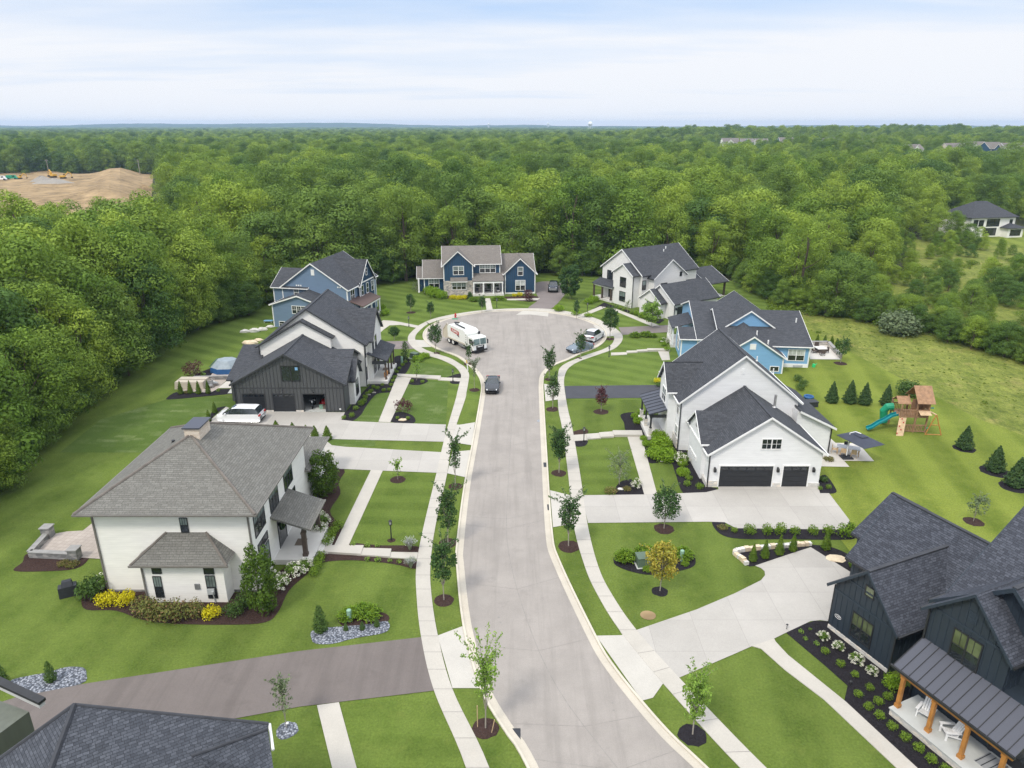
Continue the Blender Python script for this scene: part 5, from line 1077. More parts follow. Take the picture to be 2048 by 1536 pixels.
# a straggling low row along the margins of the woods
edge = smooth_line(OPEN[1:24], 5)
for i, (x, y) in enumerate(edge):
    for q in range(2):
        k = offs(edge, 1)[i]; nx, ny = k[0] - x, k[1] - y; d = wr_.uniform(-.5, 4.5)
        xx, yy = x + nx * d + wr_.uniform(-1.5, 1.5), y + ny * d + wr_.uniform(-1.5, 1.5)
        if not inpoly(xx, yy, OPEN): pts.append((xx, yy, wr_.uniform(.26, .50) * (.7 if x > 40 else 1)))
pts.sort(key=lambda p: p[1] * p[1] + p[0] * p[0])
# the nearest trees that show are things of their own; the wood beyond is one mass
def seen_size(p): return p[2] * 18 / max(20, math.hypot(p[0], p[1]))
inview = [p for p in pts if abs(p[0]) < p[1] * .745 + 4 and p[1] < 330]
sides = {'left': [], 'back': [], 'right': []}
ang0 = lambda p: math.atan2(p[0], p[1])
# front-most first: keep those with few trees standing before them
vis_ = []
for p in inview:
    r = math.hypot(p[0], p[1]); blk = 0
    for q in vis_[-400:]:
        rq = math.hypot(q[0], q[1])
        if abs(ang0(p) - ang0(q)) * r < 2.5 and q[2] >= p[2] * .8 and r - rq < 40: blk += 1
    if blk < 4: vis_.append(p)
vis_ = vis_[:282]
chosen = set(vis_)
ZN = [('standing at the left wood edge behind the cream house lawn', 'trees of the left wood edge near the cream house'), ('standing in the left wood behind the striped lawn and patio', 'trees of the left wood behind the striped lawn'), ('standing in the wood behind the grey blue house', 'trees of the wood behind the grey blue house'), ('standing in the tall wood behind the navy house', 'trees of the wood behind the navy house'),
      ('standing in the wood behind the white farmhouse', 'trees of the wood behind the white farmhouse'), ('standing in the right wood beyond the rough meadow', 'trees of the right wood beyond the meadow'), ('standing in the right wood before the distant white house', 'trees before the distant white house')]
HB = ['broad round crowned', 'narrow egg crowned', 'dark low branched', 'dark tall many lobed', 'loose rounded', 'tapering pointed', 'dark low bushy', 'fine leaved billowing']
def zone(x, y):
    a = x / y
    if a < -.40: return 0 if y < 88 else 1
    if a < -.17: return 2 if y > 112 else 1
    if a < .10: return 3
    if a < .33: return 4
    return 5 if a < .52 or y < 105 else 6
protos = {}
for i, (x, y, s) in enumerate(vis_):
    k = (wr_.randrange(8) if y > 128 or x > 0 else wr_.choice((0, 1, 4, 4, 7, 7, 2))) if s > .56 else wr_.choice((2, 4, 6, 6)); z = zone(x, y); big = s > .56
    o = empty('woodland_tree', x, y, 0, wr_.uniform(0, 6.28)); o.scale = (s * wr_.uniform(.95, 1.3), s * wr_.uniform(.95, 1.3), s)
    tag(o, f'{HB[k]} {"tree" if big else "young tree"} {ZN[z][0]}', 'tree', ZN[z][1])
    c = obj('crown', PROTO[k][0], o); t = obj('trunk', PROTO[k][1], o)
    protos.setdefault(k, c)
rest = [p for p in pts if p not in chosen]
def mass(name, P, sources, mat_kind='stuff', seed=5):
    """one mass of plants: geometry nodes set the crowns on the points of a mesh"""
    rg = np.random.default_rng(seed); me = bpy.data.meshes.new(name); me.vertices.add(len(P)); me.vertices.foreach_set('co', np.array([(p[0], p[1], p[3] if len(p) > 3 else TZ(p[0], p[1]) - .6 * p[2]) for p in P], dtype=np.float32).ravel())
    for an, tp, dat in (('scl', 'FLOAT', [p[2] for p in P]), ('rz', 'FLOAT', rg.random(len(P)) * 6.28), ('sxy', 'FLOAT', [p[2] * w_ * (1 if p[1] < 1300 else 1.6 if p[1] < 2600 else 3.2) for p, w_ in zip(P, rg.uniform(.9, 1.35, len(P)))]), ('idx', 'INT', rg.integers(0, len(sources), len(P)))):
        a = me.attributes.new(an, tp, 'POINT'); a.data.foreach_set('value', np.array(dat, dtype=np.float32 if tp == 'FLOAT' else np.int32))
    o = bpy.data.objects.new(name, me); COL.objects.link(o); o['kind'] = 'stuff'
    g = bpy.data.node_groups.new(name, 'GeometryNodeTree'); g.interface.new_socket('Geometry', in_out='INPUT', socket_type='NodeSocketGeometry'); g.interface.new_socket('Geometry', in_out='OUTPUT', socket_type='NodeSocketGeometry')
    N = g.nodes; gi, go = N.new('NodeGroupInput'), N.new('NodeGroupOutput'); jn = N.new('GeometryNodeJoinGeometry'); ip = N.new('GeometryNodeInstanceOnPoints')
    for s in reversed(sources):
        oi = N.new('GeometryNodeObjectInfo'); oi.inputs['Object'].default_value = s; oi.inputs['As Instance'].default_value = True; oi.transform_space = 'ORIGINAL'; g.links.new(oi.outputs['Geometry'], jn.inputs[0])
    def att(nm, tp): x = N.new('GeometryNodeInputNamedAttribute'); x.data_type = tp; x.inputs[0].default_value = nm; return x.outputs[0]
    cx = N.new('ShaderNodeCombineXYZ'); g.links.new(att('rz', 'FLOAT'), cx.inputs[2]); er = N.new('FunctionNodeEulerToRotation'); g.links.new(cx.outputs[0], er.inputs[0])
    ip.inputs['Pick Instance'].default_value = True
    g.links.new(gi.outputs[0], ip.inputs['Points']); g.links.new(jn.outputs[0], ip.inputs['Instance']); g.links.new(att('idx', 'INT'), ip.inputs['Instance Index']); g.links.new(er.outputs[0], ip.inputs['Rotation']); cs = N.new('ShaderNodeCombineXYZ'); [g.links.new(att(k_, 'FLOAT'), cs.inputs[i_]) for i_, k_ in enumerate(('sxy', 'sxy', 'scl'))]; g.links.new(cs.outputs[0], ip.inputs['Scale']); g.links.new(ip.outputs[0], go.inputs[0])
    md = o.modifiers.new('plants', 'NODES'); md.node_group = g
    return o
mass('forest', rest, [protos[k] for k in sorted(protos)])
# the rise under the far estate
tb_ = MB(); gx_ = [40 + 40 * i for i in range(26)]; gy_ = [380 + 30 * j for j in range(36)]
for i in range(25):
    for j in range(35): tb_.poly([(gx_[a], gy_[c], TZ(gx_[a], gy_[c]) - .01) for a, c in ((i, j), (i + 1, j), (i + 1, j + 1), (i, j + 1))])
tag(tb_.build('terrain', 'lawn_right'), kind='structure')
# far ridges on the horizon
hb = MB(); hr_ = random.Random(3)
for (yy, zt, x0, x1, sd) in ((5400, 33, -4600, 4600, 1), (5700, 46, -4700, -700, 2), (6000, 52, -5200, 900, 3), (5900, 37, 1200, 5200, 4)):
    q = random.Random(sd); N_ = 90; hs = []
    for k in range(N_ + 1):
        t = k / N_; e = min(1, t * 8, (1 - t) * 8); hs.append(e * (zt * .72 + zt * .14 * math.sin(t * 9 + sd) + zt * .10 * math.sin(t * 23 + sd * 2) + q.uniform(-1.5, 1.5)))
    for k in range(N_):
        xa, xb = x0 + (x1 - x0) * k / N_, x0 + (x1 - x0) * (k + 1) / N_
        hb.poly([(xa, yy - 250, -.5), (xb, yy - 250, -.5), (xb, yy, hs[k + 1]), (xa, yy, hs[k])]); hb.poly([(xb, yy + 250, -.5), (xa, yy + 250, -.5), (xa, yy, hs[k]), (xb, yy, hs[k + 1])])
tag(hb.build('hills', 'far_leaf'), kind='structure')
# ---------------------------------------------------------------- street trees and garden plants
def street_tree(u, v, vt, label, seed, mat='street_leaf', rx=1.0, clear=.34, shoots=8, dens=1.0, shape='oval', lean=0, group='young street trees', size=.085, name='street_tree', r=.045, bark='pale_bark', sh_len=1.0, stakes=False, H=None):
    x, y = G(u, v); H = H or max(1.2, ZH(x, y, vt)); rg = np.random.default_rng(seed); q = random.Random(seed)
    o = empty(name, x, y, .04, 0, label, 'tree', group); rx *= .86; z0 = H * clear; Hc = H * (.80 if shoots else .97)
    prof = {'oval': lambda t: math.sin(math.pi * (.12 + .80 * t)) ** .8, 'vase': lambda t: .35 + .75 * t if t < .75 else 1.4 * (1.15 - t) + .35, 'round': lambda t: math.sin(math.pi * (.1 + .8 * t)) ** .6, 'cone': lambda t: (1.02 - t) ** .8}[shape]
    nl = int(26 * dens) + 4; L = lobes(rg, nl, prof, z0, Hc, rx, .16 * rx + .10, .30 * rx + .14); L[:, 0] += lean * (L[:, 2] - z0)
    Vs = [crown(rg, L, 470 * dens, size * 1.08, .5, .85, .5)]
    lim = [(l[0] * .9, l[1] * .9, l[2], .25 + .5 * q.random()) for l in L[::2]]
    sh = MB()
    for k in range(shoots):
        a = k * 2.4 + q.random(); zb = z0 + (Hc - z0) * q.uniform(.35, .85); ln = (H - zb) * q.uniform(.75, 1.05) * sh_len; out = q.uniform(.18, .75)
        P = [Vector((math.cos(a) * rx * .3 * t + math.cos(a) * ln * out * t * t, math.sin(a) * rx * .3 * t + math.sin(a) * ln * out * t * t, zb + ln * t * (1 - .15 * out * t))) for t in (0, .25, .5, .75, 1)]
        sh.tube(P, [.018, .015, .012, .009, .005], 4)
        n = int(34 * ln) + 8; t = rg.random(n); pp = np.array([[*P[min(3, int(tt * 4))].lerp(P[min(3, int(tt * 4)) + 1], tt * 4 - min(3, int(tt * 4)))] for tt in t]); pp += rg.normal(0, .06, (n, 3))
        Vs.append(cards(pp, unit(rg, n) + (0, 0, .6), size * .9 * (.7 + .6 * rg.random(n)), rg))
    obj('crown', card_mesh('crown', Vs, [mat]), o)
    tm = trunk_mb(H * .8, r, lim, .03); i = len(tm.v); tm.v += sh.v; tm.f += [tuple(i + k for k in f) for f in sh.f]; tm.m += sh.m
    tm.build('trunk', bark, o)
    if stakes:
        for k, (dx, dy, dz) in enumerate(((-.45, .1, 1.5), (.35, -.3, .9))):
            m = MB(); m.tube([(dx, dy, -.05), (dx * (1.0 if k == 0 else 1.5), dy, dz)], .028, 6); m.build('stake', 'pale_wood', o)
    return o
ST = 'street tree'
street_tree(971, 1457, 1290, 'light green vase shaped street tree with long shoots by the asphalt driveway apron, staked', 21, 'light_leaf', .75, .40, 11, .8, 'vase', stakes=True, sh_len=1.15)
street_tree(888, 1201, 1062, 'dark oval street tree at the bottom of the row beside the left footpath', 22, rx=.85, shoots=7, dens=1.2)
street_tree(896, 1086, 962, 'second dark oval street tree up the left footpath, above the garden steps', 23, rx=.85, shoots=8, dens=1.2, clear=.26)
street_tree(910.6, 973, 858, 'slim dark street tree with bare upper shoots beside the cream house driveway apron', 24, rx=.62, shoots=8, dens=1.0)
street_tree(795.7, 959.7, 918, 'thin airy sapling with pale round leaves in the cream house lawn', 25, 'light_leaf', .6, .25, 7, .22, 'vase', size=.10, group='lawn saplings', r=.025)
street_tree(1117.7, 946.5, 846, 'spreading vase shaped street tree opposite the lamp on the right footpath', 26, rx=1.15, shoots=10, dens=1.2, shape='vase')
street_tree(1137, 1093, 985, 'street tree with one long branch reaching left over the kerb, at the white house driveway', 27, rx=1.0, shoots=9, dens=1.0, shape='vase', sh_len=1.25)
street_tree(1105.7, 817, 745, 'slim dark street tree by the black asphalt driveway on the right', 28, rx=.8, shoots=8, dens=1.0)
street_tree(1098, 759, 692, 'feathery street tree at the right kerb where the cul-de-sac begins', 29, rx=1.0, shoots=9, dens=1.0, shape='vase')
street_tree(1160.5, 717, 660, 'dark young street tree standing before the grey sports car', 30, rx=.85, shoots=6)
street_tree(1219.6, 678, 606, 'tall broad street tree on the right curve of the cul-de-sac', 31, rx=1.45, shoots=8, dens=1.3)
street_tree(1152.5, 638.7, 594, 'small narrow street tree rising from a round shrub by the farmhouse walk', 32, rx=.6, shoots=3)
street_tree(871.6, 707, 640, 'dark street tree on the left curve beside the garbage truck', 33, rx=1.1, shoots=7, dens=1.1)
street_tree(861.5, 636, 600, 'narrow dark street tree on the left verge behind the cul-de-sac', 34, rx=.7, shoots=3)
street_tree(964, 626, 587, 'narrow dark street tree beside the navy house front walk', 35, rx=.75, shoots=3)
street_tree(938, 727, 686, 'slim pale street tree in front of the garbage truck cab', 36, rx=.5, shoots=6, dens=.8)
street_tree(949, 778, 712, 'sparse spindly street tree in the verge beside the dark driving car', 37, 'silver_leaf', .55, .35, 8, .35, 'vase', r=.035)
street_tree(822, 625, 589, 'small round lawn tree left of the navy house', 38, rx=.95, shoots=0, group='lawn trees')
street_tree(789, 680, 656, 'small round lawn tree between the curved walk and the left footpath', 39, rx=.95, shoots=0, clear=.42, group='lawn trees')
street_tree(833.5, 761, 720, 'pale green sapling in a mulch circle on the charcoal house lawn', 40, 'light_leaf', .75, .3, 4, .5, 'vase', group='lawn saplings', r=.03)
street_tree(1202, 823.7, 769, 'purple leaved small tree beside the black asphalt driveway', 41, 'purple_leaf', .75, .30, 4, .9, 'oval', group='lawn trees')
street_tree(1327.7, 1058, 966, 'round crowned young tree between driveway and lawn of the white house', 42, rx=1.25, clear=.33, shoots=6, dens=1.1, shape='round', group='lawn trees')
street_tree(1238.6, 968.7, 897, 'airy grey green small tree in the mulch corner by the white house walk', 43, 'silver_leaf', 1.35, .22, 5, .6, 'round', group='lawn trees', size=.07)
street_tree(1319.7, 1183, 1072, 'yellow leaved young tree in front of the green transformer', 44, 'yellow_leaf', 1.2, .30, 3, 1.25, 'oval', group='lawn trees')
street_tree(1385, 1470, 1335, 'light green feathery street tree at the lower right footpath', 45, 'light_leaf', .9, .30, 9, 1.0, 'vase')
street_tree(573, 1457, 1350, 'thin grey green sapling in a ring of grey gravel', 46, 'silver_leaf', .7, .36, 7, .4, 'vase', group='lawn saplings', r=.03)
street_tree(1946.6, 1043.5, 988, 'small leaning sapling in a mulch ring on the right lawn', 47, 'silver_leaf', .85, .38, 4, .5, 'round', lean=.35, group='lawn saplings', r=.03)
street_tree(1681, 726, 672, 'small multi stemmed tree at the corner of the light blue house patio', 48, rx=1.3, shoots=4, dens=.8, group='lawn trees')
street_tree(1140, 598, 533, 'broad young tree beside the navy house asphalt driveway', 49, rx=2.3, shoots=0, dens=1.2, clear=.15, shape='round', group='lawn trees', size=.13)
street_tree(1303, 655, 598, 'broad young tree in front of the white farmhouse garage', 50, 'light_leaf', 1.9, .25, 4, 1.0, 'round', group='lawn trees', size=.12)
street_tree(1255, 625, 600, 'thin pale sapling along the white farmhouse front walk', 51, 'silver_leaf', .8, .3, 3, .4, 'oval', group='lawn saplings', r=.03)
street_tree(806, 843 - 20, 800, 'small purple weeping maple by the charcoal house walk', 52, 'purple_leaf', 1.25, .15, 6, .5, 'round', group='small ornamental maples', r=.04)
street_tree(389, 753, 722, 'small reddish maple at the edge of the sunken patio bed', 53, 'purple_leaf', 1.6, .12, 5, .5, 'round', group='small ornamental maples', r=.04)
street_tree(1057, 603, 580, 'small purple tree at the corner of the navy house drive', 54, 'purple_leaf', 1.1, .1, 0, .9, 'round', group='small ornamental maples')
street_tree(833, 583, 562, 'small pale tree at the left corner of the navy house', 55, 'silver_leaf', 1.1, .2, 3, .5, 'round', group='lawn saplings')
street_tree(940, 598, 586, 'small dark conical shrub tree before the stone bay of the navy house', 56, 'spruce_leaf', .7, .03, 0, 1.0, 'cone', group='lawn trees')
street_tree(811, 722, 683, 'narrow columnar young tree beside the charcoal house porch', 57, 'yew_leaf', .55, .08, 0, 1.0, 'oval', group='lawn trees')

# shrub kinds; every copy shares the mesh of its kind
def blob(seed, mat, n, size, rx, rz, jit=.5, lob=9, flat=1.0, asp=1.0):
    rg = np.random.default_rng(seed); L = []
    for k in range(lob):
        a = k * 2.4; t = (k + .5) / lob; rr = rx * .52 * math.sqrt(1 - (2 * t - 1) ** 2 * .5); L.append((math.cos(a) * rr, math.sin(a) * rr, rz * (.25 + .55 * t), rx * rg.uniform(.42, .56)))
    return card_mesh('leaves', [crown(rg, np.array(L), n, size, jit, flat * rz / rx * .9 if rz < rx else 1, .5)], [mat])
def cone_mesh(seed, mat, n, size, r, h, pw=.8, jit=.45, dip=-.2):
    rg = np.random.default_rng(seed); t = rg.random(n) ** .75; t = 1 - t; t = rg.random(n); keep = rg.random(n) < (1.05 - t); t = t[keep]; n = len(t); a = rg.random(n) * 6.283
    rr = r * np.where(t < .12, .55 + t * 3.75, (1.0 - (t - .12) / .88) ** pw + .02) * (1 - .55 * rg.random(n) ** 2) * (1 + .16 * np.sin(a * 5 + t * 17) + .14 * np.sin(a * 3 - t * 41)); P = np.stack([np.cos(a) * rr, np.sin(a) * rr, t * h], 1); N = np.stack([np.cos(a), np.sin(a), np.full(n, .5)], 1)
    return card_mesh('leaves', [cards(P, N, size * (.7 + .6 * rg.random(n)), rg, 1.0, .3, jit)], [mat])
def column_mesh(seed, mat, n, size, r, h):
    rg = np.random.default_rng(seed); L = lobes(rg, 44, lambda t: math.sin(math.pi * (.14 + .70 * t)) ** .75, h * .08, h * .95, r, r * .26, r * .40)
    return card_mesh('leaves', [crown(rg, L, n, size, .5, 1.15, .5)], [mat])
def spray_mesh(seed, mat, n, size, r, h, per=14):
    """feathery spreading juniper: arching sprays clothed with small leaves"""
    rg = np.random.default_rng(seed); P = []
    for k in range(n):
        a = rg.random() * 6.283; el = rg.uniform(.15, 1.25); ln = rg.uniform(.6, 1.0)
        for j in range(per):
            t = .25 + .75 * j / per; P.append((math.cos(a) * math.cos(el) * r * ln * t, math.sin(a) * math.cos(el) * r * ln * t, h * (.12 + math.sin(el) * ln * t * (1.15 - .3 * t))))
    P = np.array(P) + rg.normal(0, .045, (len(P), 3)); return card_mesh('leaves', [cards(P, unit(rg, len(P)) + (0, 0, .9), size * (.7 + .6 * rg.random(len(P))), rg)], [mat])
def blade_mesh(seed, mats, n, r, h):
    rg = np.random.default_rng(seed); V = []
    for k in range(n):
        a = rg.random() * 6.283; o = rg.uniform(.1, .9) * r; hh = h * rg.uniform(.7, 1.1); s = np.array([math.cos(a), math.sin(a), 0]); p0 = s * r * .12 * rg.random(); p1 = p0 + s * o * .35 + (0, 0, hh * .65); p2 = p0 + s * o + (0, 0, hh); wv = np.array([-s[1], s[0], 0]) * .022
        V += [p0 - wv, p0 + wv, p1 + wv, p1 - wv, p1 - wv, p1 + wv, p2 + wv * .5, p2 - wv * .5]
    tp = np.array(V).reshape(-1, 4, 3); rgp = []; 
    for k in range(n): rgp.append(tp[2 * k + 1][2])
    rgp = np.array(rgp); fl = cards(rgp + rg.normal(0, .02, rgp.shape), unit(rg, n), .035, rg, 1.6)
    return card_mesh('leaves', [np.array(V), fl], mats, (0, 1))
def hyd_mesh(seed, r=.8, n=26, leafm='hydrangea_leaf'):
    rg = np.random.default_rng(seed); L = []
    for k in range(10): a = k * 2.4; t = (k + .5) / 10; rr = r * .55 * math.sqrt(t + .15); L.append((math.cos(a) * rr, math.sin(a) * rr, r * (.85 - .4 * t), r * .42))
    lv = crown(rg, np.array(L), 420 / r / r * .5, .09, .55, .9, .4); F_ = []
    for k in range(n):
        d = unit(rg, 1)[0]; d[2] = abs(d[2]) * .8 + .12; d /= np.linalg.norm(d); c = d * r * (.95, .95, .95) * rg.uniform(.92, 1.06) + (0, 0, r * .22); m = 26; dd = unit(rg, m); F_.append(cards(c + dd * .125, dd, .05, rg, 1.0, .2, .4))
    return card_mesh('leaves', [lv, np.concatenate(F_)], [leafm, 'petal'], (0, 1))
SH = {'box': blob(61, 'box_leaf', 1350, 0.047, .42, .55, .5), 'bright': blob(62, 'bright_leaf', 630, 0.074, .75, .85), 'gold': blob(63, 'gold_leaf', 630, 0.068, .8, .75, .7), 'bronze': blob(64, 'bronze_leaf', 630, 0.074, .85, .95), 'yew': blob(65, 'yew_leaf', 630, 0.068, .8, .95), 'loose': blob(66, 'yew_leaf', 285, 0.115, 1.0, 1.3, .8),
      'low': blob(67, 'bronze_leaf', 900, 0.054, .6, .35), 'tuft': blob(68, 'light_leaf', 630, 0.068, .3, .3, .9, 6), 'column': column_mesh(69, 'column_leaf', 900, .085, 1.1, 3.9), 'arbor': cone_mesh(70, 'arbor_leaf', 5200, .045, .38, 1.7, .75), 'spruce': cone_mesh(71, 'spruce_leaf', 6500, .095, 1.15, 3.3, .82, .9), 'hedge': blob(72, 'juniper_leaf', 630, 0.068, .62, .8, .8, 10), 'juniper': spray_mesh(73, 'juniper_leaf', 260, .085, 1.25, 1.25), 'hyd': hyd_mesh(74), 'hydbig': hyd_mesh(75, 1.0, 40), 'blades': blade_mesh(76, ('blade_leaf', 'lavender_petal'), 260, .75, 1.0), 'cone_small': cone_mesh(77, 'yew_leaf', 3200, .05, .42, 1.9, .6), 'silver': blob(78, 'silver_leaf', 135, 0.189, 2.6, 2.9, .7, 16), 'dark_round': blob(79, 'yew_leaf', 165, 0.149, 2.0, 2.9, .6, 18), 'purple': blob(80, 'purple_leaf', 630, 0.068, .6, .6), 'mounded': blob(81, 'bright_leaf', 450, 0.088, 1.1, 1.0, .7, 14)}
SR = dict(box=.42, bright=.75, gold=.8, bronze=.85, yew=.8, loose=1.0, low=.6, tuft=.3, column=1.1, arbor=.38, spruce=1.15, hedge=.62, juniper=1.25, hyd=.8, hydbig=1.0, blades=.75, cone_small=.42, silver=2.6, dark_round=2.0, purple=.6, mounded=1.1)
NMS = dict(box='round_shrub', bright='shrub', gold='golden_shrub', bronze='bronze_shrub', yew='shrub', loose='shrub', low='low_shrub', tuft='garden_plant', column='columnar_tree', arbor='arborvitae', spruce='conifer', hedge='hedge_shrub', juniper='juniper', hyd='hydrangea', hydbig='hydrangea', blades='ornamental_grass', cone_small='columnar_shrub', silver='silver_bush', dark_round='dark_bush', purple='purple_shrub', mounded='shrub')
CT = dict(column='tree', spruce='conifer', arbor='conifer', blades='grass clump', tuft='plant', hyd='hydrangea', hydbig='hydrangea', juniper='juniper')
def plant(kind, u, v, wpx, label, group=None, hs=1.0, stem=False):
    """u, v = foot of the plant in the photo, wpx = its width there"""
    x, y = G(u, v); d = y * CP + HC * SP; s = wpx / 2 * d / F / SR[kind]
    if stem:
        o = empty(NMS[kind], x, y, .03, rnd.uniform(0, 6.3), label, CT.get(kind, 'shrub'), group); o.scale = (s, s, s * hs); obj('crown', SH[kind], o); m = MB(); m.cyl(0, 0, -.05, 1.2, .07, .05, 7); m.build('trunk', 'pale_bark', o)
    else:
        o = obj(NMS[kind], SH[kind]); o.location = (x, y, .02); o.rotation_euler = (0, 0, rnd.uniform(0, 6.3)); o.scale = (s, s, s * hs); tag(o, label, CT.get(kind, 'shrub'), group)
    return o
def row(kind, P, fmt, group, w=None, hs=1.0):
    for i, p in enumerate(P): plant(kind, p[0], p[1], p[2] if len(p) > 2 else w, fmt.format(ORD[i]), group, p[3] if len(p) > 3 else hs)
# cream house
row('gold', [(214, 1208, 46), (253, 1208, 42, 1.15), (424, 1233, 40)], '{} golden yellow mound from the left in the bed below the cream house', 'golden shrubs', hs=1.05)
row('bronze', [(287, 1225, 50), (310, 1235, 54), (345, 1238, 60), (387, 1232, 48)], '{} bronze green mound from the left below the cream house bay', 'bronze mounds')
plant('yew', 468, 1229, 44, 'rounded mid green shrub at the bay corner beside the columnar tree', hs=.95); plant('loose', 492, 1213, 40, 'dark loose shrub tucked between the cream bay and the columnar tree')
plant('loose', 182, 1196, 56, 'feathery dark green shrub at the left corner of the cream house', hs=1.15); plant('hyd', 208, 1172, 42, 'white flowering hydrangea behind the left corner of the cream house')
plant('column', 527, 1222, 62, 'dense columnar tree on a short trunk at the cream house corner', 'columnar trees', 1.28, True); plant('column', 650, 990, 56, 'dense columnar tree beside the cream house porch and garage wing', 'columnar trees', .93, True)
row('hyd', [(562, 1175, 42), (545, 1165, 40), (590, 1150, 44), (610, 1140, 38)], '{} white hydrangea from the columnar tree towards the cream house porch', 'white hydrangeas by the porch')
row('box', [(629, 1150, 24), (633, 1138, 24), (638, 1128, 24), (642, 1117, 22)], '{} round hedge shrub from the lawn, left of the lower garden steps', 'clipped shrubs by the steps'); row('box', [(655, 1090, 24), (661, 1078, 24), (668, 1068, 22), (676, 1057, 24)], '{} round hedge shrub from the steps along the cream house walk', 'clipped shrubs by the walk')
row('hyd', [(640, 1065, 34), (645, 1050, 36), (637, 1038, 32)], '{} white hydrangea from the porch post beside the cream house', 'white hydrangeas at the porch post')
plant('blades', 820, 1100, 34, 'tall grey green ornamental grass above the garden steps', 'ornamental grasses'); plant('blades', 822, 1136, 30, 'tall grey green ornamental grass below the garden steps', 'ornamental grasses')
row('tuft', [(706, 1093, 13), (734, 1095, 14), (755, 1094, 10)], '{} small bright plant from the left above the garden steps', 'small plants above the steps'); row('tuft', [(735, 1121, 12), (756, 1123, 14), (780, 1124, 10), (799, 1126, 12)], '{} small bright plant from the left below the garden steps', 'small plants below the steps')
plant('cone_small', 642, 1262, 28, 'small columnar shrub rooted in the left end of the gravel bed', hs=1.0); row('cone_small', [(692, 1261, 10, .8), (725, 1259, 11, .8), (754, 1253, 12, .8)], '{} dwarf upright shrub from the left in the gravel bed', 'dwarf gravel bed shrubs')
row('juniper', [(698, 1236, 58), (740, 1234, 62), (722, 1228, 56)], '{} feathery spreading juniper above the gravel bed', 'junipers above the gravel bed', hs=.8); plant('cone_small', 103, 1362, 22, 'small columnar shrub in the lower left gravel bed'); plant('cone_small', 6, 1372, 26, 'small dark shrub at the left end of the lower gravel bed')
row('low', [(128, 1130, 26), (146, 1132, 28)], '{} low dark shrub in the mulch before the stone patio wall', 'low shrubs before the patio wall')
row('arbor', [(630, 874, 15), (655, 879, 18), (612, 862, 10, .6), (585, 858, 11, .6), (552, 854, 11, .6)], '{} clipped evergreen between the two concrete driveways, counted from the columnar tree', 'evergreens between the driveways', hs=.75)
# charcoal house
row('arbor', [(362, 788, 10), (381, 787, 10), (398, 788, 10), (417, 787, 10)], '{} slim arborvitae from the left before the sunken patio', 'arborvitae row by the patio', hs=1.25); row('arbor', [(418, 842, 10), (430, 826, 10), (405, 858, 10)], '{} slim arborvitae beside the white minivan, lowest counted last', 'arborvitae beside the minivan', hs=1.1)
row('box', [(688, 838, 10), (704, 834, 13), (712, 820, 12), (722, 811, 14), (727, 807, 14), (731, 797, 11), (736, 790, 10), (742, 786, 11)], '{} round shrub from the driveway in the bed below the white gable', 'round shrubs in the curved bed')
row('box', [(768, 783, 9), (778, 782, 9), (755, 779, 10), (747, 776, 9), (782, 772, 9), (786, 764, 9), (790, 757, 9), (765, 772, 8)], '{} round shrub in the bed before the charcoal house porch, counted from below', 'round shrubs before the porch'); row('box', [(794, 746, 8), (799, 739, 8), (805, 732, 9), (811, 726, 8), (788, 742, 8)], '{} small round shrub in the bed above the charcoal house cross walk', 'round shrubs above the cross walk')
row('box', [(824, 765, 9), (845, 766, 9), (816, 839, 9), (795, 838, 8)], '{} small round shrub in the lawn mulch circles of the charcoal house', 'round shrubs in lawn circles'); plant('low', 374, 786, 14, 'low leafy perennial at the left end of the patio bed'); plant('tuft', 407, 752, 12, 'pale leafy perennial behind the sunken patio'); plant('tuft', 436, 783, 9, 'small pale perennial at the right end of the patio bed')
row('mounded', [(836, 722, 24), (850, 716, 22)], '{} leafy bush above the charcoal house cross walk by the footpath', 'bushes by the left footpath', hs=.9)
row('mounded', [(770, 630, 20), (764, 620, 18)], '{} leafy bush at the grey blue house corner', 'bushes by the grey blue house', hs=1.1)
# navy house
row('mounded', [(868, 594, 30), (884, 597, 26), (858, 588, 24)], '{} bright leafy bush at the left of the navy house', 'bright bushes of the navy house', hs=1.15); row('gold', [(906, 598, 16), (918, 599, 16), (929, 598, 15)], '{} golden shrub from the left below the stone bay', 'golden shrubs of the navy house'); row('gold', [(1029, 593, 12), (1040, 592, 14)], '{} golden shrub from the left before the navy right wing', 'golden shrubs of the right wing')
plant('juniper', 948, 602, 28, 'low spreading green shrub before the navy house porch', hs=.7); plant('juniper', 996, 599, 34, 'low wide clipped hedge right of the navy house walk', hs=.45); row('box', [(985, 602, 5), (993, 602, 5), (999, 602, 5), (1005, 602, 5), (1011, 602, 5)], '{} tiny round shrub from the left in the row right of the walk', 'tiny shrubs right of the walk'); plant('mounded', 1118, 622, 22, 'leafy bush with a white bloom at the right of the navy drive', hs=1.0)
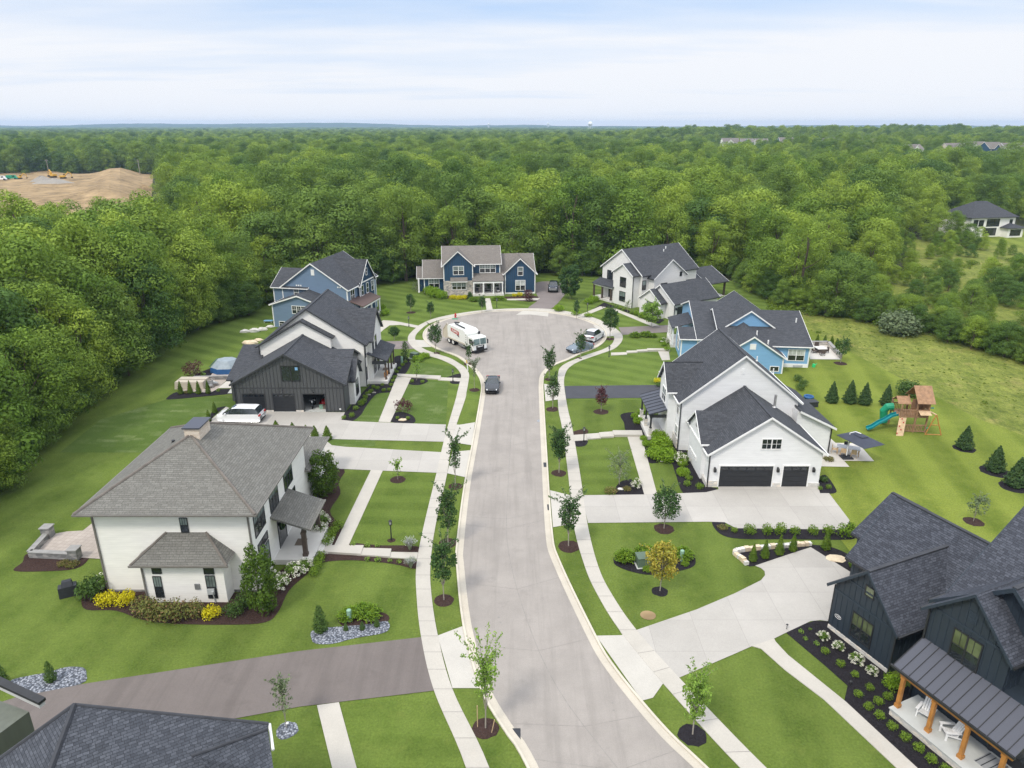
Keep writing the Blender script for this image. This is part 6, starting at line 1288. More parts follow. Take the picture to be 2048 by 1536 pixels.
# white farmhouse
row('mounded', [(1178, 607, 20), (1188, 603, 22)], '{} leafy bush at the farmhouse porch corner', 'bushes at the farmhouse porch'); row('bright', [(1284, 636, 18), (1297, 640, 20), (1272, 630, 12)], '{} bright leafy bush before the farmhouse gable', 'bushes before the farmhouse gable', hs=1.1); row('box', [(1231, 617, 8), (1238, 619, 8), (1246, 622, 8), (1262, 628, 8)], '{} small dark hedge shrub along the farmhouse walk', 'hedge of the farmhouse walk'); plant('bright', 1152, 630, 20, 'round bright shrub around the narrow street tree by the farmhouse walk', hs=.7); plant('bright', 1176, 634, 18, 'round bright shrub beside the farmhouse lamp post', hs=.7)
row('juniper', [(1270, 674, 30), (1292, 673, 32), (1306, 674, 22)], '{} wide feathery juniper from the left on the light blue house lawn', 'junipers of the light blue house lawn', hs=.75)
row('bright', [(1327, 692, 14), (1334, 702, 14), (1322, 684, 12)], '{} leafy bush by the light blue house front', 'bushes of the light blue house', hs=.9); plant('hyd', 1330, 686, 18, 'white flowering bush by the light blue house front'); plant('gold', 1315, 765, 17, 'golden shrub at the end of the black driveway'); plant('yew', 1320, 773, 20, 'grey green shrub below the golden shrub by the black driveway', hs=.6)
# white house
row('mounded', [(1322, 898, 46), (1308, 915, 40), (1330, 920, 46), (1293, 892, 20), (1287, 880, 16), (1318, 880, 36)], '{} bright billowing bush in the bed by the white house walk', 'bright bushes of the white house', hs=1.0); row('mounded', [(1276, 846, 22), (1270, 836, 18), (1283, 828, 18)], '{} bright bush left of the white house porch', 'bright bushes left of the porch', hs=1.0)
plant('hyd', 1362, 925, 34, 'white flowering hydrangea beside the white house wall'); plant('bright', 1364, 932, 22, 'leafy shrub below the white hydrangea by the white house wall'); plant('mounded', 1366, 950, 28, 'bright bush in the narrow bed along the white house wall')
row('box', [(1377, 960, 15), (1374, 972, 15), (1399, 977, 16)], '{} clipped ball shrub in the narrow bed by the white house garage', 'clipped balls by the garage'); plant('low', 1222, 985, 30, 'low mounded shrub left of the mulch corner by the white house walk', hs=.9); plant('low', 1254, 980, 20, 'low flat shrub behind the pale stone in the mulch corner'); plant('hyd', 1272, 975, 24, 'white flowering shrub in the mulch corner by the walk', hs=1.3); plant('loose', 1645, 962, 22, 'low grey green shrub behind the garage corner', hs=.6); row('box', [(1640, 979, 10), (1657, 977, 12)], '{} small round shrub in the bed right of the garage doors', 'round shrubs right of the garage'); plant('low', 1657, 921, 24, 'brownish low perennial in the planting square by the white patio')
row('hedge', [(1499, 1068, 26), (1533, 1067, 24), (1559, 1067, 27), (1589, 1068, 22), (1625, 1068, 22), (1656, 1068, 25), (1692, 1073, 38)], '{} hedge shrub from the left along the white house driveway', 'hedge shrubs along the driveway', hs=1.1); plant('low', 1445, 1057, 24, 'low mound at the left end of the hedge bed', hs=.7); plant('box', 1468, 1064, 14, 'clipped ball at the left end of the hedge bed')
row('arbor', [(1505, 1122, 15), (1529, 1116, 16), (1558, 1109, 17), (1585, 1102, 15), (1651, 1099, 17), (1707, 1136, 18)], '{} bright arborvitae from the left in the black bed by the dark house driveway', 'arborvitae by the dark house driveway', hs=1.2)
row('juniper', [(1250, 1121, 56), (1290, 1112, 54), (1366, 1116, 54), (1330, 1106, 50)], '{} feathery juniper around the green transformer', 'junipers around the transformer', hs=.9); row('juniper', [(1294, 1141, 26), (1370, 1130, 22)], '{} small juniper at the front of the transformer bed', 'small junipers before the transformer', hs=.7)
# dark house
row('hyd', [(1646, 1278, 26), (1676, 1298, 26), (1712, 1325, 32), (1743, 1347, 26)], '{} white hydrangea from the driveway along the dark house wall', 'hydrangeas of the dark house'); row('tuft', [(1602, 1266, 11), (1611, 1280, 11), (1633, 1290, 13), (1620, 1260, 7)], '{} small strappy plant at the driveway end of the dark bed', 'small plants of the dark bed'); row('box', [(1650, 1307, 17), (1680, 1332, 18), (1709, 1353, 16), (1739, 1379, 17)], '{} low round shrub from the driveway in the middle row of the dark bed', 'middle row of round shrubs')
row('box', [(1716, 1393, 18), (1736, 1418, 20), (1756, 1408, 20), (1775, 1398, 20), (1758, 1436, 21), (1783, 1457, 21), (1809, 1479, 22), (1836, 1501, 23), (1861, 1524, 23), (1890, 1545, 24)], '{} round shrub from the driveway in the row before the cedar posts', 'front row of round shrubs'); plant('bright', 1784, 1376, 40, 'large bright shrub at the corner of the dark house porch', hs=1.2)
# right lawns
row('spruce', [(1662.6, 805, 24), (1698.5, 806, 26), (1728, 809, 25), (1771.5, 811, 24)], '{} young conifer from the left in the row behind the play tower', 'conifers in the row', hs=1.3); row('spruce', [(1928, 897, 31), (1989, 942, 35), (2030, 972, 40)], '{} young conifer from the top in a black mulch ring on the right lawn', 'conifers in mulch rings', hs=1.1)
row('arbor', [(1634, 686, 8), (1649, 687, 8), (1663, 688, 8), (1673, 693, 8)], '{} slim conifer from the left behind the light blue house patio', 'conifers behind the patio', hs=1.0)
plant('silver', 1795, 668, 78, 'large silver green rounded bush at the edge of the rough meadow', hs=.85); plant('dark_round', 1816, 792, 50, 'dark rounded bush behind the wooden play tower', hs=.75)
# weeds along the meadow and young growth: one ground cover
wp = []; q = random.Random(4)
me_ = smooth_line([(45, 121), (51, 129), (58, 123), (66, 116), (72, 106), (78, 96), (88, 86)], 12)
for k in range(420):
    a = me_[q.randrange(len(me_))]; wp.append((a[0] + q.gauss(1.5, 2.2), a[1] + q.gauss(1.2, 1.8), q.uniform(.35, 1.1), 0))
for k in range(260):
    wp.append((q.uniform(72, 190), 0, q.uniform(.5, 1.3), 0)); x = wp[-1][0]; wp[-1] = (x, 138 + (x - 72) * .42 + q.gauss(0, 3) - (10 if q.random() < .5 else -16), wp[-1][2], 0)
wo = [obj('weed', blob(90 + k, 'weed_leaf', 90, .13, 1.0, .8, .8)) for k in range(2)]
for o in wo: o.location = (70 + 3 * wo.index(o), 112, 0); tag(o, ('bright leafy weed clump at the meadow edge near the silver bush', 'bright low weed clump at the meadow edge right of the silver bush')[wo.index(o)], 'plant')
tp_ = []
for k in range(5200):
    px, py = q.uniform(44, 150), q.uniform(50, 205)
    if inpoly(px, py, [(46, 119), (51, 127), (58, 121), (66, 114), (74, 104), (84, 98), (100, 90), (110, 70), (84, 40), (72, 40), (64, 60), (56, 78), (53, 100)]) or (inpoly(px, py, MEAD) and py < 190 and q.random() < .8): tp_.append((px, py, q.uniform(.06, .16) * (2.6 if q.random() < .04 else 1), 0))
mass('tall_grass', tp_, wo)
mass('undergrowth', [p for p in wp if not inpoly(p[0], p[1], OPEN[:16] + [(30, 20)])], wo)
# ---------------------------------------------------------------- vehicles
def wheel(root, x, y, r, w, sgn, rim='alloy', dual=False):
    m = MB(); n = 18; yo = y + sgn * .03; P = []
    prof = [(r * .62, w * .5), (r * .92, w * .5), (r, w * .34), (r, -w * .34), (r * .92, -w * .5), (r * .62, -w * .5)]
    for k in range(n):
        a = 2 * math.pi * k / n; P.append([(x + q * math.cos(a), yo + sgn * (d - w * .5), r + q * math.sin(a)) for q, d in prof])
    i = len(m.v); m.v += [p for ring_ in P for p in ring_]; c = len(prof)
    for k in range(n):
        for j in range(c - 1): a, b_ = i + k * c + j, i + ((k + 1) % n) * c + j; m.f.append((a, b_, b_ + 1, a + 1)); m.m.append(0)
    o = m.build('wheel', 'rubber', root, smooth=False); d = MB()
    d.prism([(x + r * .64 * math.cos(2 * math.pi * k / n), yo - sgn * w * .45, r + r * .64 * math.sin(2 * math.pi * k / n)) for k in range(n)], (0, sgn * w * .33, 0))
    for k in range(5):
        a = 2 * math.pi * k / 5; u_ = Vector((math.cos(a), 0, math.sin(a))); t_ = Vector((-math.sin(a), 0, math.cos(a))) * r * .09; b0 = Vector((x, yo - sgn * w * .12, r)); d.prism([b0 + u_ * r * .1 - t_, b0 + u_ * r * .6 - t_, b0 + u_ * r * .6 + t_, b0 + u_ * r * .1 + t_], (0, sgn * .05, 0))

    d.build('rim', rim, o)
def car(name, x, y, hd, label, cat, paint, st, wheels, wr=.34, glass='car_glass', ws='car_glass', sunroof=None, plate_=True, lights='clear_lens', group=None, ride=.0, roofm=None):
    """stations: (x, z bottom, z waist, z top, half width low, half width waist, half width top, kind of the stretch behind it)"""
    root = empty(name, x, y, .02, hd, label, cat, group); B, Gs, Wd, Rf = MB(), MB(), MB(), MB(); S = []; raw = st; fine = []
    cr = lambda a, b_, c, d, t: .5 * (2 * b_ + (c - a) * t + (2 * a - 5 * b_ + 4 * c - d) * t * t + (3 * b_ - a - 3 * c + d) * t ** 3)
    for i in range(len(st) - 1):
        q = [st[max(0, i - 1)], st[i], st[i + 1], st[min(len(st) - 1, i + 2)]]
        for j in range(4): t = j / 4; fine.append(tuple([q[1][0] + (q[2][0] - q[1][0]) * t] + [cr(*(r_[k] for r_ in q), t) if k not in (3,) or q[1][7] not in ('ws', 'rw') else q[1][3] + (q[2][3] - q[1][3]) * t for k in range(1, 7)] + [st[i][7]]))
    fine.append(st[-1]); st = fine
    for (xs, zl, zb, zt, wl, wb, wt, k) in st:
        zm = zl + (zb - zl) * .45; wm = max(wl, wb) + .015; cab = zt > zb + .02
        z2 = zt if cab else zb + .0; w2 = wt if cab else wb * .86; ztop = zt + (.03 if cab else .045)
        S.append([(xs, -wl, zl), (xs, -wm, zm), (xs, -wb, zb), (xs, -w2, z2 if cab else zb + .03), (xs, -w2 * .55, ztop), (xs, w2 * .55, ztop), (xs, w2, z2 if cab else zb + .03), (xs, wb, zb), (xs, wm, zm), (xs, wl, zl)])
    for a in range(len(S) - 1):
        k = st[a][7]
        for j in range(9):
            q = [S[a][j], S[a][j + 1], S[a + 1][j + 1], S[a + 1][j]]
            tgt = B
            if k in ('cab', 'ws', 'rw') and j in (2, 6): tgt = Gs if k == 'cab' else (B if k == 'x' else Gs)
            if k in ('ws', 'rw') and j in (3, 4, 5): tgt = Wd if k == 'ws' else Gs
            if k == 'cab' and j in (3, 4, 5) and roofm: tgt = Rf
            tgt.poly(q[::-1])
        B.poly([S[a][0], S[a + 1][0], S[a + 1][9], S[a][9]])
    B.poly(S[0][::-1]); B.poly(S[-1])
    bo = B.build('body', paint, root, smooth=True); wl_ = bo.modifiers.new('weld', 'WELD'); wl_.merge_threshold = .004; Gs.build('window', glass, root); Wd.build('windscreen', ws, root)
    if roofm: Rf.build('roof', roofm, root)
    st = raw; L, Rr = st[0][0], st[-1][0]; wf = st[1][5]
    for wx in wheels:
        for sg in (-1, 1):
            a = MB(); a.prism([(wx + (wr + .07) * math.cos(t), sg * (wf + .012), max(.12, wr + (wr + .07) * math.sin(t))) for t in [math.pi * 2 * k / 20 for k in range(20)]], (0, -sg * .3, 0)); a.build('wheel_arch', 'rubber', root)
            wheel(root, wx, sg * (wf + .02), wr, .23, sg)
    for sg in (-1, 1):
        zf = st[1][2]; m = MB(); m.hexa([(L - .06, sg * wf * .62, zf - .16), (L - .42, sg * (wf - .01), zf - .10), (L - .42, sg * (wf + .015), zf + .0), (L + .005, sg * wf * .66, zf - .09), (L - .10, sg * wf * .60, zf + .02), (L - .46, sg * (wf - .06), zf + .05), (L - .46, sg * (wf + .0), zf + .055), (L - .06, sg * wf * .64, zf + .0)]); m.build('headlight', lights, root)
        zr_ = st[-2][2]; wb = st[-2][5]; m = MB(); m.box(Rr - .015, sg * wb * .55, zr_ - .22, Rr + .16, sg * (wb + .012), zr_ - .04); m.build('tail_light', 'red_lens', root)
        ci = next(i for i, s_ in enumerate(st) if s_[7] == 'ws'); m = MB(); mx = st[ci][0] - .38; m.box(mx - .08, sg * (wf + .02), st[ci][2] + .0, mx + .08, sg * (wf + .20), st[ci][2] + .15); m.build('wing_mirror', paint, root)
    m = MB(); m.box(L - .08, -wf * .55, .28, L + .012, wf * .55, .46); m.build('grille', 'rubber', root); m = MB(); m.box(Rr - .012, -wf * .8, .28, Rr + .06, wf * .8, .42); m.build('rear_bumper', 'rubber', root)
    if plate_: m = MB(); m.box(Rr - .02, -.16, .55, Rr + .02, .16, .68); m.build('number_plate', 'plate', root)
    if sunroof: m = MB(); m.box(sunroof[0], -.42, sunroof[2], sunroof[1], .42, sunroof[2] + .02); m.build('sunroof', 'car_glass', root)
    return root
def hd(p, q): return math.atan2(q[1] - p[1], q[0] - p[0])
SEDAN = [(2.35, .30, .55, .55, .62, .70, .5, 'h'), (2.15, .20, .72, .72, .84, .86, .6, 'h'), (1.25, .18, .92, .92, .90, .91, .7, 'h'), (.95, .18, .96, .96, .90, .91, .74, 'ws'), (.12, .18, .98, 1.42, .90, .91, .62, 'cab'), (-.75, .18, .99, 1.44, .90, .91, .62, 'cab'), (-1.25, .18, 1.0, 1.33, .90, .91, .60, 'rw'), (-1.95, .20, 1.02, 1.03, .88, .88, .7, 'h'), (-2.32, .30, .86, .86, .76, .78, .6, 'h')]
x, y = G(985, 779); car('sedan', x, y + .3, R(-91), 'black sedan with pale headlights driving down the street', 'car', 'car_black', SEDAN, (1.42, -1.42), .35)
SPORT = [(2.2, .26, .48, .48, .62, .72, .5, 'h'), (2.0, .16, .66, .66, .84, .88, .6, 'h'), (1.1, .14, .84, .84, .92, .93, .7, 'h'), (.75, .14, .88, .88, .92, .93, .74, 'ws'), (.0, .14, .90, 1.22, .91, .92, .58, 'cab'), (-.55, .14, .90, 1.22, .91, .92, .56, 'rw'), (-1.2, .14, .92, .93, .92, .93, .72, 'h'), (-1.95, .18, .88, .88, .90, .90, .7, 'h'), (-2.2, .28, .74, .74, .78, .8, .6, 'h')]
p0, p1 = G(1144, 708), G(1181, 698); hdg = hd(p1, p0); c = ((p0[0] + p1[0]) / 2, (p0[1] + p1[1]) / 2)
car('sports_car', c[0] - .2, c[1] + .5, hdg, 'grey sports car parked at the right kerb behind a young tree', 'car', 'car_grey', SPORT, (1.3, -1.3), .34, ws='car_glass_light', roofm='car_black')
SUV = [(2.3, .34, .66, .66, .70, .78, .6, 'h'), (2.1, .26, .90, .90, .90, .90, .66, 'h'), (1.15, .24, 1.02, 1.02, .93, .93, .74, 'ws'), (.40, .24, 1.04, 1.62, .93, .93, .66, 'cab'), (-1.6, .24, 1.08, 1.66, .93, .93, .66, 'rw'), (-2.12, .28, 1.08, 1.12, .90, .90, .74, 'h'), (-2.3, .34, .90, .90, .84, .86, .66, 'h')]
p0, p1 = G(1181, 689), G(1197, 675); hdg = hd(p0, p1) - R(6); car('suv', (p0[0] + p1[0]) / 2 + .0, (p0[1] + p1[1]) / 2 + 1.0, hdg, 'white compact suv parked at the right kerb ahead of the sports car', 'car', 'car_white', SUV, (1.38, -1.38), .36)
VAN = [(2.58, .30, .62, .62, .70, .78, .6, 'h'), (2.35, .20, .88, .88, .92, .92, .66, 'h'), (1.75, .18, 1.04, 1.04, .98, .98, .80, 'ws'), (.70, .18, 1.08, 1.66, .99, .99, .74, 'cab'), (-1.0, .18, 1.12, 1.72, .99, .99, .76, 'cab'), (-2.05, .18, 1.14, 1.68, .98, .98, .74, 'rw'), (-2.45, .22, 1.10, 1.14, .95, .95, .8, 'h'), (-2.58, .30, .80, .80, .90, .90, .7, 'h')]
p0, p1 = G(523, 850), G(433, 844); v = car('minivan', -31.2, 75.55, R(177), 'white minivan with a sunroof parked before the charcoal garage', 'car', 'car_white', VAN, (1.62, -1.55), .35, sunroof=(-.3, .75, 1.705), )
PICK = [(2.9, .45, .80, .80, .84, .90, .7, 'h'), (2.75, .40, 1.10, 1.10, .98, .98, .76, 'h'), (1.55, .40, 1.20, 1.20, 1.0, 1.0, .82, 'ws'), (.85, .40, 1.22, 1.82, 1.0, 1.0, .72, 'cab'), (-.65, .40, 1.24, 1.86, 1.0, 1.0, .72, 'rw'), (-.95, .40, 1.24, 1.24, 1.0, 1.0, .82, 'h'), (-2.8, .40, 1.20, 1.20, .98, .98, .82, 'h'), (-2.95, .50, 1.1, 1.1, .94, .94, .7, 'h')]
x, y = G(1107, 580); pk = car('pickup_truck', x, y, R(-96), 'dark navy pickup truck parked on the curved asphalt drive', 'truck', 'car_navy', PICK, (1.85, -1.75), .42)
m = MB(); m.box(-2.7, -.82, 1.2, -1.0, .82, 1.27); m.build('truck_bed', 'rubber', pk)
m = MB(); m.box(2.86, -.75, .55, 2.93, .75, .98); m.build('chrome_grille', 'grey_metal', pk)

# garbage truck
p0, p1 = G(904, 690), G(945.6, 709); a = hd(p0, p1); L_ = math.dist(p0, p1); print('truck', p0, p1, L_)
tx, ty = p1[0] - math.cos(a) * 0 + -math.sin(a) * 1.25, p1[1] + math.cos(a) * 1.25
T = empty('garbage_truck', tx, ty, .02, a, 'white garbage truck with a red side logo parked in the cul-de-sac', 'truck'); T.scale = (.95, .95, .89)
def tb(nm, mat, *boxes):
    m = MB()
    for b_ in boxes: m.box(*b_)
    return m.build(nm, mat, T)
m = MB(); m.prism([(-7.6, -1.24, 1.05), (-2.3, -1.24, 1.05), (-2.3, -1.24, 3.25), (-2.9, -1.24, 3.45), (-7.3, -1.24, 3.45), (-7.75, -1.24, 3.0)], (0, 2.48, 0)); hop = m.build('hopper', 'truck_white', T)
m = MB()
for k in range(6): m.box(-7.3 + k * .95, -1.275, 1.05, -7.22 + k * .95, -1.238, 3.3); m.box(-7.3 + k * .95, 1.238, 1.05, -7.22 + k * .95, 1.275, 3.3)
m.build('hopper_rib', 'truck_white', hop); m = MB(); m.box(-7.7, -1.30, 1.0, -2.3, -1.235, 1.22); m.box(-7.7, 1.235, 1.0, -2.3, 1.30, 1.22); m.build('hopper_rail', 'truck_cream', hop)
tb('bulkhead', 'truck_white', (-2.28, -1.26, .95, -1.75, 1.26, 3.05)); tb('bulkhead_holes', 'rubber', *[(-2.1, -1.275, 1.2 + k * .38, -1.95, -1.255, 1.32 + k * .38) for k in range(5)])
m = MB(); m.prism([(-7.7, -1.2, 1.0), (-7.7, -1.2, 3.3), (-8.3, -1.2, 3.1), (-9.2, -1.2, 1.9), (-9.2, -1.2, .9), (-8.6, -1.2, .6)], (0, 2.4, 0)); tg = m.build('tailgate', 'truck_cream', T)
m = MB()
for sg in (-1, 1): m.tube([(-7.9, sg * 1.15, 3.5), (-9.1, sg * 1.2, 2.2), (-9.3, sg * 1.2, 1.0)], .09, 6)
m.box(-9.35, -1.1, 1.75, -9.2, 1.1, 1.95); m.box(-9.45, -1.15, .7, -9.15, 1.15, .85); m.build('loading_arm', 'truck_cream', tg); m = MB(); m.box(-9.22, -1.0, 1.0, -9.203, 1.0, 1.7); m.build('hopper_mouth', 'rubber', tg)
m = MB(); m.tube([(-6.9, .55, 3.52), (-6.8, -.35, 3.78), (-6.1, -.55, 3.7), (-3.4, -.55, 3.56)], .11, 8); m.build('roof_pipe', 'black_plastic', T)
tb('chassis', 'rubber', (-8.3, -.45, .5, .1, .45, .95))
m = MB(); m.prism([(-1.6, -1.22, .55), (.12, -1.22, .55), (.12, -1.22, 1.45), (-.02, -1.22, 2.55), (-.15, -1.22, 2.72), (-1.6, -1.22, 2.72)], (0, 2.44, 0)); cb = m.build('cab', 'truck_white', T)
for y0, y1 in ((-1.12, -.05), (.05, 1.12)): m = MB(); m.hexa([(.118, y0, 1.5), (.118, y1, 1.5), (.135, y1, 1.5), (.135, y0, 1.5), (-.005, y0, 2.5), (-.005, y1, 2.5), (.018, y1, 2.5), (.018, y0, 2.5)]); m.build('windscreen', 'car_glass_light', cb)
for sg in (-1, 1): m = MB(); m.box(-1.2, sg * 1.215, 1.55, -.15, sg * 1.235, 2.4); m.build('side_window', 'car_glass', cb); m = MB(); m.box(.1, sg * 1.3, 1.5, .22, sg * 1.48, 2.2); m.box(.05, sg * 1.2, 2.2, .15, sg * 1.4, 2.26); m.build('wing_mirror', 'black_plastic', cb); m = MB(); m.box(.10, sg * .8, .72, .16, sg * 1.15, 1.0); m.build('headlight', 'clear_lens', cb)
m = MB(); m.box(.1, -.72, .62, .155, .72, 1.38); g_ = m.build('grille', 'rubber', cb); m = MB(); m.box(.155, -.5, 1.12, .165, .5, 1.26); m.build('grille_badge', 'plate', g_); m = MB(); m.box(.02, -1.25, .42, .3, 1.25, .62); m.build('front_bumper', 'rubber', cb)
tb('fuel_tank', 'grey_metal', (-4.4, -1.2, .45, -2.6, -.6, .95)); tb('air_stack', 'black_plastic', (-1.72, .8, 1.1, -1.62 + .1, 1.1, 3.2))
for wx in (-.75, -6.1, -7.35):
    for sg in (-1, 1): wheel(T, wx, sg * 1.2, .52, .34, sg, 'truck_white')
m = MB(); m.prism([(-6.55, -1.282, 2.45), (-4.15, -1.282, 2.2), (-4.15, -1.282, 2.85), (-6.55, -1.282, 3.05)], (0, .012, 0)); lg = m.build('logo_panel', 'red_paint', hop)
text('RUMPKE', .52, 'logo_letters', 'truck_white', lg, Matrix.Translation((-5.35, -1.284, 2.63)) @ Matrix.Rotation(R(90), 4, 'X') @ Matrix.Rotation(R(-5.2), 4, 'Z') @ Matrix.Diagonal((.95, 1, 1, 1)), bold=.012)
m = MB(); m.prism([(-4.9, -1.281, 2.2), (-4.15, -1.281, 2.18), (-4.0, -1.281, 1.85)], (0, .01, 0)); m.build('logo_tail', 'rubber', hop)

# ---------------------------------------------------------------- street furniture and garden things
def at(name, u, v, label, cat, ang=0, group=None, z=0.0): x, y = G(u, v, z); return empty(name, x, y, z, ang, label, cat, group)
def part(nm, mat, root, fn, smooth=False): m = MB(); fn(m); return m.build(nm, mat, root, smooth)
for u, v, vt, lb in ((783, 1081, 1041, 'black lamp post in a mulch ring on the cream house lawn'), (1167.5, 884, 855, 'black lamp post beside the white house garden steps'), (906, 763, 747, 'black lamp post by the charcoal house cross walk'), (818, 653, 640, 'black lamp post by the curved walk of the grey blue house'), (993.6, 615, 599, 'black lamp post right of the navy house front walk'), (1218, 714, 696, 'black lamp post at the light blue house steps'), (1174.5, 624, 612, 'black lamp post at the white farmhouse walk')):
    o = at('lamp_post', u, v, lb, 'lamp post', 0, 'black garden lamp posts'); H = max(1.7, min(2.4, ZH(*G(u, v), vt)))
    part('pole', 'black_trim', o, lambda m: (m.cyl(0, 0, 0, H - .4, .055, .045), m.cyl(0, 0, 0, .25, .1, .06))); part('lantern', 'black_trim', o, lambda m: (m.cyl(0, 0, H - .4, H - .34, .13, .15, 8), m.cyl(0, 0, H - .06, H + .08, .17, .03, 8), [m.box(.1 * a - .012, .1 * b - .012, H - .36, .1 * a + .012, .1 * b + .012, H - .05) for a in (-1, 1) for b in (-1, 1)])); part('lamp_glass', 'pane_light', o, lambda m: m.cyl(0, 0, H - .34, H - .06, .1, .1, 8))
o = at('marker_post', 936, 741, 'white marker post with a yellow top on the left verge', 'post'); part('post', 'white_plastic', o, lambda m: m.tube([(0, 0, -.05), (-.12, 0, 1.05)], .07, 8)); part('cap', 'yellow_paint', o, lambda m: m.tube([(-.12, 0, 1.05), (-.17, 0, 1.5)], .075, 8))
o = at('fire_hydrant', 911, 635, 'red fire hydrant on the verge behind the garbage truck', 'hydrant'); part('barrel', 'red_paint', o, lambda m: (m.cyl(0, 0, 0, .1, .2), m.cyl(0, 0, .1, .62, .13), m.ball((0, 0, .65), .16))); part('outlet', 'red_paint', o, lambda m: (m.tube([(-.25, 0, .42), (.25, 0, .42)], .07), m.tube([(0, -.25, .42), (0, 0, .42)], .09)))
o = at('utility_cover', 905 + 5, 638, 'flat green utility cover in the grass below the hydrant', 'utility cover'); part('lid', 'green_plastic', o, lambda m: m.box(-.5, -.25, 0, .5, .25, .06))
def transformer(u, v, lb, s=1.0, ang=.12):
    o = at('transformer', u, v, lb, 'transformer', ang); part('cabinet', 'utility_green', o, lambda m: m.hexa([(-.85 * s, -.75 * s, .08), (.85 * s, -.75 * s, .08), (.85 * s, .75 * s, .08), (-.85 * s, .75 * s, .08), (-.8 * s, -.6 * s, 1.15 * s), (.8 * s, -.6 * s, 1.15 * s), (.8 * s, .72 * s, 1.15 * s), (-.8 * s, .72 * s, 1.15 * s)])); part('lid', 'utility_green', o, lambda m: m.box(-.86 * s, -.68 * s, 1.15 * s, .86 * s, .78 * s, 1.2 * s)); part('pad', 'cool_slab', o, lambda m: m.box(-1 * s, -.9 * s, 0, 1 * s, .9 * s, .08)); part('lock', 'white_plastic', o, lambda m: m.box(.3 * s, -.77 * s, .5, .42 * s, -.7 * s, .62))
transformer(1287, 1129, 'green transformer cabinet among the junipers on the right lawn', .68); transformer(829, 716, 'green transformer cabinet in the shrubs beside the left footpath', .65, -.6)
def pedestal(u, v, lb, mat='pale_green'):
    o = at('utility_pedestal', u, v, lb, 'pedestal'); part('tube', mat, o, lambda m: m.cyl(0, 0, 0, .85, .17, .155, 14)); part('cap', mat, o, lambda m: (m.cyl(0, 0, .85, .9, .17, .16, 14), m.ball((0, 0, .9), (.16, .16, .06), 14)))
pedestal(699.5, 1242, 'pale green cylindrical pedestal above the gravel bed'); pedestal(1363, 1121, 'pale green cylindrical pedestal right of the yellow tree'); pedestal(804, 726, 'pale green cylindrical pedestal beside the charcoal house porch shrubs')
def rock(u, v, w, lb, mat='limestone', hh=.4, asp=.6, ang=0, name='boulder', group=None, z=0):
    x, y = G(u, v); d = y * CP + HC * SP; r = w / 2 * d / F; q = random.Random(int(u * 7 + v)); m = MB(); m.ball((0, 0, r * hh * .4), (r, r * asp, r * hh), 10, 6); m.v = [(a * q.uniform(.82, 1.12), b * q.uniform(.82, 1.12), max(-.03, c * q.uniform(.85, 1.1))) for a, b, c in m.v]
    o = m.build(name, mat); o.location = (x, y, z); o.rotation_euler = (0, 0, ang); return tag(o, lb, 'stone', group)
rock(1237 + 4, 979, 14, 'pale flat stone in the mulch corner by the white house walk', 'white_rock'); rock(805, 841, 17, 'cream boulder in the mulch below the purple weeping maple', 'limestone'); rock(742, 1240, 22, 'flat grey stone above the gravel bed', 'grey_rock', .25); rock(1672, 1118, 40, 'flat tan stone slab in the black bed by the dark house garage', 'limestone', .16, .7); rock(748, 786, 9, 'grey boulder in the bed before the charcoal house porch', 'grey_rock')
rock(737, 790, 10, 'grey boulder left of its neighbour in the bed before the charcoal porch', 'grey_rock'); rock(1324, 923, 10, 'small pale stone by the white hydrangea bed', 'white_rock', .3); rock(1712, 1131, 6, 'small white ball stone by the last arborvitae', 'white_rock', .9, 1); rock(500, 688, 34, 'long tan boulder on the lawn edge behind the charcoal house', 'limestone', .35, .5); rock(517, 682, 20, 'small tan boulder behind the charcoal house', 'limestone', .4, .6)
# dry stone edging of the bed by the dark house
ew = empty('stone_edging', *G(1481, 1104), 0, 0, 'low cream stone edging round the black arborvitae bed', 'stone edging'); ex, ey = ew.location.x, ew.location.y
eb = smooth_line(GS([(1494, 1131), (1483, 1120), (1469, 1108), (1481, 1103), (1530, 1097.5), (1580, 1093.5), (1622, 1090)]), 5); q = random.Random(8)
for i in range(0, len(eb) - 1):
    a, b_ = eb[i], eb[i + 1]; an = math.atan2(b_[1] - a[1], b_[0] - a[0]); ln = math.dist(a, b_) / 2 - .02; hgt = q.uniform(.28, .38); m = MB(); cx, cy = (a[0] + b_[0]) / 2 - ex, (a[1] + b_[1]) / 2 - ey; ca, sa = math.cos(an), math.sin(an)
    P = [(cx + ca * s * ln - sa * t * .17, cy + sa * s * ln + ca * t * .17) for s, t in ((-1, -1), (1, -1), (1, 1), (-1, 1))]; m.hexa([(*p, -.02) for p in P] + [(p[0] * .995 + cx * .005, p[1] * .995 + cy * .005, hgt) for p in P]); m.build('edging_stone', 'limestone' if q.random() < .6 else 'white_rock', ew)
# stone retaining edge on the far left lawn
for k, (u, v, w_) in enumerate(((490, 665, 22), (508, 664, 26), (525, 661, 22), (540, 655, 16))): rock(u, v, w_, f'{ORD[k]} long cream stone from the left edging the bed behind the grey blue house', 'white_rock', .45, .35, .2, 'edging_stone', 'edging stones behind the grey blue house')
o = at('lounge_chair', 539, 645, 'turquoise lounge chair by the bed behind the grey blue house', 'chair'); part('seat', 'light_blue_siding', o, lambda m: m.box(-.9, -.35, .3, .5, .35, .38)); part('backrest', 'light_blue_siding', o, lambda m: m.prism([(.5, -.35, .3), (1.1, -.35, .85), (1.12, -.35, .78), (.55, -.35, .25)], (0, .7, 0))); [part('leg', 'white_plastic', o, lambda m: m.box(x - .03, y - .03, 0, x + .03, y + .03, .3)) for x in (-.8, .4) for y in (-.3, .3)]

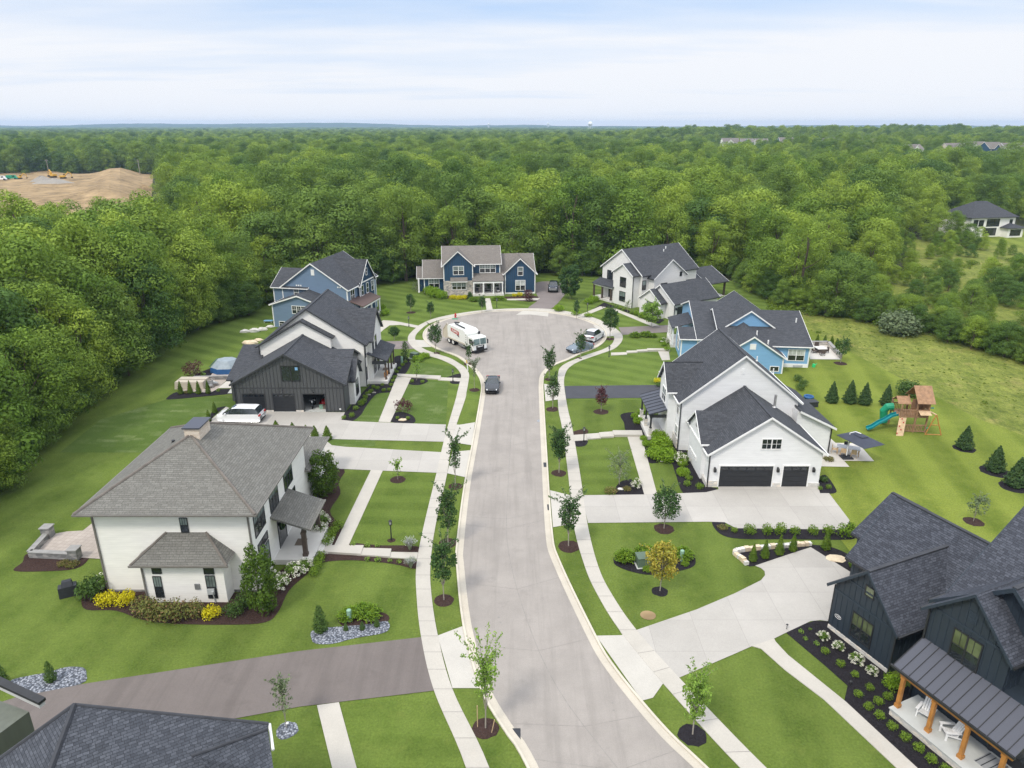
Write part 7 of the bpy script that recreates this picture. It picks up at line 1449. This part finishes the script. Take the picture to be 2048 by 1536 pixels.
# patio wall of the cream house
pw = empty('patio_wall', *G(62, 1112), 0, 0, 'low grey block wall with two capped piers round the paver patio', 'wall'); bx, by = pw.location.x, pw.location.y
W0, W1, W2 = G(98, 1074), G(62, 1114), G(152, 1118)
def wallseg(root, a, b_, h_, th=.35, mat='grey_block', cap='coping'):
    an = math.atan2(b_[1] - a[1], b_[0] - a[0]); t = Vector((math.cos(an), math.sin(an), 0)); nrm = Vector((-t.y, t.x, 0)) * th / 2; A = Vector((a[0] - bx, a[1] - by, 0)); Bv = Vector((b_[0] - bx, b_[1] - by, 0))
    part('wall', mat, root, lambda m: m.prism([A - nrm, Bv - nrm, Bv + nrm, A + nrm], (0, 0, h_))); part('coping', cap, root, lambda m: m.prism([A - nrm * 1.25 + Vector((0, 0, h_)), Bv - nrm * 1.25 + Vector((0, 0, h_)), Bv + nrm * 1.25 + Vector((0, 0, h_)), A + nrm * 1.25 + Vector((0, 0, h_))], (0, 0, .07)))
wallseg(pw, W0, W1, .5); wallseg(pw, W1, W2, .5)
for c in (W0, W2): part('pier', 'grey_block', pw, lambda m: m.box(c[0] - bx - .35, c[1] - by - .35, 0, c[0] - bx + .35, c[1] - by + .35, .95)); part('pier_cap', 'coping', pw, lambda m: m.box(c[0] - bx - .42, c[1] - by - .42, .95, c[0] - bx + .42, c[1] - by + .42, 1.03))
o = at('covered_grill', 139, 1190, 'black covered barbecue grill on the lawn left of the cream house', 'grill', .5); part('cover', 'black_plastic', o, lambda m: (m.hexa([(-.6, -.32, .02), (.6, -.32, .02), (.6, .32, .02), (-.6, .32, .02), (-.58, -.3, .85), (.58, -.3, .85), (.58, .3, .85), (-.58, .3, .85)]), m.hexa([(-.36, -.28, .85), (.36, -.28, .85), (.36, .28, .85), (-.36, .28, .85), (-.3, -.1, 1.2), (.3, -.1, 1.2), (.3, .22, 1.2), (-.3, .22, 1.2)])))
o = at('pumpkin', 643, 1080, 'small orange pumpkin by the porch post of the cream house', 'pumpkin', 0, None, .0); part('shell', 'orange', o, lambda m: m.ball((0, 0, .16), (.2, .2, .16)))

# sunken patio things of the charcoal house
o = at('furniture_cover', 386, 773, 'large tan cover over patio furniture behind the slim arborvitae', 'cover', -.02); part('cover', 'tan_cover', o, lambda m: (m.hexa([(-1.9, -1.1, 0), (1.9, -1.1, 0), (1.9, 1.1, 0), (-1.9, 1.1, 0), (-1.8, -1.0, .95), (1.8, -1.0, .95), (1.8, 1.0, 1.0), (-1.8, 1.0, 1.0)]),)); part('cover_seam', 'copper_mat', o, lambda m: m.box(-1.81, -.03, .96, 1.81, .03, 1.012))
for k, (u, v, an) in enumerate(((431, 771, 2.2), (421, 776, .4))):
    o = at('patio_chair', u, v, ('grey patio chair at the rear of the sunken patio', 'grey patio chair at the front of the sunken patio')[k], 'chair', an); part('seat', 'steel_pipe', o, lambda m: m.box(-.32, -.32, .35, .32, .32, .43)); part('backrest', 'steel_pipe', o, lambda m: m.box(-.32, .26, .43, .32, .34, .9)); [part('leg', 'steel_pipe', o, lambda m: m.box(x - .03, y - .03, 0, x + .03, y + .03, .35)) for x in (-.28, .28) for y in (-.28, .28)]
o = at('fire_bowl', 423, 769, 'round grey fire bowl on the sunken patio', 'fire bowl'); part('bowl', 'cool_slab', o, lambda m: m.cyl(0, 0, 0, .4, .35, .5, 14))
sw = empty('patio_wall', *G(395, 759), 0, 0, 'low grey wall between the two levels of the sunken patio', 'wall'); bx, by = sw.location.x, sw.location.y; wallseg(sw, G(388, 760), G(458, 758.5), .45, .3, 'grey_block', 'coping')
o = at('tent', 456, 741, 'blue and grey dome tent pitched on the upper patio', 'tent', .08); part('shell', 'tent_grey', o, lambda m: [m.poly([(2.2 * math.cos(a), 1.9 * math.sin(a), .75), (2.2 * math.cos(b_), 1.9 * math.sin(b_), .75), (1.3 * math.cos(b_), 1.1 * math.sin(b_), 1.65), (1.3 * math.cos(a), 1.1 * math.sin(a), 1.65)]) or m.poly([(1.3 * math.cos(a), 1.1 * math.sin(a), 1.65), (1.3 * math.cos(b_), 1.1 * math.sin(b_), 1.65), (0, 0, 1.95)]) for a, b_ in [(k * math.pi / 4 + .39, (k + 1) * math.pi / 4 + .39) for k in range(8)]])
part('skirt', 'tent_blue', o, lambda m: [m.poly([(2.35 * math.cos(a), 2.05 * math.sin(a), 0), (2.35 * math.cos(b_), 2.05 * math.sin(b_), 0), (2.2 * math.cos(b_), 1.9 * math.sin(b_), .75), (2.2 * math.cos(a), 1.9 * math.sin(a), .75)]) for a, b_ in [(k * math.pi / 4 + .39, (k + 1) * math.pi / 4 + .39) for k in range(8)]]); part('side_panel', 'tent_blue', o, lambda m: m.prism([(-2.22, -.75, .76), (-2.22, .75, .76), (-1.3, .43, 1.68), (-1.3, -.43, 1.68)], (-.03, 0, .03)))
# inside the open bay
gx, gy = H2.o
o = empty('motorbike', gx + 2.35, gy + 1.6, .045, R(-86), 'black motorbike standing in the open garage bay', 'motorbike')
for x in (-.65, .7): part('wheel', 'rubber', o, lambda m: m.tube([(x + .3 * math.cos(t), 0, .32 + .3 * math.sin(t)) for t in [k * math.pi / 8 for k in range(17)]], .07, 6))
part('body', 'car_black', o, lambda m: (m.box(-.35, -.12, .35, .35, .12, .7), m.ball((.2, 0, .8), (.32, .16, .15)))); part('saddle', 'rubber', o, lambda m: m.box(-.75, -.13, .72, -.05, .13, .84)); part('handlebar', 'grey_metal', o, lambda m: (m.tube([(.55, -.38, 1.05), (.55, .38, 1.05)], .03), m.tube([(.7, 0, .35), (.5, 0, 1.05)], .04))); part('headlight', 'clear_lens', o, lambda m: m.ball((.68, 0, .9), .11))
o = empty('riding_mower', gx + 3.55, gy + 2.2, .045, R(-80), 'red riding mower standing inside the open garage bay', 'mower'); part('hood', 'red_paint', o, lambda m: m.hexa([(.1, -.32, .35), (.95, -.28, .35), (.95, .28, .35), (.1, .32, .35), (.1, -.3, .85), (.85, -.25, .72), (.85, .25, .72), (.1, .3, .85)])); part('deck', 'red_paint', o, lambda m: m.box(-.5, -.6, .15, .5, .6, .32)); part('seat', 'rubber', o, lambda m: (m.box(-.6, -.22, .55, -.15, .22, .65), m.box(-.66, -.22, .6, -.56, .22, 1.05)))
for x, y, r in ((.7, .4, .2), (.7, -.4, .2), (-.5, .45, .27), (-.5, -.45, .27)): part('wheel', 'rubber', o, lambda m: m.tube([(x, y - .1, r), (x, y + .1, r)], r, 12))
for k, (x, z, mt, lb) in enumerate(((3.9, .0, 'copper_mat', 'brown box in front of the red mower in the open garage'), (3.45, .0, 'pale_green', 'pale green box beside the brown box in the open garage'))): o = empty('storage_box', gx + x, gy + 1.0, .045, .2 * k, lb, 'box'); part('box', mt, o, lambda m: m.box(-.22, -.2, 0, .22, .2, .4)); part('lid', mt, o, lambda m: m.box(-.25, -.23, .4, .25, .23, .46))

# play tower
o = at('play_tower', 1812, 856, 'wooden play tower with shingled roofs, green slide and swing arm', 'play tower', R(-4)); PT = o
part('deck', 'play_wood', o, lambda m: [m.box(-1.5 + k * .3, -1.2, 1.75, -1.23 + k * .3, 1.2, 1.85) for k in range(10)])
for x in (-1.45, .2, 1.45):
    for y in (-1.15, 1.15): part('post', 'play_wood', o, lambda m: m.box(x - .07, y - .07, 0, x + .07, y + .07, 3.6 if x > 0 else 3.2))
part('roof', 'play_wood', o, lambda m: [m.prism([(-.05, -1.55 + k * .31, 3.5 + k * .30), (1.85, -1.55 + k * .31, 3.5 + k * .30), (1.85, -1.2 + k * .31, 3.83 + k * .30), (-.05, -1.2 + k * .31, 3.83 + k * .30)], (0, .02, .05)) for k in range(5)] + [m.prism([(-.05, 0, 4.95), (1.85, 0, 4.95), (1.85, 1.55, 3.5), (-.05, 1.55, 3.5)], (0, .02, .05))])
part('small_roof', 'play_wood', o, lambda m: [m.prism([(-1.7, -.75 + k * .25, 3.15 + k * .2), (-.3, -.75 + k * .25, 3.15 + k * .2), (-.3, -.46 + k * .25, 3.38 + k * .2), (-1.7, -.46 + k * .25, 3.38 + k * .2)], (0, .02, .05)) for k in range(3)] + [m.prism([(-1.7, 0, 3.78), (-.3, 0, 3.78), (-.3, .8, 3.15), (-1.7, .8, 3.15)], (0, .02, .05))])
for y in (-1.2, 1.15): part('railing', 'play_wood', o, lambda m: ([m.box(-1.4 + k * .17, y, 1.85, -1.32 + k * .17, y + .04, 2.6) for k in range(17)], m.box(-1.5, y - .02, 2.58, 1.5, y + .06, 2.68)))
part('side_panel', 'play_wood', o, lambda m: [m.box(1.42, -1.15 + k * .26, 1.85, 1.47, -.92 + k * .26, 3.3) for k in range(9)]); part('lower_rail', 'play_wood', o, lambda m: ([m.box(-1.2 + k * .17, -1.2, .15, -1.12 + k * .17, -1.16, .85) for k in range(14)], m.box(-1.45, -1.22, .82, 1.4, -1.14, .92), m.box(-1.45, -1.22, .1, 1.4, -1.14, .18)))
part('cabin_wall', 'play_wood', o, lambda m: [m.box(.22 + k * .2, .2, 1.85, .4 + k * .2, .25, 3.4) for k in range(6)])
sl = [(-1.5, -.5, 1.8), (-2.1, -.55, 1.62), (-2.8, -.7, 1.15), (-3.5, -.85, .85), (-4.2, -1.0, .38), (-4.75, -1.12, .22)]
part('slide', 'teal_plastic', o, lambda m: [m.hexa([(a[0], a[1] - .3, a[2]), (a[0], a[1] + .3, a[2]), (b_[0], b_[1] + .3, b_[2]), (b_[0], b_[1] - .3, b_[2])][::1] + [(a[0], a[1] - .3, a[2] + .05), (a[0], a[1] + .3, a[2] + .05), (b_[0], b_[1] + .3, b_[2] + .05), (b_[0], b_[1] - .3, b_[2] + .05)]) or [m.hexa([(a[0], a[1] + s_ * .3 - .03, a[2]), (a[0], a[1] + s_ * .3 + .03, a[2]), (b_[0], b_[1] + s_ * .3 + .03, b_[2]), (b_[0], b_[1] + s_ * .3 - .03, b_[2])] + [(a[0], a[1] + s_ * .3 - .03, a[2] + .24), (a[0], a[1] + s_ * .3 + .03, a[2] + .24), (b_[0], b_[1] + s_ * .3 + .03, b_[2] + .24), (b_[0], b_[1] + s_ * .3 - .03, b_[2] + .24)]) for s_ in (-1, 1)] for a, b_ in zip(sl, sl[1:])])
part('tube_slide', 'green_plastic', o, lambda m: m.tube([(-1.5, .7, 2.3), (-2.1, .75, 2.2), (-2.35, .9, 1.7), (-2.2, .95, .9), (-2.1, 1.0, .3)], .42, 12)); part('climbing_wall', 'pale_wood', o, lambda m: m.prism([(-1.5, -1.15, 1.8), (-.75, -1.15, 1.8), (-1.3, -2.3, 0), (-2.05, -2.3, 0)], (0, .05, .06))); part('climbing_hold', 'red_paint', o, lambda m: [m.ball((-1.15 - k * .17 + (.16 if k % 2 else -.12), -1.3 - k * .22, 1.62 - k * .34), .08, 6, 4) for k in range(5)])
part('swing_beam', 'pale_wood', o, lambda m: m.tube([(1.2, -.7, 2.65), (2.1, -1.6, 2.3)], .08, 6))
part('swing_frame', 'cedar', o, lambda m: (m.tube([(2.1, -1.6, 2.35), (1.25, -1.75, 0)], .06, 6), m.tube([(2.1, -1.6, 2.35), (2.95, -1.8, 0)], .06, 6), m.tube([(1.7, -1.68, 1.15), (2.52, -1.7, 1.15)], .045, 6), m.tube([(1.25, -1.75, .05), (2.95, -1.8, .05)], .05, 6)))
part('swing', 'green_plastic', o, lambda m: (m.box(1.45, -1.2, .5, 1.85, -1.0, .56), [m.tube([(1.47 + d, -1.1, .55), (1.47 + d, -1.1, 2.45)], .012, 4) for d in (0, .36)]))
part('telescope', 'teal_plastic', o, lambda m: m.tube([(1.5, -1.1, 2.9), (1.85, -1.3, 3.0)], .07, 8)); part('awning', 'pale_wood', o, lambda m: m.prism([(.3, -1.25, 2.55), (1.5, -1.25, 2.55), (1.5, -1.9, 2.3), (.3, -1.9, 2.3)], (0, .01, .05)))

# white house patio: parasol, table, chairs
o = at('parasol', 1692, 916, 'large charcoal cantilever parasol with a square canopy on a black base', 'parasol', R(2)); px_, py_ = o.location.x, o.location.y
part('base', 'black_plastic', o, lambda m: (m.box(-.55, -.5, 0, .55, .5, .16), m.box(-.1, -.1, .16, .1, .1, .3))); part('mast', 'white_plastic', o, lambda m: m.tube([(0, 0, .2), (.02, .1, 2.75)], .05, 8)); part('arm', 'white_plastic', o, lambda m: m.tube([(.02, .1, 2.75), (.4, -.2, 3.02), (.8, -.55, 2.95)], .045, 8))
cx_, cy_ = .8, -.55; c_, s_2 = math.cos(R(20)), math.sin(R(20)); K = lambda a, b_, z, f: (cx_ + f * (1.33 * a * c_ - 1.8 * b_ * s_2), cy_ + f * (1.33 * a * s_2 + 1.8 * b_ * c_), z); SQ = (((-1, -1), (1, -1)), ((1, -1), (1, 1)), ((1, 1), (-1, 1)), ((-1, 1), (-1, -1)))
part('canopy', 'navy_fabric', o, lambda m: [m.poly([K(*a, 2.3, 1), K(*b_, 2.3, 1), K(*b_, 2.74, .24), K(*a, 2.74, .24)]) or m.poly([K(*b_, 2.27, 1), K(*a, 2.27, 1), K(*a, 2.71, .24), K(*b_, 2.71, .24)]) for a, b_ in SQ]); part('vent', 'navy_fabric', o, lambda m: [m.poly([K(*a, 2.78, .33), K(*b_, 2.78, .33), (cx_, cy_, 2.9)]) for a, b_ in SQ])
o = empty('patio_table', px_ + .55, py_ + .9, .05, R(-24), 'grey slatted dining table under the charcoal parasol', 'table'); part('tabletop', 'steel_pipe', o, lambda m: [m.box(-1.1, -.5 + k * .145, .72, 1.1, -.37 + k * .145, .76) for k in range(7)])
for x in (-1, 1):
    for y in (-.42, .42): part('leg', 'pale_wood', o, lambda m: m.box(x - .04, y - .04, 0, x + .04, y + .04, .72))
for k, (x, y, an, lb) in enumerate(((-.75, 1.15, 1.2, 'wooden patio chair at the left end of the slatted table'), (-.15, .45, 2.7, 'wooden patio chair on the near side of the slatted table, left'), (.75, .05, 2.7, 'wooden patio chair on the near side of the slatted table, right'), (.75, 1.75, -.4, 'dark cushioned chair on the far side of the slatted table'))):
    o = empty('patio_chair', px_ + x, py_ + y, .05, an, lb, 'chair'); part('seat', 'pale_wood' if k < 3 else 'black_plastic', o, lambda m: m.box(-.25, -.25, .42, .25, .25, .47)); part('backrest', 'pale_wood' if k < 3 else 'black_plastic', o, lambda m: m.box(-.25, .21, .47, .25, .26, .9)); [part('leg', 'pale_wood', o, lambda m: m.tube([(a * .22, b_ * .22, .42), (a * .28, b_ * .28, 0)], .022, 6)) for a in (-1, 1) for b_ in (-1, 1)]
o = at('deck_box', 1616, 812, 'dark storage bench beside the white house rear wall', 'box', .1); part('box', 'black_plastic', o, lambda m: m.box(-1.0, -.5, 0, 1.0, .5, .6)); part('lid', 'black_plastic', o, lambda m: m.box(-1.05, -.55, .6, 1.05, .55, .68))
o = at('paddling_pool', 1617, 797, 'small blue paddling pool behind the white house', 'pool'); part('rim', 'tent_blue', o, lambda m: m.tube([(.5 * math.cos(t), .5 * math.sin(t), .25) for t in [k * math.pi / 8 for k in range(17)]], .14, 6)); part('water', 'tent_blue', o, lambda m: m.cyl(0, 0, 0, .2, .5))
for k, (u, v) in enumerate(((1596, 762), (1606, 772), (1600, 780))): plant('yew', u, v, 20, f'{ORD[k]} dark shrub down the gap between the white and light blue houses', 'dark shrubs between the houses')
# light blue house patio
pw = empty('patio_wall', *G(1681, 719), 0, 0, 'low stone wall round the light blue house patio', 'wall'); bx, by = pw.location.x, pw.location.y; wallseg(pw, G(1681, 717), G(1656, 690), .55, .4, 'ledge_stone', 'coping'); wallseg(pw, G(1656, 690), G(1615, 690), .55, .4, 'ledge_stone', 'coping')
o = at('fire_table', 1640, 704, 'square brown fire table with a white top on the stone edged patio', 'table', .1); part('base', 'brown_wood', o, lambda m: m.box(-.6, -.6, 0, .6, .6, .62)); part('tabletop', 'porch_slab', o, lambda m: m.box(-.75, -.75, .62, .75, .75, .7))
for k, (u, v, an) in enumerate(((1628, 706, 1.6), (1651, 706, -1.6), (1644, 711, 3.1), (1634, 697, 0))):
    o = at('patio_chair', u, v, f'dark patio chair {("left of", "right of", "in front of", "behind")[k]} the brown fire table', 'chair', an); part('seat', 'brown_wood', o, lambda m: m.box(-.32, -.32, .35, .32, .32, .43)); part('backrest', 'brown_wood', o, lambda m: m.box(-.32, .26, .43, .32, .34, .95)); [part('leg', 'brown_wood', o, lambda m: m.box(x - .03, y - .03, 0, x + .03, y + .03, .35)) for x in (-.28, .28) for y in (-.28, .28)]
o = at('condenser', 1596, 734, 'pale air conditioner by the light blue house wall', 'air conditioner'); part('case', 'galvanised', o, lambda m: m.box(-.8, -.3, .05, .5, .3, .35)); part('fan_grille', 'rubber', o, lambda m: m.cyl(-.2, 0, .35, .36, .22, seg=14))

# adirondack chairs and planter on the cedar porch
def adirondack(u, v, an, lb):
    o = at('adirondack_chair', u, v, lb, 'chair', an, 'white adirondack chairs', .5)
    part('seat', 'white_paint', o, lambda m: [m.hexa([(-.27, -.38 + k * .13, .36 - k * .03), (.27, -.38 + k * .13, .36 - k * .03), (.27, -.27 + k * .13, .335 - k * .03), (-.27, -.27 + k * .13, .335 - k * .03), (-.27, -.38 + k * .13, .385 - k * .03), (.27, -.38 + k * .13, .385 - k * .03), (.27, -.27 + k * .13, .36 - k * .03), (-.27, -.27 + k * .13, .36 - k * .03)]) for k in range(5)])
    part('backrest', 'white_paint', o, lambda m: [m.prism([(-.30 + k * .125, .22, .22), (-.20 + k * .125, .22, .22), (-.20 + k * .125, .55, .95 + .12 * math.sin(math.pi * (k + .5) / 5)), (-.30 + k * .125, .55, .95 + .12 * math.sin(math.pi * (k + .5) / 5))], (0, .022, .0)) for k in range(5)])
    for sg in (-1, 1):
        part('armrest', 'white_paint', o, lambda m: m.box(sg * .28, -.45, .54, sg * .44, .36, .565)); part('leg', 'white_paint', o, lambda m: m.box(sg * .31, -.42, 0, sg * .36, -.31, .54)); part('leg', 'white_paint', o, lambda m: m.hexa([(sg * .27, -.40, .30), (sg * .31, -.40, .30), (sg * .31, .60, 0), (sg * .27, .60, 0), (sg * .27, -.40, .38), (sg * .31, -.40, .38), (sg * .31, .60, .10), (sg * .27, .60, .10)]))
adirondack(1850, 1432, R(-50), 'white adirondack chair behind the second cedar post of the dark house'); adirondack(1899, 1472, R(-95), 'white adirondack chair turned left between the second and third cedar posts')
o = at('potted_plant', 1981, 1498, 'dark leafy plant in a black pot on the dark house porch', 'plant', 0, None, .5); part('pot', 'black_plastic', o, lambda m: m.cyl(0, 0, 0, .4, .17, .24, 14)); l_ = obj('leaves', SH['yew'], o); l_.location = (0, 0, .35); l_.scale = (.45, .45, .6)
# small landscape lights by the drives
for k, (u, v) in enumerate(((1573, 1259), (1700, 1373), (576, 1457))): o = at('path_light', u, v, ('small dark path light where driveway and walk meet at the dark house', 'small path light at the end of the grass strip by the dark house', 'small white path light at the sapling in the gravel ring')[k], 'light'); part('stake', 'black_trim', o, lambda m: m.cyl(0, 0, 0, .4, .02)); part('hood', 'black_trim' if k < 2 else 'white_plastic', o, lambda m: m.cyl(0, 0, .4, .46, .09, .03))

# ---------------------------------------------------------------- the earthworks and power line beyond the left woods
ang_p = hd(G(99, 351), G(281, 352)); PL = [G(-85, 349.5), G(99, 351), G(281, 352), G(441, 341)]
for k, (x, y) in enumerate(PL):
    o = empty('power_pole', x, y, 0, ang_p, ('wooden power pole beyond the left edge of the bare earthworks', 'wooden power pole beside the yellow digger', 'wooden power pole at the right end of the bare earthworks', 'wooden power pole rising behind the trees right of the earthworks')[k], 'power pole', 'power poles'); part('pole', 'pale_bark', o, lambda m: m.cyl(0, 0, 0, 10.5, .24, .16)); part('crossarm', 'pale_bark', o, lambda m: m.box(-.12, -1.2, 9.4, .12, 1.2, 9.6)); part('insulator', 'white_plastic', o, lambda m: [m.cyl(0, d, 9.6, 9.85, .07) for d in (-1.05, 0, 1.05)])
for k, (dz, lb) in enumerate(((9.85, 'upper power line strung between the wooden poles'), (8.0, 'lower power line strung between the wooden poles'))):
    m = MB()
    for a, b_ in zip(PL, PL[1:]): m.tube([(a[0] + (b_[0] - a[0]) * t, a[1] + (b_[1] - a[1]) * t, dz - 1.6 * 4 * t * (1 - t) * .6) for t in [i / 10 for i in range(11)]], .07, 5)
    tag(m.build('power_line', 'rubber'), lb, 'cable')
def digger(u, v, ang, lb, s=1.5, mat='machine_yellow'):
    o = at('excavator', u, v, lb, 'excavator', ang, 'yellow earth movers'); o.location.z = DZ(o.location.x, o.location.y); o.scale = (s, s, s)
    for y in (-1, 1): part('track', 'rubber', o, lambda m: m.box(-1.7, y - .3, 0, 1.7, y + .3, .8))
    part('house', mat, o, lambda m: (m.box(-1.9, -1.2, .9, 1.2, 1.2, 2.0),)); part('cab', mat, o, lambda m: m.box(.1, .2, 2.0, 1.3, 1.2, 3.1)); part('window', 'car_glass', o, lambda m: m.box(.2, .15, 2.2, 1.33, 1.1, 2.9)); part('boom', mat, o, lambda m: (m.tube([(1.1, -.3, 1.6), (3.4, -.3, 4.2), (5.0, -.3, 3.3)], [.35, .32, .25], 6), m.tube([(5.0, -.3, 3.3), (5.5, -.3, 1.0)], [.25, .18], 6))); part('bucket', 'rubber', o, lambda m: m.box(4.9, -.8, .3, 5.8, .2, 1.1))
digger(108, 361, 2.6, 'yellow digger with raised boom beside the left power pole', 1.05); digger(128, 362, .3, 'yellow digger right of its partner on the bare earth', .9); digger(40, 361, .2, 'small yellow digger further left on the bare earth', .8)
def heap(u, v, w, lb, hh, mat='gravel_heap'):
    x, y = G(u, v); r = w / 2 * (y * CP + HC * SP) / F; q = random.Random(int(u)); m = MB(); N_ = 20
    for k in range(N_):
        a, b_ = 2 * math.pi * k / N_, 2 * math.pi * (k + 1) / N_; f = lambda t, s_: (r * s_ * math.cos(t), r * .7 * s_ * math.sin(t), hh * (1 - s_) ** .8 * (1 + .1 * math.sin(5 * t)))
        m.poly([f(a, 1), f(b_, 1), f(b_, .5), f(a, .5)]); m.poly([f(a, .5), f(b_, .5), f(b_, .1), f(a, .1)]); m.poly([f(a, .1), f(b_, .1), (0, 0, hh)])
    o = m.build('gravel_heap', mat); o.location = (x, y, DZ(x, y) - .4); return tag(o, lb, 'heap')
heap(85, 365, 50, 'grey gravel heap behind its longer neighbour on the earthworks', 3.6); heap(108, 376, 90, 'long pale gravel heap on the earthworks', 3.2); heap(290, 382, 46, 'dark earth bank at the right side of the earthworks', 3.5, 'bare_dirt')
for k, (u, v, mt, nm, ct) in enumerate(((4, 364, 'white_plastic', 'white site van at the left edge of the earthworks', 'van'), (26, 363, 'green_plastic', 'green site tractor beside the white van', 'tractor'))):
    o = at('site_vehicle', u, v, nm, ct, .2); o.location.z = DZ(o.location.x, o.location.y); part('body', mt, o, lambda m: m.hexa([(-3, -1.1, .5), (3, -1.1, .5), (3, 1.1, .5), (-3, 1.1, .5), (-2.9, -1, 2.4), (1.6, -1, 2.4), (1.6, 1, 2.4), (-2.9, 1, 2.4)])); [part('wheel', 'rubber', o, lambda m: m.tube([(x, y - .15, .5), (x, y + .15, .5)], .5, 12)) for x in (-1.9, 1.9) for y in (-1, 1)]; part('window', 'car_glass', o, lambda m: m.box(.3, -1.06, 1.5, 1.7, -1.02, 2.2))
# water towers on the horizon
for k, (u, D_, r, H) in enumerate(((1171, 2600, 8.0, 44), (1092, 4300, 7, 46), (980, 4000, 6, 42))):
    o = empty('water_tower', (u - 1024) / F * D_, D_, 0, 0, ('pale water tower on the horizon, largest of the three', 'small pale water tower on the horizon left of the largest', 'faint water tower on the horizon, leftmost of the three')[k], 'water tower', 'water towers on the horizon'); part('tank', 'white_plastic', o, lambda m: m.ball((0, 0, H - r), (r, r, r * .85), 14, 8)); part('stem', 'white_plastic', o, lambda m: (m.cyl(0, 0, 0, H - r, 1.4, 1.4), [m.tube([(r * .8 * math.cos(t), r * .8 * math.sin(t), 0), (r * .8 * math.cos(t), r * .8 * math.sin(t), H - r)], .5, 6) for t in (0, 1.57, 3.14, 4.71)]))
HAZE=True
# ---------------------------------------------------------------- sky, sun, air
SUN_EL, SUN_AZ = R(52), R(218)          # azimuth clockwise from +Y (the viewing direction): behind the camera, to the left
w = bpy.data.worlds.new('World'); scene.world = w; w.use_nodes = True; n = w.node_tree; n.nodes.clear()
out = n.nodes.new('ShaderNodeOutputWorld'); bg = n.nodes.new('ShaderNodeBackground'); n.links.new(bg.outputs[0], out.inputs[0])
sky = nd(n, 'ShaderNodeTexSky', sky_type='NISHITA'); sky.sun_disc = False; sky.sun_elevation = SUN_EL; sky.sun_rotation = SUN_AZ; sky.air_density = 1.0; sky.dust_density = .6; sky.ozone_density = 1.5
tc = nd(n, 'ShaderNodeTexCoord').outputs['Generated']; s = nd(n, 'ShaderNodeSeparateXYZ'); n.links.new(tc, s.inputs[0])
zz = math_(n, 'ADD', math_(n, 'MAXIMUM', s.outputs[2], 0.0), .06)
cmb = nd(n, 'ShaderNodeCombineXYZ'); n.links.new(math_(n, 'DIVIDE', s.outputs[0], zz), cmb.inputs[0]); n.links.new(math_(n, 'DIVIDE', s.outputs[1], zz), cmb.inputs[1])
f1 = noise(n, mapv(n, cmb.outputs[0], (.10, .22, 1), R(10)), 1.0, 6, .55); f2 = noise(n, mapv(n, cmb.outputs[0], (.35, .8, 1), R(-14), (3, 1, 0)), 1.0, 7, .6)
dens = math_(n, 'ADD', ramp(n, f1, .36, .66), math_(n, 'MULTIPLY', ramp(n, f2, .45, .75), .35))
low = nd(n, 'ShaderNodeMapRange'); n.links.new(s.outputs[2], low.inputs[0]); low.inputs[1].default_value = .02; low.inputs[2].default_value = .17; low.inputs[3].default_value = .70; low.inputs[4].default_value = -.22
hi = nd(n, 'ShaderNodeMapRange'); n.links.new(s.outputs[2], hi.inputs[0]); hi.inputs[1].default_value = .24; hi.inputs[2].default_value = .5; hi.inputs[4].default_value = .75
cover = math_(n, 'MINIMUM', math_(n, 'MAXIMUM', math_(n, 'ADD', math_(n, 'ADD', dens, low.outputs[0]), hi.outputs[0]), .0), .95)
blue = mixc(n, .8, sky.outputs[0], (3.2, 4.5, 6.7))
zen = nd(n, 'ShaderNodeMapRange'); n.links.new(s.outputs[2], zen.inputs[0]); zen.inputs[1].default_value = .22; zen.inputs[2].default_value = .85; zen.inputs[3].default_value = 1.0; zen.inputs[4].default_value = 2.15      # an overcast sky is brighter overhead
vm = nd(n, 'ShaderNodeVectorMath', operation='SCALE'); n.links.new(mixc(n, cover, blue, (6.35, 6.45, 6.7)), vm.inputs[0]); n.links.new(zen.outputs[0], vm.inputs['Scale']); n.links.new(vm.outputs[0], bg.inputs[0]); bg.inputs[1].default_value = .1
ld = bpy.data.lights.new('sun', 'SUN'); lo_ = bpy.data.objects.new('sun', ld); COL.objects.link(lo_)
ld.energy = 1.5; ld.angle = R(10); ld.color = (1, .93, .82)
dv = Vector((math.sin(SUN_AZ) * math.cos(SUN_EL), math.cos(SUN_AZ) * math.cos(SUN_EL), math.sin(SUN_EL)))
lo_.rotation_euler = (-dv).to_track_quat('-Z', 'Y').to_euler(); lo_.location = dv * 200
if HAZE:
    hz = MB(); hz.box(-6000, -250, -1.2, 6000, 6600, 64); ho = hz.build('haze', [], None); ho['kind'] = 'stuff'
    m = bpy.data.materials.new('haze'); m.use_nodes = True; n = m.node_tree; n.nodes.clear(); o = n.nodes.new('ShaderNodeOutputMaterial'); v = n.nodes.new('ShaderNodeVolumePrincipled')
    v.inputs['Color'].default_value = (.52, .72, 1.0, 1); v.inputs['Density'].default_value = .00013; v.inputs['Anisotropy'].default_value = .1; n.links.new(v.outputs[0], o.inputs['Volume']); ho.data.materials.append(m)
vs = scene.view_settings; vs.view_transform = 'Standard'; vs.look = 'None'; vs.gamma = 1; vs.exposure = .58; vs.use_curve_mapping = False
cy = scene.cycles; cy.use_denoising = True; cy.denoiser = 'OPENIMAGEDENOISE'; cy.denoising_input_passes = 'RGB_ALBEDO_NORMAL'; cy.denoising_prefilter = 'NONE'; cy.max_bounces = 6; cy.diffuse_bounces = 4; cy.glossy_bounces = 2; cy.transmission_bounces = 4; cy.volume_bounces = 0; cy.transparent_max_bounces = 4; cy.caustics_reflective = cy.caustics_refractive = False
